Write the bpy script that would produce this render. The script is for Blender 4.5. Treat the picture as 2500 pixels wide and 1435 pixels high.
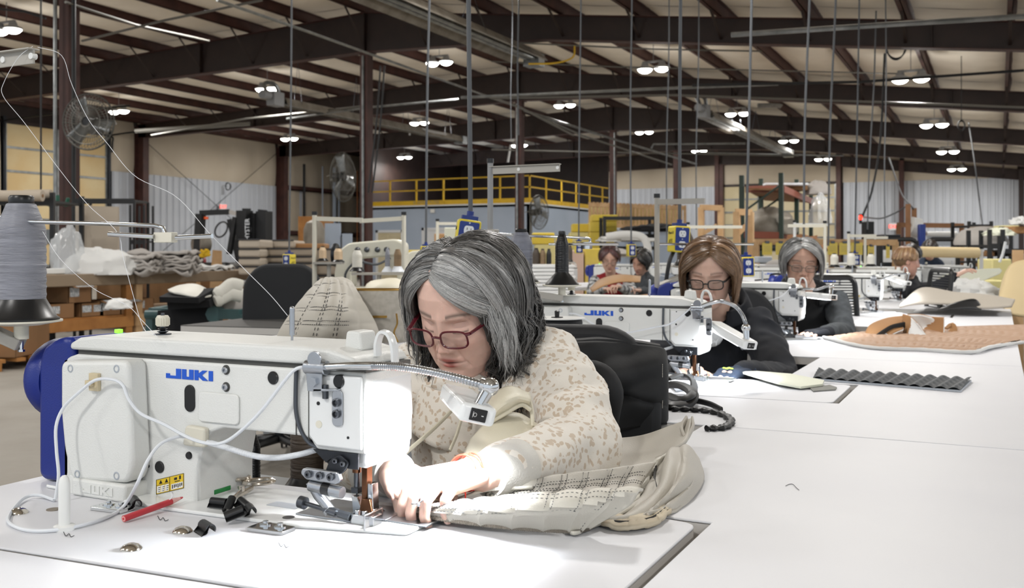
import bpy, bmesh, math, random
import numpy as np
from mathutils import Vector, Matrix, Euler, noise
PI=math.pi; rnd=random.Random(7)
SC=bpy.context.scene; COL=SC.collection
for o in list(bpy.data.objects): bpy.data.objects.remove(o)
# ------------------------------------------------------------------ camera
TH=math.atan(1190/2400); SN,CS=math.sin(TH),math.cos(TH); FP=2400.; HZ=617.; CH=1.15
cd=bpy.data.cameras.new('camera'); cam=bpy.data.objects.new('camera',cd); COL.objects.link(cam); SC.camera=cam
cam.location=(0,0,CH); cam.rotation_euler=(PI/2,0,TH)
cd.sensor_width=36; cd.lens=36*FP/2500; cd.shift_y=-(717.5-HZ)/2500; cd.clip_start=.05; cd.clip_end=200
cd.dof.use_dof=True; cd.dof.focus_distance=1.75; cd.dof.aperture_fstop=9
# ------------------------------------------------------------------ world, exposure
W=bpy.data.worlds.new('world'); SC.world=W; W.use_nodes=True
bg=W.node_tree.nodes['Background']; bg.inputs[0].default_value=(.86,.93,1,1); bg.inputs[1].default_value=.9
SC.view_settings.view_transform='Standard'; SC.view_settings.look='None'; SC.view_settings.gamma=1
SC.view_settings.exposure=.0; SC.view_settings.use_curve_mapping=False
SC.cycles.max_bounces=6; SC.cycles.diffuse_bounces=3; SC.cycles.glossy_bounces=3; SC.cycles.transmission_bounces=6; SC.cycles.transparent_max_bounces=8
SC.cycles.sample_clamp_indirect=6; SC.cycles.caustics_reflective=False; SC.cycles.caustics_refractive=False
LAMP_W=124; LAMP_P=32; LAMP_EMIT=14
def zroof(X): return 6.35-.12*(X+12.3) if X>-12.3 else 6.35+.045*(X+12.3)
LAMPS=[]
for k in range(-3,5):
    for X in (-23.8,-18.1,-12.6,-7.0,-1.6,3.6):
        LAMPS.append((X+(.0),21.3+7.95*k))
def area_light(name,loc,size,power,color=(1,1,1),rot=(0,0,0),shape='DISK',spread=PI,size_y=None):
    l=bpy.data.lights.new(name,'AREA'); l.shape=shape; l.size=size; l.energy=power; l.color=color; l.spread=spread
    if size_y: l.size_y=size_y
    o=bpy.data.objects.new(name,l); COL.objects.link(o); o.location=loc; o.rotation_euler=rot
    return o
for i,(X,Y) in enumerate(LAMPS):
    area_light('bay_lamp_light',(X,Y,zroof(X)-.62),.5,LAMP_W,(1,.98,.95))
    pl=bpy.data.lights.new('bay_lamp_glow','POINT'); pl.energy=LAMP_P; pl.color=(1,.97,.93); pl.shadow_soft_size=.25
    po=bpy.data.objects.new('bay_lamp_glow',pl); COL.objects.link(po); po.location=(X,Y,zroof(X)-.85)
# ------------------------------------------------------------------ pixel -> place (only to work out real positions)
def A(px,py,d):
    r=(px-1250)/FP*d
    return Vector((r*CS-d*SN, r*SN+d*CS, CH+(HZ-py)/FP*d))
def onZ(px,py,z):
    d=(CH-z)*FP/(py-HZ); return A(px,py,d)
def onX(px,py,X):
    k=(px-1250)/FP; Y=X*(CS+k*SN)/(k*CS-SN); return A(px,py,-X*SN+Y*CS)
def onY(px,py,Y):
    k=(px-1250)/FP; X=Y*(k*CS-SN)/(CS+k*SN); return A(px,py,-X*SN+Y*CS)
# ------------------------------------------------------------------ materials
def lin(c):
    if isinstance(c,str):
        c=[int(c[i:i+2],16)/255 for i in (0,2,4)]
        c=[x/12.92 if x<.04045 else ((x+.055)/1.055)**2.4 for x in c]
    return (*c[:3],1)
MT={}
def M(name,c,rough=.5,metal=0,bump=0,bs=60,var=0,vs=4,c2=None,emit=None,es=1,alpha=None,trans=0,spec=None,sheen=0,coat=0,vc=False,wave=None,sss=0,stretch=None,det=4):
    m=bpy.data.materials.new(name); m.use_nodes=True; nt=m.node_tree; b=nt.nodes['Principled BSDF']; L=nt.links
    b.inputs['Base Color'].default_value=lin(c); b.inputs['Roughness'].default_value=rough; b.inputs['Metallic'].default_value=metal
    if spec is not None: b.inputs['Specular IOR Level'].default_value=spec
    if sheen: b.inputs['Sheen Weight'].default_value=sheen
    if coat: b.inputs['Coat Weight'].default_value=coat
    if sss:
        b.inputs['Subsurface Weight'].default_value=sss; b.inputs['Subsurface Scale'].default_value=.006; b.inputs['Subsurface Radius'].default_value=(1,.35,.2)
    if trans: b.inputs['Transmission Weight'].default_value=trans
    if alpha is not None: b.inputs['Alpha'].default_value=alpha
    if emit: b.inputs['Emission Color'].default_value=lin(emit); b.inputs['Emission Strength'].default_value=es
    src=None
    tc=nt.nodes.new('ShaderNodeTexCoord'); vec=tc.outputs['Object']
    if stretch:
        mp=nt.nodes.new('ShaderNodeMapping'); mp.inputs['Scale'].default_value=stretch; L.new(vec,mp.inputs[0]); vec=mp.outputs[0]
    if vc:
        a=nt.nodes.new('ShaderNodeAttribute'); a.attribute_name='Col'; src=a.outputs['Color']; L.new(src,b.inputs['Base Color'])
    if var or c2:
        n=nt.nodes.new('ShaderNodeTexNoise'); n.inputs['Scale'].default_value=vs; n.inputs['Detail'].default_value=det; L.new(vec,n.inputs['Vector'])
        r=nt.nodes.new('ShaderNodeValToRGB'); r.color_ramp.elements[0].position=.35; r.color_ramp.elements[1].position=.65
        k=lin(c); r.color_ramp.elements[1].color=k
        r.color_ramp.elements[0].color=lin(c2) if c2 else tuple(x*(1-var) for x in k[:3])+(1,)
        L.new(n.outputs['Fac'],r.inputs[0])
        if vc:
            mx=nt.nodes.new('ShaderNodeMix'); mx.data_type='RGBA'; mx.blend_type='MULTIPLY'; mx.inputs[0].default_value=1
            r.color_ramp.elements[1].color=(1,1,1,1); r.color_ramp.elements[0].color=(1-var,)*3+(1,)
            L.new(src,mx.inputs[6]); L.new(r.outputs[0],mx.inputs[7]); L.new(mx.outputs[2],b.inputs['Base Color'])
        else: L.new(r.outputs[0],b.inputs['Base Color'])
    if bump:
        n=nt.nodes.new('ShaderNodeTexNoise'); n.inputs['Scale'].default_value=bs; n.inputs['Detail'].default_value=3; L.new(vec,n.inputs['Vector'])
        if wave:
            n=nt.nodes.new('ShaderNodeTexWave'); n.bands_direction=wave; n.inputs['Scale'].default_value=bs; n.inputs['Distortion'].default_value=1.5; L.new(vec,n.inputs['Vector'])
        bp=nt.nodes.new('ShaderNodeBump'); bp.inputs['Strength'].default_value=min(1,bump); bp.inputs['Distance'].default_value=.002 if bs>20 else .02
        L.new(n.outputs['Fac'],bp.inputs['Height']); L.new(bp.outputs[0],b.inputs['Normal'])
    MT[name]=m; return m
# ------------------------------------------------------------------ mesh builder
class MB:
    def __init__(s): s.v=[]; s.f=[]; s.c=[]
    def add(s,vs,fs,col=None):
        n=len(s.v); s.v+= [tuple(p) for p in vs]; s.f+=[tuple(i+n for i in f) for f in fs]
        if col is not None or s.c:
            while len(s.c)<n: s.c.append((1,1,1))
            s.c+=[col if col is not None else (1,1,1)]*len(vs) if not (col and isinstance(col[0],(tuple,list))) else list(col)
        return s
    def box(s,x0,x1,y0,y1,z0,z1,R=None,col=None):
        vs=[(x,y,z) for z in (z0,z1) for y in (y0,y1) for x in (x0,x1)]
        if R is not None:
            vs=[tuple(R@Vector(p)) for p in vs]
        return s.add(vs,[(0,2,3,1),(4,5,7,6),(0,1,5,4),(2,6,7,3),(0,4,6,2),(1,3,7,5)],col)
    def bar(s,p0,p1,w,h,up=(0,0,1),col=None):
        p0,p1=Vector(p0),Vector(p1); d=p1-p0; L=d.length; d=d/L; u=Vector(up)
        if abs(d.dot(u))>.98: u=Vector((1,0,0))
        x=d.cross(u).normalized(); u=x.cross(d)
        Mx=Matrix((x,d,u)).transposed().to_4x4(); Mx.translation=p0
        return s.box(-w/2,w/2,0,L,-h/2,h/2,Mx,col)
    def tube(s,pts,r,n=8,cap=True,col=None,flat=1):
        pts=[Vector(p) for p in pts]; k=len(pts)
        rr=r if isinstance(r,(list,tuple)) else [r]*k
        t0=(pts[1]-pts[0]).normalized(); u=Vector((0,0,1)) if abs(t0.z)<.9 else Vector((1,0,0))
        u=(u-t0*u.dot(t0)).normalized(); vs=[]
        for i,p in enumerate(pts):
            t=(pts[min(i+1,k-1)]-pts[max(i-1,0)])
            if t.length<1e-9: t=t0
            t=t.normalized(); u=(u-t*u.dot(t)); u=u.normalized() if u.length>1e-6 else t.orthogonal().normalized(); w=t.cross(u)
            for j in range(n):
                a=2*PI*j/n; vs.append(tuple(p+u*(math.cos(a)*rr[i])+w*(math.sin(a)*rr[i]*flat)))
        fs=[(i*n+j,i*n+(j+1)%n,(i+1)*n+(j+1)%n,(i+1)*n+j) for i in range(k-1) for j in range(n)]
        if cap: fs+=[tuple(range(n))[::-1],tuple((k-1)*n+j for j in range(n))]
        return s.add(vs,fs,col)
    def cyl(s,p0,p1,r0,r1=None,n=20,col=None): return s.tube([p0,p1],[r0,r0 if r1 is None else r1],n,True,col)
    def lathe(s,prof,o=(0,0,0),ax=(0,0,1),n=24,col=None):
        o,ax=Vector(o),Vector(ax).normalized(); u=ax.orthogonal().normalized(); w=ax.cross(u); vs=[]
        for r,z in prof:
            for j in range(n):
                a=2*PI*j/n; vs.append(tuple(o+ax*z+u*(math.cos(a)*r)+w*(math.sin(a)*r)))
        k=len(prof)
        fs=[(i*n+j,i*n+(j+1)%n,(i+1)*n+(j+1)%n,(i+1)*n+j) for i in range(k-1) for j in range(n)]
        fs+=[tuple(range(n))[::-1],tuple((k-1)*n+j for j in range(n))]
        return s.add(vs,fs,col)
    def prism(s,poly,a,b,ax='y',col=None):
        # poly: 2D points; extruded along ax from a to b
        def p3(p,t): return {'y':(p[0],t,p[1]),'z':(p[0],p[1],t),'x':(t,p[0],p[1])}[ax]
        n=len(poly); vs=[p3(p,a) for p in poly]+[p3(p,b) for p in poly]
        fs=[tuple(range(n)),tuple(range(2*n-1,n-1,-1))]+[(i,i+n,(i+1)%n+n,(i+1)%n) for i in range(n)]
        return s.add(vs,fs,col)
    def grid(s,fn,nu,nv,cu=False,col=None):
        vs=[tuple(fn(i/(nu if cu else nu-1),j/(nv-1))) for j in range(nv) for i in range(nu)]
        m=nu if cu else nu-1
        fs=[(j*nu+i,j*nu+(i+1)%nu,(j+1)*nu+(i+1)%nu,(j+1)*nu+i) for j in range(nv-1) for i in range(m)]
        return s.add(vs,fs,col)
    def sphere(s,c,r,nu=16,nv=10,col=None):
        r=(r,r,r) if isinstance(r,(int,float)) else r
        vs=[(c[0],c[1],c[2]-r[2])]; 
        for j in range(1,nv):
            t=-PI/2+PI*j/nv
            vs+=[(c[0]+r[0]*math.cos(t)*math.cos(2*PI*i/nu),c[1]+r[1]*math.cos(t)*math.sin(2*PI*i/nu),c[2]+r[2]*math.sin(t)) for i in range(nu)]
        vs.append((c[0],c[1],c[2]+r[2])); T=len(vs)-1
        fs=[(0,1+(i+1)%nu,1+i) for i in range(nu)]+[(1+(j-1)*nu+i,1+(j-1)*nu+(i+1)%nu,1+j*nu+(i+1)%nu,1+j*nu+i) for j in range(1,nv-1) for i in range(nu)]
        fs+=[(T,1+(nv-2)*nu+i,1+(nv-2)*nu+(i+1)%nu) for i in range(nu)]
        return s.add(vs,fs,col)
    def xf(s,Mx,start=0):
        for i in range(start,len(s.v)): s.v[i]=tuple(Mx@Vector(s.v[i]))
        return s
def mesh_of(name,mb,mat,org=(0,0,0),smooth=True):
    me=bpy.data.meshes.new(name)
    o=np.array(org); v=(np.array(mb.v,dtype=float)-o)
    me.from_pydata(v.tolist(),[],mb.f); me.update()
    if mb.c:
        ca=me.color_attributes.new('Col','FLOAT_COLOR','POINT')
        arr=np.ones((len(mb.v),4),dtype=np.float32); cc=np.array(mb.c,dtype=np.float32); arr[:len(cc),:3]=cc; ca.data.foreach_set('color',arr.ravel())
    bm=bmesh.new(); bm.from_mesh(me); bmesh.ops.recalc_face_normals(bm,faces=bm.faces); bm.to_mesh(me); bm.free()
    if smooth:
        me.polygons.foreach_set('use_smooth',[True]*len(me.polygons))
        try: me.set_sharp_from_angle(angle=math.radians(38))
        except Exception: pass
    if mat is not None:
        me.materials.append(MT[mat] if isinstance(mat,str) else mat)
    return me
def obj(name,mb,mat,parent=None,bev=0,smooth=True,seg=2,kind=None,sol=0,label=None,sub=0,wn=False):
    org=tuple(parent['_w']) if parent is not None and '_w' in parent else (0,0,0)
    me=mesh_of(name,mb,mat,org,smooth) if isinstance(mb,MB) else mb
    o=bpy.data.objects.new(name,me); COL.objects.link(o)
    if parent is not None: o.parent=parent; o['_w']=org
    if sol: m=o.modifiers.new('s','SOLIDIFY'); m.thickness=sol; m.offset=0
    if sub: m=o.modifiers.new('u','SUBSURF'); m.levels=m.render_levels=sub
    if bev:
        m=o.modifiers.new('b','BEVEL'); m.width=bev; m.segments=seg; m.limit_method='ANGLE'; m.angle_limit=math.radians(35)
        m.harden_normals=False
    if kind: o['kind']=kind
    if label: o['label']=label
    return o
def thing(name,label,cat,loc=(0,0,0),group=None,rotz=0):
    o=bpy.data.objects.new(name,None); COL.objects.link(o); o.location=loc; o['_w']=tuple(loc); o.empty_display_size=.05
    o['label']=label; o['category']=cat
    if group: o['group']=group
    if rotz: o.rotation_euler.z=rotz
    return o
def tag(o,label,cat,group=None):
    o['label']=label; o['category']=cat
    if group: o['group']=group
    return o
def center(o):
    # put a single-mesh thing's origin at its base centre
    me=o.data; n=len(me.vertices); a=np.empty(n*3); me.vertices.foreach_get('co',a); a=a.reshape(-1,3)
    c=(a.min(0)+a.max(0))/2; c[2]=a[:,2].min(); a-=c; me.vertices.foreach_set('co',a.ravel()); me.update(); o.location=tuple(c); return o
def dup(root,loc=None,label=None,group=None,rotz=None,scale=None,skip=()):
    r=root.copy(); COL.objects.link(r)
    if loc is not None: r.location=loc
    if rotz is not None: r.rotation_euler.z=rotz
    if scale is not None: r.scale=(scale,)*3 if isinstance(scale,(int,float)) else scale
    if label: r['label']=label
    if group: r['group']=group
    for ch in list(root.children):
        if ch.name.split('.')[0] in skip: continue
        c=ch.copy(); COL.objects.link(c); c.parent=r; c.matrix_parent_inverse=ch.matrix_parent_inverse.copy()
        for g in ch.children:
            d=g.copy(); COL.objects.link(d); d.parent=c; d.matrix_parent_inverse=g.matrix_parent_inverse.copy()
    return r
def struct(name,mb,mat,**k): return obj(name,mb,mat,kind='structure',**k)
def crom(P,n):
    # Catmull-Rom through points, n samples
    P=[Vector(p) for p in P]; k=len(P)-1; out=[]
    for i in range(n):
        t=i/(n-1)*k; j=min(int(t),k-1); u=t-j
        a=P[j-1] if j>0 else P[0]*2-P[1]; b=P[j]; c=P[j+1]; d=P[j+2] if j+2<=k else P[k]*2-P[k-1]
        out.append(.5*((2*b)+(c-a)*u+(2*a-5*b+4*c-d)*u*u+(3*b-a-3*c+d)*u**3))
    return out
def patch(rows,nu,nv):
    R=[crom(r,nu) for r in rows]; cols=[crom([R[j][i] for j in range(len(R))],nv) for i in range(nu)]
    return [[cols[i][j] for i in range(nu)] for j in range(nv)]
def patch_mb(g):
    mb=MB(); nv,nu=len(g),len(g[0])
    mb.add([g[j][i] for j in range(nv) for i in range(nu)],[(j*nu+i,j*nu+i+1,(j+1)*nu+i+1,(j+1)*nu+i) for j in range(nv-1) for i in range(nu-1)]); return mb
def curve_text(txt,size,mat,loc,rot,name='lettering',parent=None,ext=.0004,align='CENTER'):
    c=bpy.data.curves.new(name,'FONT'); c.body=txt; c.size=size; c.extrude=ext; c.align_x=align; c.align_y='CENTER'; c.resolution_u=2
    o=bpy.data.objects.new('tmp',c); COL.objects.link(o); dg=bpy.context.evaluated_depsgraph_get()
    me=bpy.data.meshes.new_from_object(o.evaluated_get(dg)); bpy.data.objects.remove(o)
    me.materials.clear(); me.materials.append(MT[mat])
    org=Vector(parent['_w']) if parent is not None and '_w' in parent else Vector((0,0,0))
    me.transform(Matrix.Translation(Vector(loc)-org)@Euler(rot).to_matrix().to_4x4())
    q=bpy.data.objects.new(name,me); COL.objects.link(q)
    if parent is not None: q.parent=parent; q['_w']=tuple(org)
    return q
# ================================================================== materials
M('concrete','97928a',.75,bump=.3,bs=8,c2='878178',vs=1.2,det=8)
M('insulation','f3eadb',.85,bump=.25,bs=6,c2='e9dfcf',vs=1.2)
M('insulation_wall','c4b8a5',.85,bump=.2,bs=3,c2='bdb09c',vs=.7)
M('steel_brown','2c1d18',.6,c2='241713',vs=3)
M('steel_red','4b2c25',.6,c2='3c221d',vs=3)
M('wall_white','bfc3ca',.5,c2='b6bac1',vs=.5)
M('door_beige','dccaa0',.7,c2='d2b684',vs=.8,bump=.2,bs=5)
M('door_cream','cfc3a4',.7,c2='c0b28f',vs=.8)
M('galv','9a9c9c',.35,metal=.8,c2='7d8080',vs=6)
M('galv_dull','8b857b',.55,metal=.4,c2='6f675c',vs=3)
M('conduit','77756f',.5,metal=.5)
M('cable_grey','55585c',.6)
M('cable_black','17181a',.55)
M('black','0d0e10',.5)
M('black_plastic','101113',.35)
M('dark_metal','22252a',.4,metal=.5)
M('yellow_paint','dfb414',.5,c2='cfa510',vs=2)
M('mezz_blue','a9b4c4',.7,c2='9fabbb',vs=.6)
M('white_paint','d9dadb',.5)
M('white_plastic','e3e2dd',.4)
M('lamp_glow','ffffff',.5,emit='fffaf0',es=LAMP_EMIT)
M('lamp_body','8e8f90',.5)
M('cream_plastic','d9d5c6',.45)
# ================================================================== the building
mb=MB(); mb.box(-29,9,-5,49.5,-.1,0); struct('floor',mb,'concrete')
YS=[17.7+7.6*k for k in range(-3,5)]
# roof insulation, one sagging blanket per purlin gap and bay
ce=bpy.data.objects.new('ceiling',None); COL.objects.link(ce); ce['kind']='structure'; ce['_w']=(0,0,0)
def blanket(x0,x1,y0,y1):
    def f(u,v):
        x=x0+(x1-x0)*u; y=y0+(y1-y0)*v
        e=min(v,1-v)*(y1-y0)
        s=math.sin(PI*u)
        sag=.10*s**.8*(1-.75*math.exp(-(e/.55)**2))+.012*math.sin(v*37+u*2)*s
        return (x,y,zroof(x)+.23-sag)
    m=MB(); m.grid(f,9,29); return m
PX=[.18-1.56*k for k in range(-4,19)]
PX=[x for x in PX if x>-27.2]
for x in PX:
    for k,y0 in enumerate(YS):
        if k==0 and x<-12: pass
        obj('insulation_panel',blanket(x-1.56,x,y0,y0+7.6),'insulation',ce)
mb=MB(); mb.prism([(-29,zroof(-29)+.33),(-12.3,6.68),(9,zroof(9)+.33),(9,zroof(9)+.4),(-12.3,6.75),(-29,zroof(-29)+.4)],-6,49,'y'); obj('roof_sheet',mb,'steel_brown',ce)
# purlins (Z sections) run the length of the hall
for x in PX+[-27.0]:
    z=zroof(x)
    mb=MB(); mb.box(x-.006,x+.006,YS[0],48,z,z+.22).box(x-.075,x+.006,YS[0],48,z,z+.012).box(x-.006,x+.075,YS[0],48,z+.21,z+.222)
    obj('purlin',mb,'steel_red',ce)
# main frames
def zbot(X):
    if X>-8: return 5.35-.116*(X+8)
    if X>-12.3: return 5.35+.03*(-8-X)
    return 5.5-.02*(-12.3-X)
COLX=-12.3
for k,Y in enumerate(YS):
    t=bpy.data.objects.new('trim_%d'%(k+1),None); COL.objects.link(t); t['kind']='structure'; t.location=(COLX,Y,0); t['_w']=(COLX,Y,0)
    xs=[-27.3,-24,-20,-16,-12.3,-8,-4,0,4,8.5]
    w=MB()
    lo=[(x,zbot(x)) for x in xs]; hi=[(x,zroof(x)) for x in xs][::-1]
    w.prism(lo+hi,Y-.006,Y+.006); 
    for x in (-22,-17,-12.3,-6.2,-1):
        w.box(x-.006,x+.006,Y-.1,Y+.1,zbot(x),zroof(x))
    obj('web',w,'steel_brown',t)
    for nm,fn,dz in (('bottom_flange',zbot,-.012),('top_flange',zroof,-.014)):
        f=MB()
        for a,b in zip(xs[:-1],xs[1:]):
            f.prism([(a,fn(a)+dz),(b,fn(b)+dz),(b,fn(b)+dz+.014),(a,fn(a)+dz+.014)],Y-.11,Y+.11)
        obj(nm,f,'steel_red',t)
    c=MB(); c.box(COLX-.1,COLX+.1,Y-.1,Y+.1,0,zbot(COLX)-.012).box(COLX-.16,COLX+.16,Y-.16,Y+.16,zbot(COLX)-.03,zbot(COLX)-.012).box(COLX-.18,COLX+.18,Y-.18,Y+.18,0,.02); obj('column',c,'steel_red',t)
    e=MB(); e.box(-27.35,-26.95,Y-.006,Y+.006,0,zroof(-27.2)).box(-26.96,-26.93,Y-.13,Y+.13,0,zbot(-27)).box(-27.37,-27.34,Y-.13,Y+.13,0,5.6); obj('wall_column',e,'steel_red',t)
    for x in PX:
        if x<-26 or x>2: continue
        b=MB()
        b.bar((x-.03,Y-.75,zroof(x)+.0),(x-.03,Y-.02,zbot(x)+.08),.05,.006)
        obj('flange_brace',b,'steel_brown',t)
# left wall: ribbed liner below, insulation above
wl=MB(); wl.box(-27.6,-27.5,-1,49,0,6); wl=struct('wall_left',wl,'steel_brown'); wl['_w']=(0,0,0)
# one rib panel mesh, shared
def rib_mesh(L,along,H,matn):
    m=MB(); P=[(0,0),(.04,0),(.055,.03),(.095,.03),(.11,0),(L-.01,0),(L-.01,-.02),(0,-.02)]
    if along=='y': m.prism([(b,a) for a,b in P],0,H,'z')
    else: m.prism([(a,-b) for a,b in P],0,H,'z')
    return mesh_of('panel',m,matn,smooth=False)
rl=rib_mesh(.305,'y',3.97,'wall_white')
y=24.25
while y<34.6:
    o=obj('panel',rl,None,wl); o.location=(-27.42,y,0); y+=.305
m=MB()
def billow(y0,y1,z0,z1):
    def f(u,v):
        y=y0+(y1-y0)*u; z=z0+(z1-z0)*v; s=math.sin(PI*((u*(y1-y0)/1.52)%1))
        return (-27.46+.10*math.sin(PI*v)**.6*abs(s)**.5,y,z)
    return f
for (y0,y1,z0) in ((9,20,0),(24.1,25.2,3.97),(25.4,32.8,3.97),(33,40.4,.0),(40.6,48,0)):
    m=MB(); m.grid(billow(y0,y1,z0,5.75),int((y1-y0)*6)+2,12); obj('insulation_blanket',m,'insulation_wall',wl)
m=MB(); m.box(-27.40,-27.2,33,48,3.84,3.88).box(-27.22,-27.2,33,48,3.84,4.04); obj('girt',m,'steel_red',wl)
m=MB(); m.box(-27.40,-27.2,33,48,1.9,1.94).box(-27.22,-27.2,33,48,1.9,2.1); obj('girt',m,'steel_red',wl)
# cross cables of the bay
for a,b in (((-27.25,25.6,5.1),(-27.25,32.6,.9)),((-27.25,32.6,5.3),(-27.25,25.6,.7))):
    m=MB(); m.tube([a,b],.012,6); obj('brace_cable',m,'cable_black',wl)
# roll-up door in the left wall
def rollup(name,axis,a0,a1,z1,pos,mat,rows,nst):
    t=bpy.data.objects.new(name,None); COL.objects.link(t); t['kind']='structure'; t['_w']=(0,0,0)
    def bx(m,u0,u1,w0,w1,z0,zz):
        if axis=='y': m.box(pos+w0,pos+w1,u0,u1,z0,zz)
        else: m.box(u0,u1,pos-w1,pos-w0,z0,zz)
        return m
    h=z1/rows
    for i in range(rows):
        s=obj('section',bx(MB(),a0,a1,0,.05,i*h+.008,(i+1)*h-.008),mat,t,bev=.006)
    for i in range(1,rows):
        obj('rail',bx(MB(),a0,a1,.05,.075,i*h-.035,i*h+.035),'galv',t)
    for j in range(nst+1):
        u=a0+(a1-a0)*j/nst
        obj('stile',bx(MB(),u-.06,u+.06,.05,.07,0,z1),'galv',t)
    for u in (a0-.1,a1+.02): obj('track',bx(MB(),u,u+.09,.02,.14,0,z1+.2),'dark_metal',t)
    obj('header',bx(MB(),a0-.2,a1+.2,-.03,.06,z1,z1+.12),'steel_brown',t)
    return t
rollup('door_1','y',20.15,24.0,5.15,-27.45,'door_beige',7,2)
m=MB(); m.tube(crom([(-27.3,24.15,4.6),(-27.25,24.15,5.05),(-26.9,24.15,5.22),(-22,24.15,5.3)],14),.03,6); m.tube(crom([(-27.3,20.05,4.6),(-27.25,20.05,5.05),(-26.9,20.05,5.22),(-22,20.05,5.3)],14),.03,6)
obj('curved_track',m,'dark_metal',bpy.data.objects['door_1'])
# end wall
we=MB(); we.box(-29,9,48.35,48.45,0,6.6); we=struct('wall_far',we,'steel_brown'); we['_w']=(0,0,0)
re=rib_mesh(.305,'x',4.45,'wall_white')
x=-27.3
while x<1.0:
    if not (-12.4<x<-6.7):
        o=obj('panel',re,None,we); o.location=(x,48.3,0)
    x+=.305
def billow2(x0,x1,z0):
    def f(u,v):
        x=x0+(x1-x0)*u; z1=zroof(x)+.2; z=z0+(z1-z0)*v; s=math.sin(PI*((u*(x1-x0)/1.56)%1))
        return (x,48.3-.1*math.sin(PI*v)**.6*abs(s)**.5,z)
    return f
for x0,x1 in ((-27.3,-19.6),(-19.4,-12.6),(-12.4,-6.9),(-6.6,-4.1),(-3.9,.7)):
    m=MB(); m.grid(billow2(x0,x1,4.45),int((x1-x0)*6),12); obj('insulation_blanket',m,'insulation_wall',we)
for x in (-19.5,-12.5,-6.75,-4.0,.85):
    m=MB(); m.box(x-.1,x+.1,47.9,48.25,0,zroof(x)); obj('end_column',m,'steel_brown' if x>0 else 'steel_red',we)
rollup('door_2','x',-12.3,-6.9,4.4,48.3,'door_cream',7,3)
# ================================================================== lamps in the roof
def make_lamp():
    t=thing('twin_bay_lamp','','lamp')
    for sx in (-.2,.2):
        p=MB(); p.lathe([(.02,.14),(.07,.13),(.09,.06),(.17,.03),(.185,-.01),(.14,-.02)],(sx,0,0)); h=obj('housing',p,'lamp_body',t)
        g=MB(); g.lathe([(.02,-.105),(.07,-.095),(.12,-.07),(.155,-.035),(.165,-.012)],(sx,0,0)); obj('lens',g,'lamp_glow',h)
    m=MB(); m.box(-.25,.25,-.03,.03,.13,.17).cyl((0,0,.17),(0,0,.62),.008,n=6); obj('hanger_bar',m,'lamp_body',t)
    return t
WH={-23.8:'near the left wall',-18.1:'left of the column line',-12.6:'over the column line',-7.0:'just right of the column line',-1.6:'in the rightmost row',3.6:'beyond the right-hand row'}
DH={1:'in the third bay',2:'in the fourth bay',3:'in the fifth bay',4:'in the bay by the far wall',0:'in the second bay',-1:'in the nearest bay',-2:'above the camera'}
L0=make_lamp(); first=True
for i,(X,Y) in enumerate(LAMPS):
    k=round((Y-21.3)/7.95)
    if k<-1 or X>0 or (k==-1 and X>-15): continue
    lab='twin bay lamp %s, %s'%(WH[X],DH[k])
    lc=(X,Y,zroof(X)-.4)
    if first: L0.location=lc; L0['label']=lab; L0['group']='twin high bay lamps'; first=False
    else: dup(L0,lc,lab,'twin high bay lamps')
# ================================================================== tables
M('laminate','dfe0e4',.5,c2='dadbe0',vs=2)
M('laminate_edge','c9c6c2',.4)
M('chipboard','a8764a',.8,c2='5e3c22',vs=160)
M('timber','b98a5c',.7,c2='a5764a',vs=6,stretch=(1,1,8))
M('timber_pale','cdb189',.7,c2='bd9f76',vs=6)
M('steel_leg','9a9da0',.4,metal=.6)
TZ=.76
def top_slab(name,label,poly,z1=TZ,th=.03,mat='laminate',group='white laminate tabletops',legs=(),bev=.006):
    c=(sum(p[0] for p in poly)/len(poly),sum(p[1] for p in poly)/len(poly),0)
    t=thing(name,label,'table',c,group)
    m=MB(); m.prism(poly,z1-.004,z1,'z'); obj('tabletop',m,mat,t,bev=.0015)
    m=MB(); m.prism(poly,z1-th,z1-.0045,'z'); obj('core',m,'laminate_edge',t)
    for (x,y) in legs:
        m=MB(); m.box(x-.025,x+.025,y-.025,y+.025,0,z1-th); obj('leg',m,'steel_leg',t)
    return t
def rounded(poly,r,n=5):
    out=[]; k=len(poly)
    for i in range(k):
        p=Vector(poly[i]); a=(Vector(poly[i-1])-p); b=(Vector(poly[(i+1)%k])-p); rr=min(r,a.length/2.2,b.length/2.2); a.normalize(); b.normalize()
        s=p+a*rr; e=p+b*rr
        for j in range(n+1):
            t=j/n; q=s*(1-t)**2+p*2*t*(1-t)+e*t*t; out.append((q.x,q.y))
    return out
STY=[1.147,2.89,4.53,6.70,8.45,10.2]
STX=[-1.13,-1.13,-1.13,-1.01,-1.01,-1.01]
ORD=['nearest','second','third','fourth','fifth','sixth']
for i in range(6):
    dx=STX[i]+1.13; y=STY[i]-1.147
    poly=rounded([(-1.5+dx,.845+y),(-.39+dx,.92+y),(-.39+dx,1.30+y),(-1.5+dx,1.28+y)],.03)
    if i==0: poly=rounded([(-1.5,.845),(-.39,.92),(-.39,1.385),(-.47,1.40),(-.535,1.335),(-1.5,1.29)],.022)
    top_slab('sewing_table','white sewing machine table with rounded corners, %s in the right row'%ORD[i],poly,legs=((-1.44+dx,.95+y),(-.46+dx,1.0+y),(-1.44+dx,1.22+y),(-.46+dx,1.3+y)))
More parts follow.
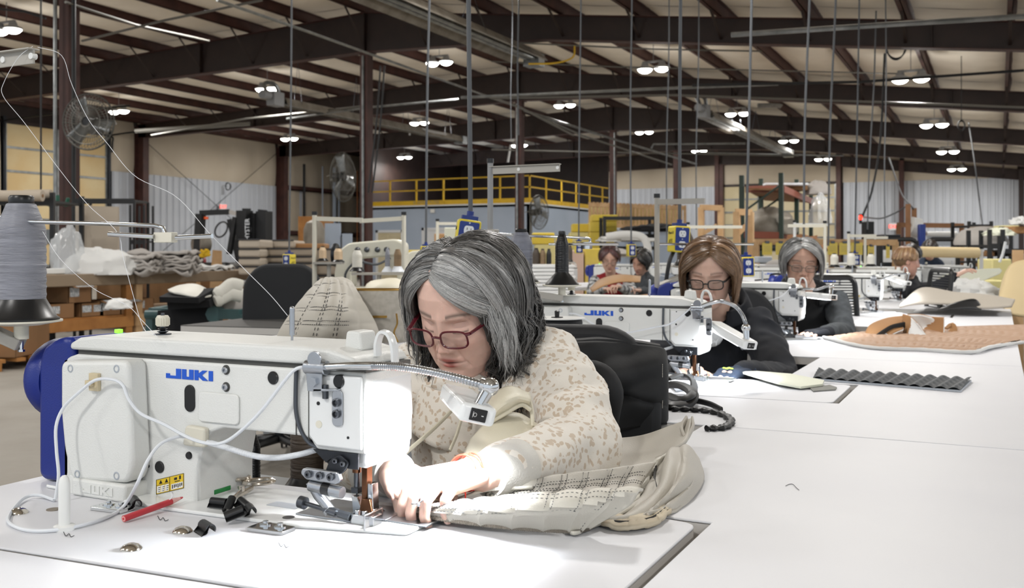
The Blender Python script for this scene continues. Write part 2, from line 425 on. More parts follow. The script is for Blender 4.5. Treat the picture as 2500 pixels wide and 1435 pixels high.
# the long bench on the right and the strips behind every operator, one L-shaped panel after another
YP=[.40,2.19,3.80,5.5,7.35,9.1,10.85]
for i in range(6):
    y0,y1=YP[i]+.003,YP[i+1]-.003
    if i==0: y0=-.6
    s=STY[i]-1.147; dx=STX[i]+1.13; fy=.835+s; sy=YP[i]+.003 if i else .3
    cy=(1.405 if i==0 else 1.32)+s; ex=-.60+dx*.7
    poly=[(-1.5+dx,sy),(.07,y0),(.07,y1),(ex,y1),(ex,cy),(-.373+dx,cy),(-.373+dx,.912+s),(-1.5+dx,fy)]
    if i==0: poly=[(-1.5,.3),(-.373,.3),(-.373,-.6),(.07,-.6),(.07,y1),(ex,y1),(ex,cy),(-.373,cy),(-.373,.912),(-1.5,fy)]
    top_slab('work_bench','white laminate bench panel along the right row, %s one'%ORD[i],poly,z1=TZ,group='white bench panels',legs=((-.30,y0+.1),(0,y0+.1),(-.30,y1-.1),(0,y1-.1)))
# chipboard shelf seen through the gap beside the nearest table corner
m=MB(); m.box(-.52,-.375,1.10,1.40,.69,.71); tag(center(obj('chipboard_shelf',m,'chipboard')),'raw chipboard shelf under the gap beside the nearest table corner','shelf')
m=MB(); m.box(-.60,-.375,2.72,3.04,.69,.71); tag(center(obj('chipboard_shelf',m,'chipboard')),'raw chipboard shelf under the gap beside the second sewing table','shelf')

for i,(y0,y1,lab) in enumerate(((1.66,2.185,'pale grey board under the strip behind the nearest woman'),(3.3,3.79,'pale grey board under the bench behind the brown-haired woman'))):
    m=MB(); m.box(-1.0,-.615,y0,y1,.665,.69); tag(center(obj('under_board',m,'laminate_edge')),lab,'board')
# ================================================================== sewing machine
M('machine_white','dedfdc',.42,bump=.35,bs=420)
M('machine_smooth','e3e5e5',.25,coat=.3)
M('machine_blue','10277e',.38,bump=.2,bs=420)
M('seam_dark','4a4a47',.7)
M('logo_blue','1554c4',.4)
M('chrome','d8dadc',.12,metal=1)
M('brushed','b4b8be',.3,metal=1,bump=.15,bs=200)
M('steel_dark','5a5d62',.35,metal=.9)
M('bronze','6d4b36',.3,metal=1)
M('label_yellow','e2c02a',.5)
M('label_white','e8e8e6',.5)
M('green_led','7dff3a',.4,emit='6dff30',es=2.2)
M('clip_beige','cdbf9f',.5)
M('cord_white','dfe3e8',.45)
M('cord_grey','aab0b8',.5)
M('lamp_white','eceeee',.3,coat=.3)
M('led_strip','ffffff',.5,emit='f2f8ff',es=30)
M('thread_white','e8eaee',.6)
def letters(name,x,z,y,w,h,mat,parent,depth=.0012):
    # the four maker's letters as solid plates; x,z = left bottom, facing -y
    s=w/245.; m=MB()
    def P(poly): m.prism([(x+a*s,z+b*h) for a,b in poly],y-depth,y,'y')
    P([(0,0),(80,0),(80,1),(54,1),(54,.28),(20,.28),(20,.48),(0,.48)])
    P([(86,0),(146,0),(146,1),(124,1),(124,.27),(108,.27),(108,1),(86,1)])
    P([(152,0),(172,0),(172,1),(152,1)]); P([(172,.38),(195,.0),(222,0),(190,.52),(218,1),(194,1),(172,.66)])
    P([(226,0),(247,0),(247,1),(226,1)])
    return obj(name,m,mat,parent,bev=0)
def hexhead(m,x,z,y,r):
    m.lathe([(r,0),(r,-.004),(r*.8,-.005),(r*.42,-.005),(r*.42,-.002),(.0005,-.002)],(x,y,z),(0,1,0),18)
def make_machine():
    t=thing('sewing_machine','','sewing machine',(0,0,0))
    # arm: pillar, arm and head in one casting
    m=MB()
    out=[(-.282,0),(-.282,.212),(-.25,.221),(.33,.221),(.33,.106),(.245,.106),(.235,.12),(.216,.123),(.07,.123),(.045,.115),(.028,.095),(.02,.06),(.02,.004),(.02,0)]
    m.prism(out,0,.125); obj('arm_body',m,'machine_white',t,bev=.008,seg=3)
    m=MB(); m.prism([(.236,.222),(.318,.222),(.330,.214),(.332,.15),(.326,.085),(.318,.082),(.262,.082),(.262,.106),(.236,.118)],.012,.128); h=obj('head_cover',m,'machine_smooth',t,bev=.012,seg=3)
    m=MB(); m.box(-.25,.33,.004,.12,.2205,.2285); obj('cover_seam',m,'seam_dark',t)
    m=MB(); m.prism([(-.262,.2285),(-.262,.239),(-.240,.249),(-.2,.254),(.22,.254),(.27,.252),(.312,.242),(.322,.2285)],-.004,.13); obj('top_cover',m,'machine_white',t,bev=.012,seg=3)
    m=MB(); m.box(.209,.2105,-.0012,.002,.124,.219); m.box(.232,.233,-.0012,.002,.12,.219); obj('panel_seam',m,'seam_dark',t)
    m=MB(); m.prism([(.236,.216),(.328,.216),(.328,.112),(.25,.112),(.236,.126)],-.006,0); obj('face_panel',m,'machine_smooth',t,bev=.003)
    # end cover on the pillar
    m=MB(); m.prism(rounded([(-.240,.214),(-.088,.222),(-.078,.06),(-.088,.030),(-.215,.022),(-.232,.07),(-.240,.13)],.014),-.04,.0); ec=obj('end_cover',m,'machine_white',t,bev=.007,seg=3)
    for x,z in ((-.216,.203),(-.112,.208),(-.200,.034),(-.112,.040)):
        q=MB(); q.lathe([(.0065,0),(.0065,-.0405),(.0045,-.041),(.004,-.038),(.0003,-.038)],(x,0,z),(0,1,0),14); obj('screw_well',q,'cord_grey',ec)
    m=MB(); m.box(-.100,-.0985,-.002,.001,.03,.219); obj('cover_line',m,'seam_dark',t)
    m=MB(); m.box(-.208,-.088,-.045,.01,0,.028); pl=obj('plinth',m,'machine_white',t,bev=.004)
    letters('embossed_lettering',-.185,.008,-.045,.07,.013,'machine_white',pl,.0015)
    m=MB(); m.box(-.222,-.206,-.038,.0,-.001,.03); obj('plinth_cap',m,'machine_white',t,bev=.002)
    # motor housing and handwheel
    m=MB(); m.prism(rounded([(-.345,.002),(-.262,.002),(-.262,.250),(-.30,.246),(-.335,.228),(-.345,.20)],.02),.0,.13); obj('motor_housing',m,'machine_blue',t,bev=.01,seg=3)
    m=MB(); m.lathe([(.02,0),(.066,0),(.07,.008),(.07,.03),(.064,.042),(.045,.050),(.02,.054),(.001,.055)],(-.345,.068,.168),(-1,0,0),40); hw=obj('handwheel',m,'machine_blue',t)
    m=MB(); 
    for k in range(10):
        a=2*PI*k/10; m.bar((-.392,.068+.02*math.cos(a),.168+.02*math.sin(a)),(-.3885,.068+.055*math.cos(a),.168+.055*math.sin(a)),.004,.004)
    obj('grip_ribs',m,'machine_blue',hw)
    letters('maker_lettering',-.047,.193,0,.096,.0155,'logo_blue',t)
    # buttons, screws, recessed plate
    m=MB(); m.prism([(.003+.0105*math.cos(a)*1,.164+.0105*math.sin(a)+(.0105 if math.sin(a)>0 else -.0105)) for a in [2*PI*k/24 for k in range(24)]],-.0025,.001); obj('button',m,'black_plastic',t,bev=.001)
    for x,z,r in ((.167,.205,.0098),(.290,.2075,.0098),(-.061,.051,.0095),(.001,.075,.006)):
        m=MB(); m.lathe([(r,.001),(r,-.0065 if x==.29 else -.0015),(r*.85,-.008 if x==.29 else -.003),(.0005,-.008 if x==.29 else -.003)],(x,0,z),(0,1,0),24); obj('button',m,'black_plastic',t)
    for x,z in ((.076,.212),(.076,.186)):
        m=MB(); m.lathe([(.0075,.001),(.0075,-.0006)],(x,0,z),(0,1,0),20); b=obj('screw_recess',m,'seam_dark',t)
        m=MB(); hexhead(m,x,z,-.0006,.0052); obj('screw_head',m,'brushed',b)
    for x,z,r in ((.081,.169,.0022),(.08,.14,.0022),(.254,.174,.0028),(.306,.129,.002),(-.086,.050,.0028),(.255,.212,.0018)):
        m=MB(); m.lathe([(r,.001),(r,-.0068 if x>.23 else -.0008),(.0004,-.0068 if x>.23 else -.0008)],(x,0,z),(0,1,0),12); obj('hole',m,'black_plastic',t)
    m=MB(); m.prism(rounded([(.022,.130),(.103,.130),(.103,.176),(.022,.176)],.009),-.0035,0); obj('cover_plate',m,'machine_white',t,bev=.0015)
    m=MB(); m.lathe([(.0055,.0),(.0055,-.0068),(.0004,-.0068)],(.255,0,.144),(0,1,0),16); obj('plug',m,'cream_plastic',t)
    # small warning label
    m=MB(); m.prism(rounded([(-.0685,.0065),(-.010,.023),(-.010,.0465),(-.0685,.030)],.002),-.0006,0); lb=obj('warning_label',m,'label_yellow',t)
    def L(u,v): return (-.0685+.0585*u,.0065+.0165*u+.0235*v)
    m=MB()
    def bx(u0,u1,v0,v1,mm): mm.prism([L(u0,v0),L(u1,v0),L(u1,v1),L(u0,v1)],-.0009,-.0005)
    for a in ((0,1,.0,.03),(0,1,.97,1),(0,.015,0,1),(.985,1,0,1),(.49,.505,0,1),(0,.5,.58,.6)): bx(*a,m)
    for u in (.17,.38): m.prism([L(u-.06,.66),L(u+.06,.66),L(u,.92)],-.0009,-.0005)
    for u in (.12,.27,.42):
        for k in range(3): bx(u-.035,u+.02+.01*k,.14+.13*k,.18+.13*k,m)
    for u in (.60,.67,.73,.80,.87,.93): bx(u-.018,u+.015,.14+.05*(u*10%2),.40,m)
    bx(.66,.76,.68,.84,m); bx(.84,.90,.66,.9,m); bx(.68,.86,.55,.6,m)
    obj('label_print',m,'black_plastic',lb)
    m=MB()
    for u in (.03,.18,.33): bx(u,u+.13,.08,.54,m)
    for u in (.55,): bx(u,.97,.08,.46,m)
    for i in range(len(m.v)): m.v[i]=(m.v[i][0],m.v[i][1]+.0002,m.v[i][2])
    obj('label_panels',m,'label_white',lb)
    # rubber hinged cable block under the elbow
    m=MB(); m.prism(rounded([(-.002,.092),(.043,.092),(.043,.122),(.004,.124)],.006),-.012,.0); obj('cable_block',m,'cream_plastic',t,bev=.003)
    m=MB(); m.tube(crom([(.043,-.006,.100),(.075,.0,.094),(.12,.012,.083),(.155,.02,.082),(.19,.03,.088),(.232,.04,.102)],40),.0042,8); tb=obj('ribbed_conduit',m,'cord_white',t)
    m=MB()
    for p in crom([(.050,-.004,.099),(.075,.0,.094),(.12,.012,.083),(.155,.02,.082),(.19,.03,.088),(.225,.039,.099)],70): m.sphere(p,.0047,8,5)
    obj('conduit_rings',m,'cord_white',tb)
    m=MB(); m.tube(crom([(.213,-.004,.222),(.2125,-.005,.19),(.213,-.005,.16),(.218,-.002,.135),(.232,.0,.115),(.248,.004,.108)],20),.0032,8); obj('oil_pipe',m,'steel_dark',t)
    # things on top
    m=MB(); m.lathe([(.0095,0),(.0105,.002),(.0105,.015),(.0085,.018),(.0008,.018)],(-.117,.06,.268),(0,0,1),18); k=obj('tension_knob',m,'cream_plastic',t)
    m=MB()
    for q in range(18):
        a=2*PI*q/18; m.bar((-.117+.0105*math.cos(a),.06+.0105*math.sin(a),.270),(-.117+.0105*math.cos(a),.06+.0105*math.sin(a),.282),.0014,.0014)
    obj('knob_ribs',m,'cream_plastic',k)
    m=MB(); m.lathe([(.014,.253),(.014,.256),(.004,.256),(.009,.259),(.009,.260),(.004,.261),(.008,.264),(.004,.266),(.003,.29),(.001,.29)],(-.117,.06,0),(0,0,1),18); obj('tension_spring',m,'steel_dark',t)
    m=MB(); m.box(-.224,-.214,.055,.065,.253,.2595); obj('indicator_led',m,'green_led',t,bev=.001)
    m=MB(); m.cyl((.145,.07,.252),(.145,.07,.262),.002).cyl((.145,.07,.262),(.145,.07,.303),.0042).sphere((.145,.07,.303),.0042,10,6); obj('thread_post',m,'brushed',t)
    m=MB(); m.prism(rounded([(.262,.249),(.294,.246),(.290,.274),(.266,.275)],.005),.045,.085); obj('foot_lift_housing',m,'machine_white',t,bev=.004)
    m=MB(); m.tube(crom([(.318,.05,.240),(.318,.05,.258),(.325,.05,.274),(.338,.05,.272),(.346,.05,.255),(.348,.05,.232)],18),.004,6,flat=2.2); obj('thread_hook',m,'machine_smooth',t)
    # black bracket, linkage and guide under the head
    m=MB(); m.prism([(.238,.106),(.318,.106),(.318,.083),(.300,.083),(.292,.094),(.27,.094),(.262,.088)],.001,.004); m.prism([(.228,.118),(.245,.118),(.285,.083),(.272,.078)],.004,.010); obj('mount_bracket',m,'dark_metal',t,bev=.0008)
    m=MB(); m.prism(rounded([(.272,.094),(.290,.103),(.305,.094),(.300,.082),(.278,.066),(.262,.072)],.004),-.004,.0); br=obj('bracket_plate',m,'dark_metal',t,bev=.0008)
    for x,z in ((.284,.094),(.297,.091)):
        q=MB(); hexhead(q,x,z,-.004,.0042); obj('screw_head',q,'steel_dark',br)
    m=MB(); m.prism(rounded([(.230,.080),(.292,.080),(.297,.068),(.288,.062),(.236,.064),(.226,.072)],.004),-.012,-.004); lk=obj('linkage',m,'brushed',t,bev=.0015)
    for x in (.242,.262,.281):
        q=MB(); hexhead(q,x,.0725,-.012,.0055); obj('clamp_screw',q,'steel_dark',lk)
    m=MB(); m.cyl((.240,-.006,.055),(.296,-.006,.050),.0085,n=16); obj('pivot_tube',m,'brushed',lk)
    m=MB(); m.cyl((.263,-.006,.053),(.276,-.006,.052),.0092,n=16); obj('pivot_collar',m,'black_plastic',lk)
    m=MB(); m.tube([(.238,-.004,.060),(.250,.0,.040),(.275,.004,.014)],[.007,.008,.0065],12); m.cyl((.264,.002,.022),(.268,.003,.018),.009,n=12); obj('link_arm',m,'brushed',t)
    m=MB(); m.cyl((.225,.0,.026),(.300,.0,.016),.0035,n=10).cyl((.216,.0,.0272),(.226,.0,.0258),.009,n=20).cyl((.262,0,.021),(.282,0,.0185),.0065,n=12).cyl((.286,0,.018),(.305,0,.0155),.006,n=8); obj('guide_rod',m,'steel_dark',t)
    m=MB(); m.box(.306,.345,.0,.022,.006,.020).box(.338,.341,-.015,.03,.004,.026).box(.310,.316,.004,.010,.018,.025).box(.322,.328,.004,.010,.018,.025); obj('edge_guide',m,'chrome',t,bev=.001)
    m=MB(); m.cyl((.274,.06,.09),(.274,.06,.064),.0068,n=14); obj('needle_bar_bushing',m,'bronze',t)
    m=MB(); m.cyl((.274,.06,.066),(.274,.06,.036),.0045,n=12).cyl((.274,.06,.036),(.274,.06,.008),.0012,n=6).box(.268,.280,.054,.066,.034,.042); obj('needle_bar',m,'steel_dark',t)
    m=MB(); m.box(.288,.298,.052,.066,.028,.09); obj('presser_bar',m,'bronze',t,bev=.001)
    m=MB(); m.prism([(.270,.03),(.280,.03),(.286,.016),(.304,.004),(.304,.0012),(.274,.0012),(.272,.01)],.052,.064); m.prism([(.300,.052),(.308,.052),(.310,.014),(.320,.012),(.320,.006),(.296,.006),(.300,.02)],.05,.066); obj('presser_foot',m,'chrome',t,bev=.001)
    m=MB(); m.prism([(.292,.030),(.306,.030),(.312,.006),(.316,.002),(.286,.002)],.046,.050); obj('outer_foot',m,'bronze',t,bev=.001)
    # bed plate with slide plates
    m=MB(); m.prism(rounded([(-.29,-.03),(-.02,-.05),(.25,-.036),(.265,-.03),(.40,.0),(.40,.13),(-.29,.10)],.008),.0002,.006,'z'); bd=obj('bed_plate',m,'machine_smooth',t,bev=.002)
    m=MB(); m.box(.205,.33,.004,.10,.006,.0085).box(.335,.412,.031,.10,.006,.0085).box(.30,.345,.03,.08,.006,.0092); obj('slide_plate',m,'brushed',bd,bev=.0006)
    m=MB(); m.lathe([(.009,.0),(.009,.0064),(.0004,.0064)],(.205,-.012,0),(0,0,1),16); obj('bed_hole',m,'black_plastic',bd)
    m=MB(); m.box(.13,.185,.028,.052,.006,.0066); obj('bed_window',m,'cord_grey',bd)
    # hinges
    for (x,y) in ((-.075,-.075),(.215,-.057)):
        m=MB(); m.prism(rounded([(x-.03,y-.022),(x+.03,y-.018),(x+.03,y+.012),(x-.03,y+.012)],.003),.0002,.006,'z'); hg=obj('hinge',m,'chrome',t,bev=.001)
        for sx in (-.014,.012):
            q=MB(); q.lathe([(.009,.006),(.009,.0075),(.004,.0085),(.004,.0115),(.0005,.0125)],(x+sx,y,0),(0,0,1),16); obj('hinge_screw',q,'chrome',hg)
    return t
SM=make_machine()
MN=['nearest white sewing machine with blue handwheel in front of the woman in spotted sweatshirt','second white sewing machine in the right row, before the brown-haired woman','third white sewing machine in the right row, before the grey-bobbed woman in vest','white sewing machine behind the grey-bobbed woman in the right row','fifth white sewing machine in the right row, before the blonde woman','farthest white sewing machine in the right row']
SM.location=(STX[0],STY[0],TZ); SM['label']=MN[0]; SM['group']='white lockstitch machines'
SMS=[SM]
for i in range(1,6): SMS.append(dup(SM,(STX[i],STY[i],TZ),MN[i]))
def world_of(i,p): return Vector((STX[i]+p[0],STY[i]+p[1],TZ+p[2]))
# ---- work lamps
M('flex','b9bcc0',.2,metal=1)
def work_lamp(label,clamp,path,head0,head1,width,down,cord,power,aim=None,strip=True):
    t=thing('work_lamp',label,'lamp',clamp,'clip-on machine lamps')
    c=Vector(clamp)
    m=MB(); m.prism([(c.x-.016,c.z+.004),(c.x+.013,c.z+.004),(c.x+.013,c.z-.034),(c.x-.012,c.z-.034)],c.y-.012,c.y-.009)
    m.cyl((c.x-.018,c.y-.006,c.z),(c.x+.018,c.y-.006,c.z),.0105,n=18); m.lathe([(.012,0),(.012,.003),(.0005,.003)],(c.x+.002,c.y-.012,c.z+.012),(0,-1,0),20); m.prism([(c.x-.002,c.z-.03),(c.x+.04,c.z-.028),(c.x+.04,c.z-.031),(c.x-.002,c.z-.034)],c.y-.012,c.y+.01)
    m.prism(rounded([(c.x+.026,c.z-.03),(c.x+.044,c.z-.03),(c.x+.044,c.z-.082),(c.x+.026,c.z-.082)],.008),c.y-.0050,c.y-.0022)
    cl=obj('clamp',m,'brushed',t,bev=.0008)
    m=MB(); m.lathe([(.0075,0),(.0075,.005),(.0001,.005)],(c.x,c.y-.012,c.z-.020),(0,-1,0),6); obj('clamp_bolt',m,'brushed',cl)
    m=MB(); 
    for dz in (-.048,-.064): m.lathe([(.0062,0),(.0062,.004),(.004,.005),(.003,.002),(.0005,.002)],(c.x+.035,c.y-.0050,c.z+dz),(0,-1,0),16)
    m.cyl((c.x+.014,c.y-.004,c.z-.024),(c.x+.014,c.y-.004,c.z-.044),.0045,n=8); obj('bracket_screws',m,'steel_dark',cl)
    P=crom(path,90); n0=int(len(P)*.3)
    m=MB(); m.tube(P[:n0+1],.0058,14); obj('stem',m,'chrome',t)
    m=MB(); rr=[.0056+.0007*(i%2) for i in range(400)]
    Q=crom([P[n0]]+P[n0+4::6]+[P[-1]],150); m.tube(Q,[.0054+(.0009 if i%3==0 else 0) for i in range(150)],12); obj('gooseneck',m,'flex',t)
    e=P[-1]; h0,h1=Vector(head0),Vector(head1)
    m=MB(); m.sphere(e,.013,18,12); m.tube([P[-5],P[-1]],.0095,14); m.tube([e,h0],[.0095,.008],14); obj('ball_joint',m,'chrome',t)
    up=Vector(down)*-1; d=(h1-h0).normalized(); sd=d.cross(up).normalized(); up=sd.cross(d).normalized()
    m=MB(); L=(h1-h0).length
    Mx=Matrix((sd,d,up)).transposed().to_4x4(); Mx.translation=h0
    m.box(-width/2,width/2,-.02,L,-.013,.013); m.xf(Mx); hd=obj('lamp_head',m,'lamp_white',t,bev=.006,seg=3)
    m=MB(); m.box(-.0115,.0115,-.0225,-.019,-.0085,.0085).xf(Mx); sw=obj('switch',m,'black_plastic',hd,bev=.001)
    m=MB(); m.box(-.008,-.0075,-.023,-.0225,-.004,.004).box(.004,.007,-.023,-.0225,-.0005,.0005); 
    m.tube([(-.005+.0022*math.cos(a),-.0229,.0026*math.sin(a)) for a in [2*PI*k/12 for k in range(13)]],.0003,4); m.xf(Mx); obj('switch_mark',m,'label_white',sw)
    if strip:
        m=MB(); m.box(-width/2+.008,width/2-.008,.015,L-.01,-.0146,-.0128).xf(Mx); obj('light_strip',m,'led_strip',hd)
        mid=h0+d*(L*.5)-up*.016
        ai=Vector(aim)-mid if aim is not None else -up
        l=area_light('work_lamp_light',mid,width*1.2,power,(.93,.97,1),(0,0,0),'RECTANGLE',math.radians(150),L*.8)
        l.rotation_euler=ai.to_track_quat('-Z','Y').to_euler(); l.parent=t; l.location=mid-Vector(clamp)
    if cord:
        m=MB(); m.tube(crom(cord,90),.0026,8); obj('cord',m,'cord_white',t)
    return t
c0=world_of(0,(.254,-.004,.226))
p1=[c0+Vector((0,-.006,0)),A(860,893,1.375),A(920,893,1.36),A(975,895,1.355),A(1040,905,1.35),A(1110,921,1.348),A(1196,944,1.345)]
cord0=[c0+Vector((-.018,-.006,0)),onY(720,902,1.13),onY(690,935,1.12),onY(640,1000,1.115),onY(590,1050,1.11),onY(550,1078,1.11),onY(515,1083,1.105),onY(465,1070,1.105),onY(400,1035,1.105),onY(345,1010,1.10),onY(315,975,1.095),onY(300,940,1.095),onY(275,926,1.095),onY(232,928,1.09),onY(190,960,1.085),onY(155,995,1.08),onY(137,1040,1.07),onY(138,1100,1.065),onY(143,1160,1.06),onY(135,1218,1.055)]
cord0b=[onY(460,1066,1.125),onY(430,1067,1.105),onY(390,1085,1.08),onY(360,1125,1.06),onY(335,1180,1.045),onZ(310,1225,.775),onZ(285,1250,.7635),onZ(240,1270,.7635),onZ(170,1288,.764),onZ(100,1296,.7635),onZ(50,1290,.7635),onZ(20,1272,.7635),onZ(30,1245,.7635),onZ(60,1215,.765),onZ(95,1208,.767),onZ(132,1220,.764)]
WL=work_lamp('chrome gooseneck lamp with white head clamped to the nearest sewing machine',c0,p1,A(1160,1006,1.337),A(1114,962,1.47),.05,(-.25,-.1,-1),cord0,6.5,aim=world_of(0,(.36,.03,0)))
m=MB(); m.tube(crom(cord0b,110),.0026,8); obj('cord',m,'cord_white',WL)
m=MB(); p=onY(232,932,1.104); m.box(p.x-.010,p.x+.010,p.y-.004,p.y+.003,p.z-.014,p.z+.014); m.box(p.x-.012,p.x+.003,p.y-.010,p.y-.004,p.z-.006,p.z+.003); obj('cable_clip',m,'clip_beige',WL,bev=.001)
c1=world_of(1,(.322,-.01,.226))
p2=[c1+Vector((0,-.006,0)),A(1740,738,2.90),A(1765,736,2.88),A(1795,748,2.86),A(1812,768,2.85),A(1819,785,2.84),A(1821,800,2.84)]
cord1=[c1+Vector((-.018,-.006,0)),onY(1640,788,2.86),onY(1590,800,2.86),onY(1530,812,2.86),onY(1490,812,2.86),onY(1455,795,2.86),onY(1420,772,2.86),onY(1395,765,2.86),onY(1365,770,2.86),onY(1355,776,2.865)]
work_lamp('gooseneck lamp hanging in an arc from the second machine in the right row',c1,p2,A(1823,838,2.83),A(1742,792,2.98),.05,(-.4,.2,-1),cord1,4.0,aim=world_of(1,(.34,.02,0)))
c2=world_of(2,(.300,-.004,.226))
p3=[c2+Vector((0,-.006,0)),A(1975,705,4.5),A(1995,706,4.5),A(2015,700,4.5),A(2028,697,4.48),A(2030,699,4.48)]
work_lamp('gooseneck lamp on the third machine, switched over the vest-wearing woman\'s cloth',c2,p3,A(2028,725,4.46),A(1975,719,4.6),.05,(-.2,.1,-1),[c2+Vector((-.018,-.006,0)),onY(1910,722,4.5),onY(1880,733,4.5),onY(1850,738,4.5)],1.2)
c3=world_of(3,(.285,-.004,.226))
p4=[c3+Vector((0,-.006,0)),A(2150,682,6.3),A(2175,672,6.3),A(2200,668,6.28),A(2217,668,6.27)]
work_lamp('gooseneck lamp shining white above the empty mesh chair on the right',c3,p4,A(2212,690,6.25),A(2165,672,6.4),.06,(-.2,.1,-1),None,1.2)
# ================================================================== people
M('skin_warm','c08f78',.45,vc=True,sss=.12,bump=.12,bs=900,var=.06,vs=60)
M('skin_plain','c69a84',.5,sss=.1)
M('hair_mat','808080',.38,vc=True,var=.25,vs=300,spec=.6)
M('glass_lens','4a5055',.03,alpha=.13,spec=.5)
M('frame_maroon','5a1522',.3,coat=.4)
M('frame_black','141416',.25,coat=.4)
M('frame_wire','6b6660',.3,metal=.8)
def basis_cam(right,up,toward):
    # a direction given as right/up/toward the camera -> world
    return Vector((right*CS+toward*SN, right*SN-toward*CS, up))
def head_matrix(pos,f,u,scale=1):
    # pos: the point between the eyes on the face surface; f: face direction, u: head up (right,up,toward camera)
    F=basis_cam(*f).normalized(); U=basis_cam(*u); U=(U-F*U.dot(F)).normalized(); R=F.cross(U)
    m=Matrix((R,F,U)).transposed().to_4x4(); m.translation=Vector(pos)-F*.094*scale
    return m@Matrix.Scale(scale,4)
HT=[(-.1255,.0,.045,.030),(-.122,.018,.062,.022),(-.115,.031,.071,.012),(-.105,.042,.077,-.002),(-.085,.055,.081,-.028),(-.06,.064,.084,-.058),(-.03,.070,.086,-.082),(0,.0735,.085,-.094),(.03,.075,.086,-.099),(.055,.073,.082,-.098),(.08,.064,.070,-.088),(.098,.051,.052,-.072),(.110,.033,.028,-.05),(.116,.0,-.01,-.015)]
def ht(z):
    for a,b in zip(HT[:-1],HT[1:]):
        if z<=b[0]:
            t=(z-a[0])/(b[0]-a[0]); return [a[i]*(1-t)+b[i]*t for i in (1,2,3)]
    return HT[-1][1:]
def G(x,z,x0,z0,sx,sz): return math.exp(-((x-x0)/sx)**2-((z-z0)/sz)**2)
def head_mesh(mb,Mx,skin,lip,brow,nr=90,na=96,age=1.0,fat=1.0,browpos=.024):
    skin=np.array(skin); lip=np.array(lip); brow=np.array(brow); vs=[]; cs=[]
    for j in range(nr+1):
        q=j/nr; z=-.1255+.2415*(q-.06*math.sin(2*PI*q)*1.0)
        if j==0: z=-.1255
        if j==nr: z=.116
        w,f,b=ht(z); w*=1+(fat-1)*max(0,min(1,(-z+.02)/.08)); c=-.004*(1)+ (f+b)/2*.5
        if w<1e-4: w=.0005
        for i in range(na):
            t=i/na; a=2*PI*(t+.055*math.sin(2*PI*t*1)*-1)   # denser towards the face (a=0)
            a=2*PI*t - .55*math.sin(2*PI*t)
            s,co=math.sin(a),math.cos(a); e=.86
            x=w*math.copysign(abs(s)**e,s); y=c+((f-c) if co>0 else (c-b))*math.copysign(abs(co)**.95,co)
            col=skin.copy(); sh=0
            if co>.0:
                ax=abs(x); dy=0
                dy-= .0135*G(ax,z,.033,.002,.017,.0125)
                dy+= .0075*G(ax,z,.032,-.003,.0135,.009)
                dy-= .0022*G(ax,z,.032,.0085,.013,.0025)
                dy+= .0045*G(ax,z,.028,.021,.022,.006)
                dy+= .008*G(x,z,0,.004,.0075,.02)+.016*G(x,z,0,-.020,.0085,.015)+.017*G(x,z,0,-.036,.0105,.009)
                dy+= .0095*G(ax,z,.0135,-.0395,.0062,.006)-.004*G(ax,z,.022,-.038,.004,.010)
                dy-= .004*G(ax,z,.006,-.046,.004,.002)
                dy+= .0062*G(x,z,0,-.0625,.020,.0052)+.0066*G(x,z,0,-.0745,.017,.0055)-.0062*G(x,z,0,-.0684,.022,.0017)
                dy+= .0055*G(x,z,0,-.101,.018,.012)-.0035*G(x,z,0,-.086,.018,.005)
                dy+= .0055*G(ax,z,.042,-.030,.017,.016)
                for k in range(5):
                    dy-= .0022*age*G(ax,z,.020+.0035*k,-.043-.0085*k,.0032,.006)
                dy-= .001*age*G(ax,z,.030,-.016,.012,.0025)
                y+=dy*min(1,co*2.2)
                k=min(1,1.35*G(x,z,0,-.0625,.019,.0042)+1.4*G(x,z,0,-.0745,.016,.0052)); k=k**1.3; col=col*(1-k)+lip*k
                k=.75*G(x,z,0,-.0684,.022,.0013); col=col*(1-k)+lip*.35*k
                bz=browpos+.004*math.cos((ax-.032)*70)-.0004*(ax>.05)
                k=.85*math.exp(-((z-bz)/.0036)**2)*(1 if .014<ax<.054 else 0); col=col*(1-k)+brow*k
                k=.8*math.exp(-((z+.0085-.0018*((ax-.032)/.012)**2)/.0016)**2)*(1 if .019<ax<.046 else 0); col=col*(1-k)+np.array((.02,.014,.01))*k
                k=.3*math.exp(-((z-.007)/.0015)**2)*(1 if .019<ax<.046 else 0); col*=1-k*.6
                k=.5*G(ax,z,.006,-.0455,.003,.0018); col*=1-k
                k=.22*G(ax,z,.04,-.03,.02,.015)+.2*G(x,z,0,-.034,.014,.01); col=col*(1-k)+col*np.array((1.12,.80,.76))*k
            vs.append(tuple(Mx@Vector((x,y,z)))); cs.append(tuple(np.clip(col,0,1)))
    fs=[(j*na+i,j*na+(i+1)%na,(j+1)*na+(i+1)%na,(j+1)*na+i) for j in range(nr) for i in range(na)]
    fs+=[tuple(range(na))[::-1],tuple(nr*na+i for i in range(na))]
    n=len(mb.v); mb.add(vs,fs,cs)
    for sx in (-1,1):
        st=len(mb.v); 
        mb.sphere((0,0,0),(.006,.016,.030),12,8,tuple(skin*.95)); mb.xf(Matrix.Translation((sx*.0745,-.012,-.008))@Euler((.25,0,sx*-.35)).to_matrix().to_4x4(),st)
        mb.sphere((sx*.079,-.004,-.008),(.004,.006,.014),8,6,tuple(skin*.8)); 
        for i in range(st,len(mb.v)): mb.v[i]=tuple(Mx@Vector(mb.v[i]))
    return mb
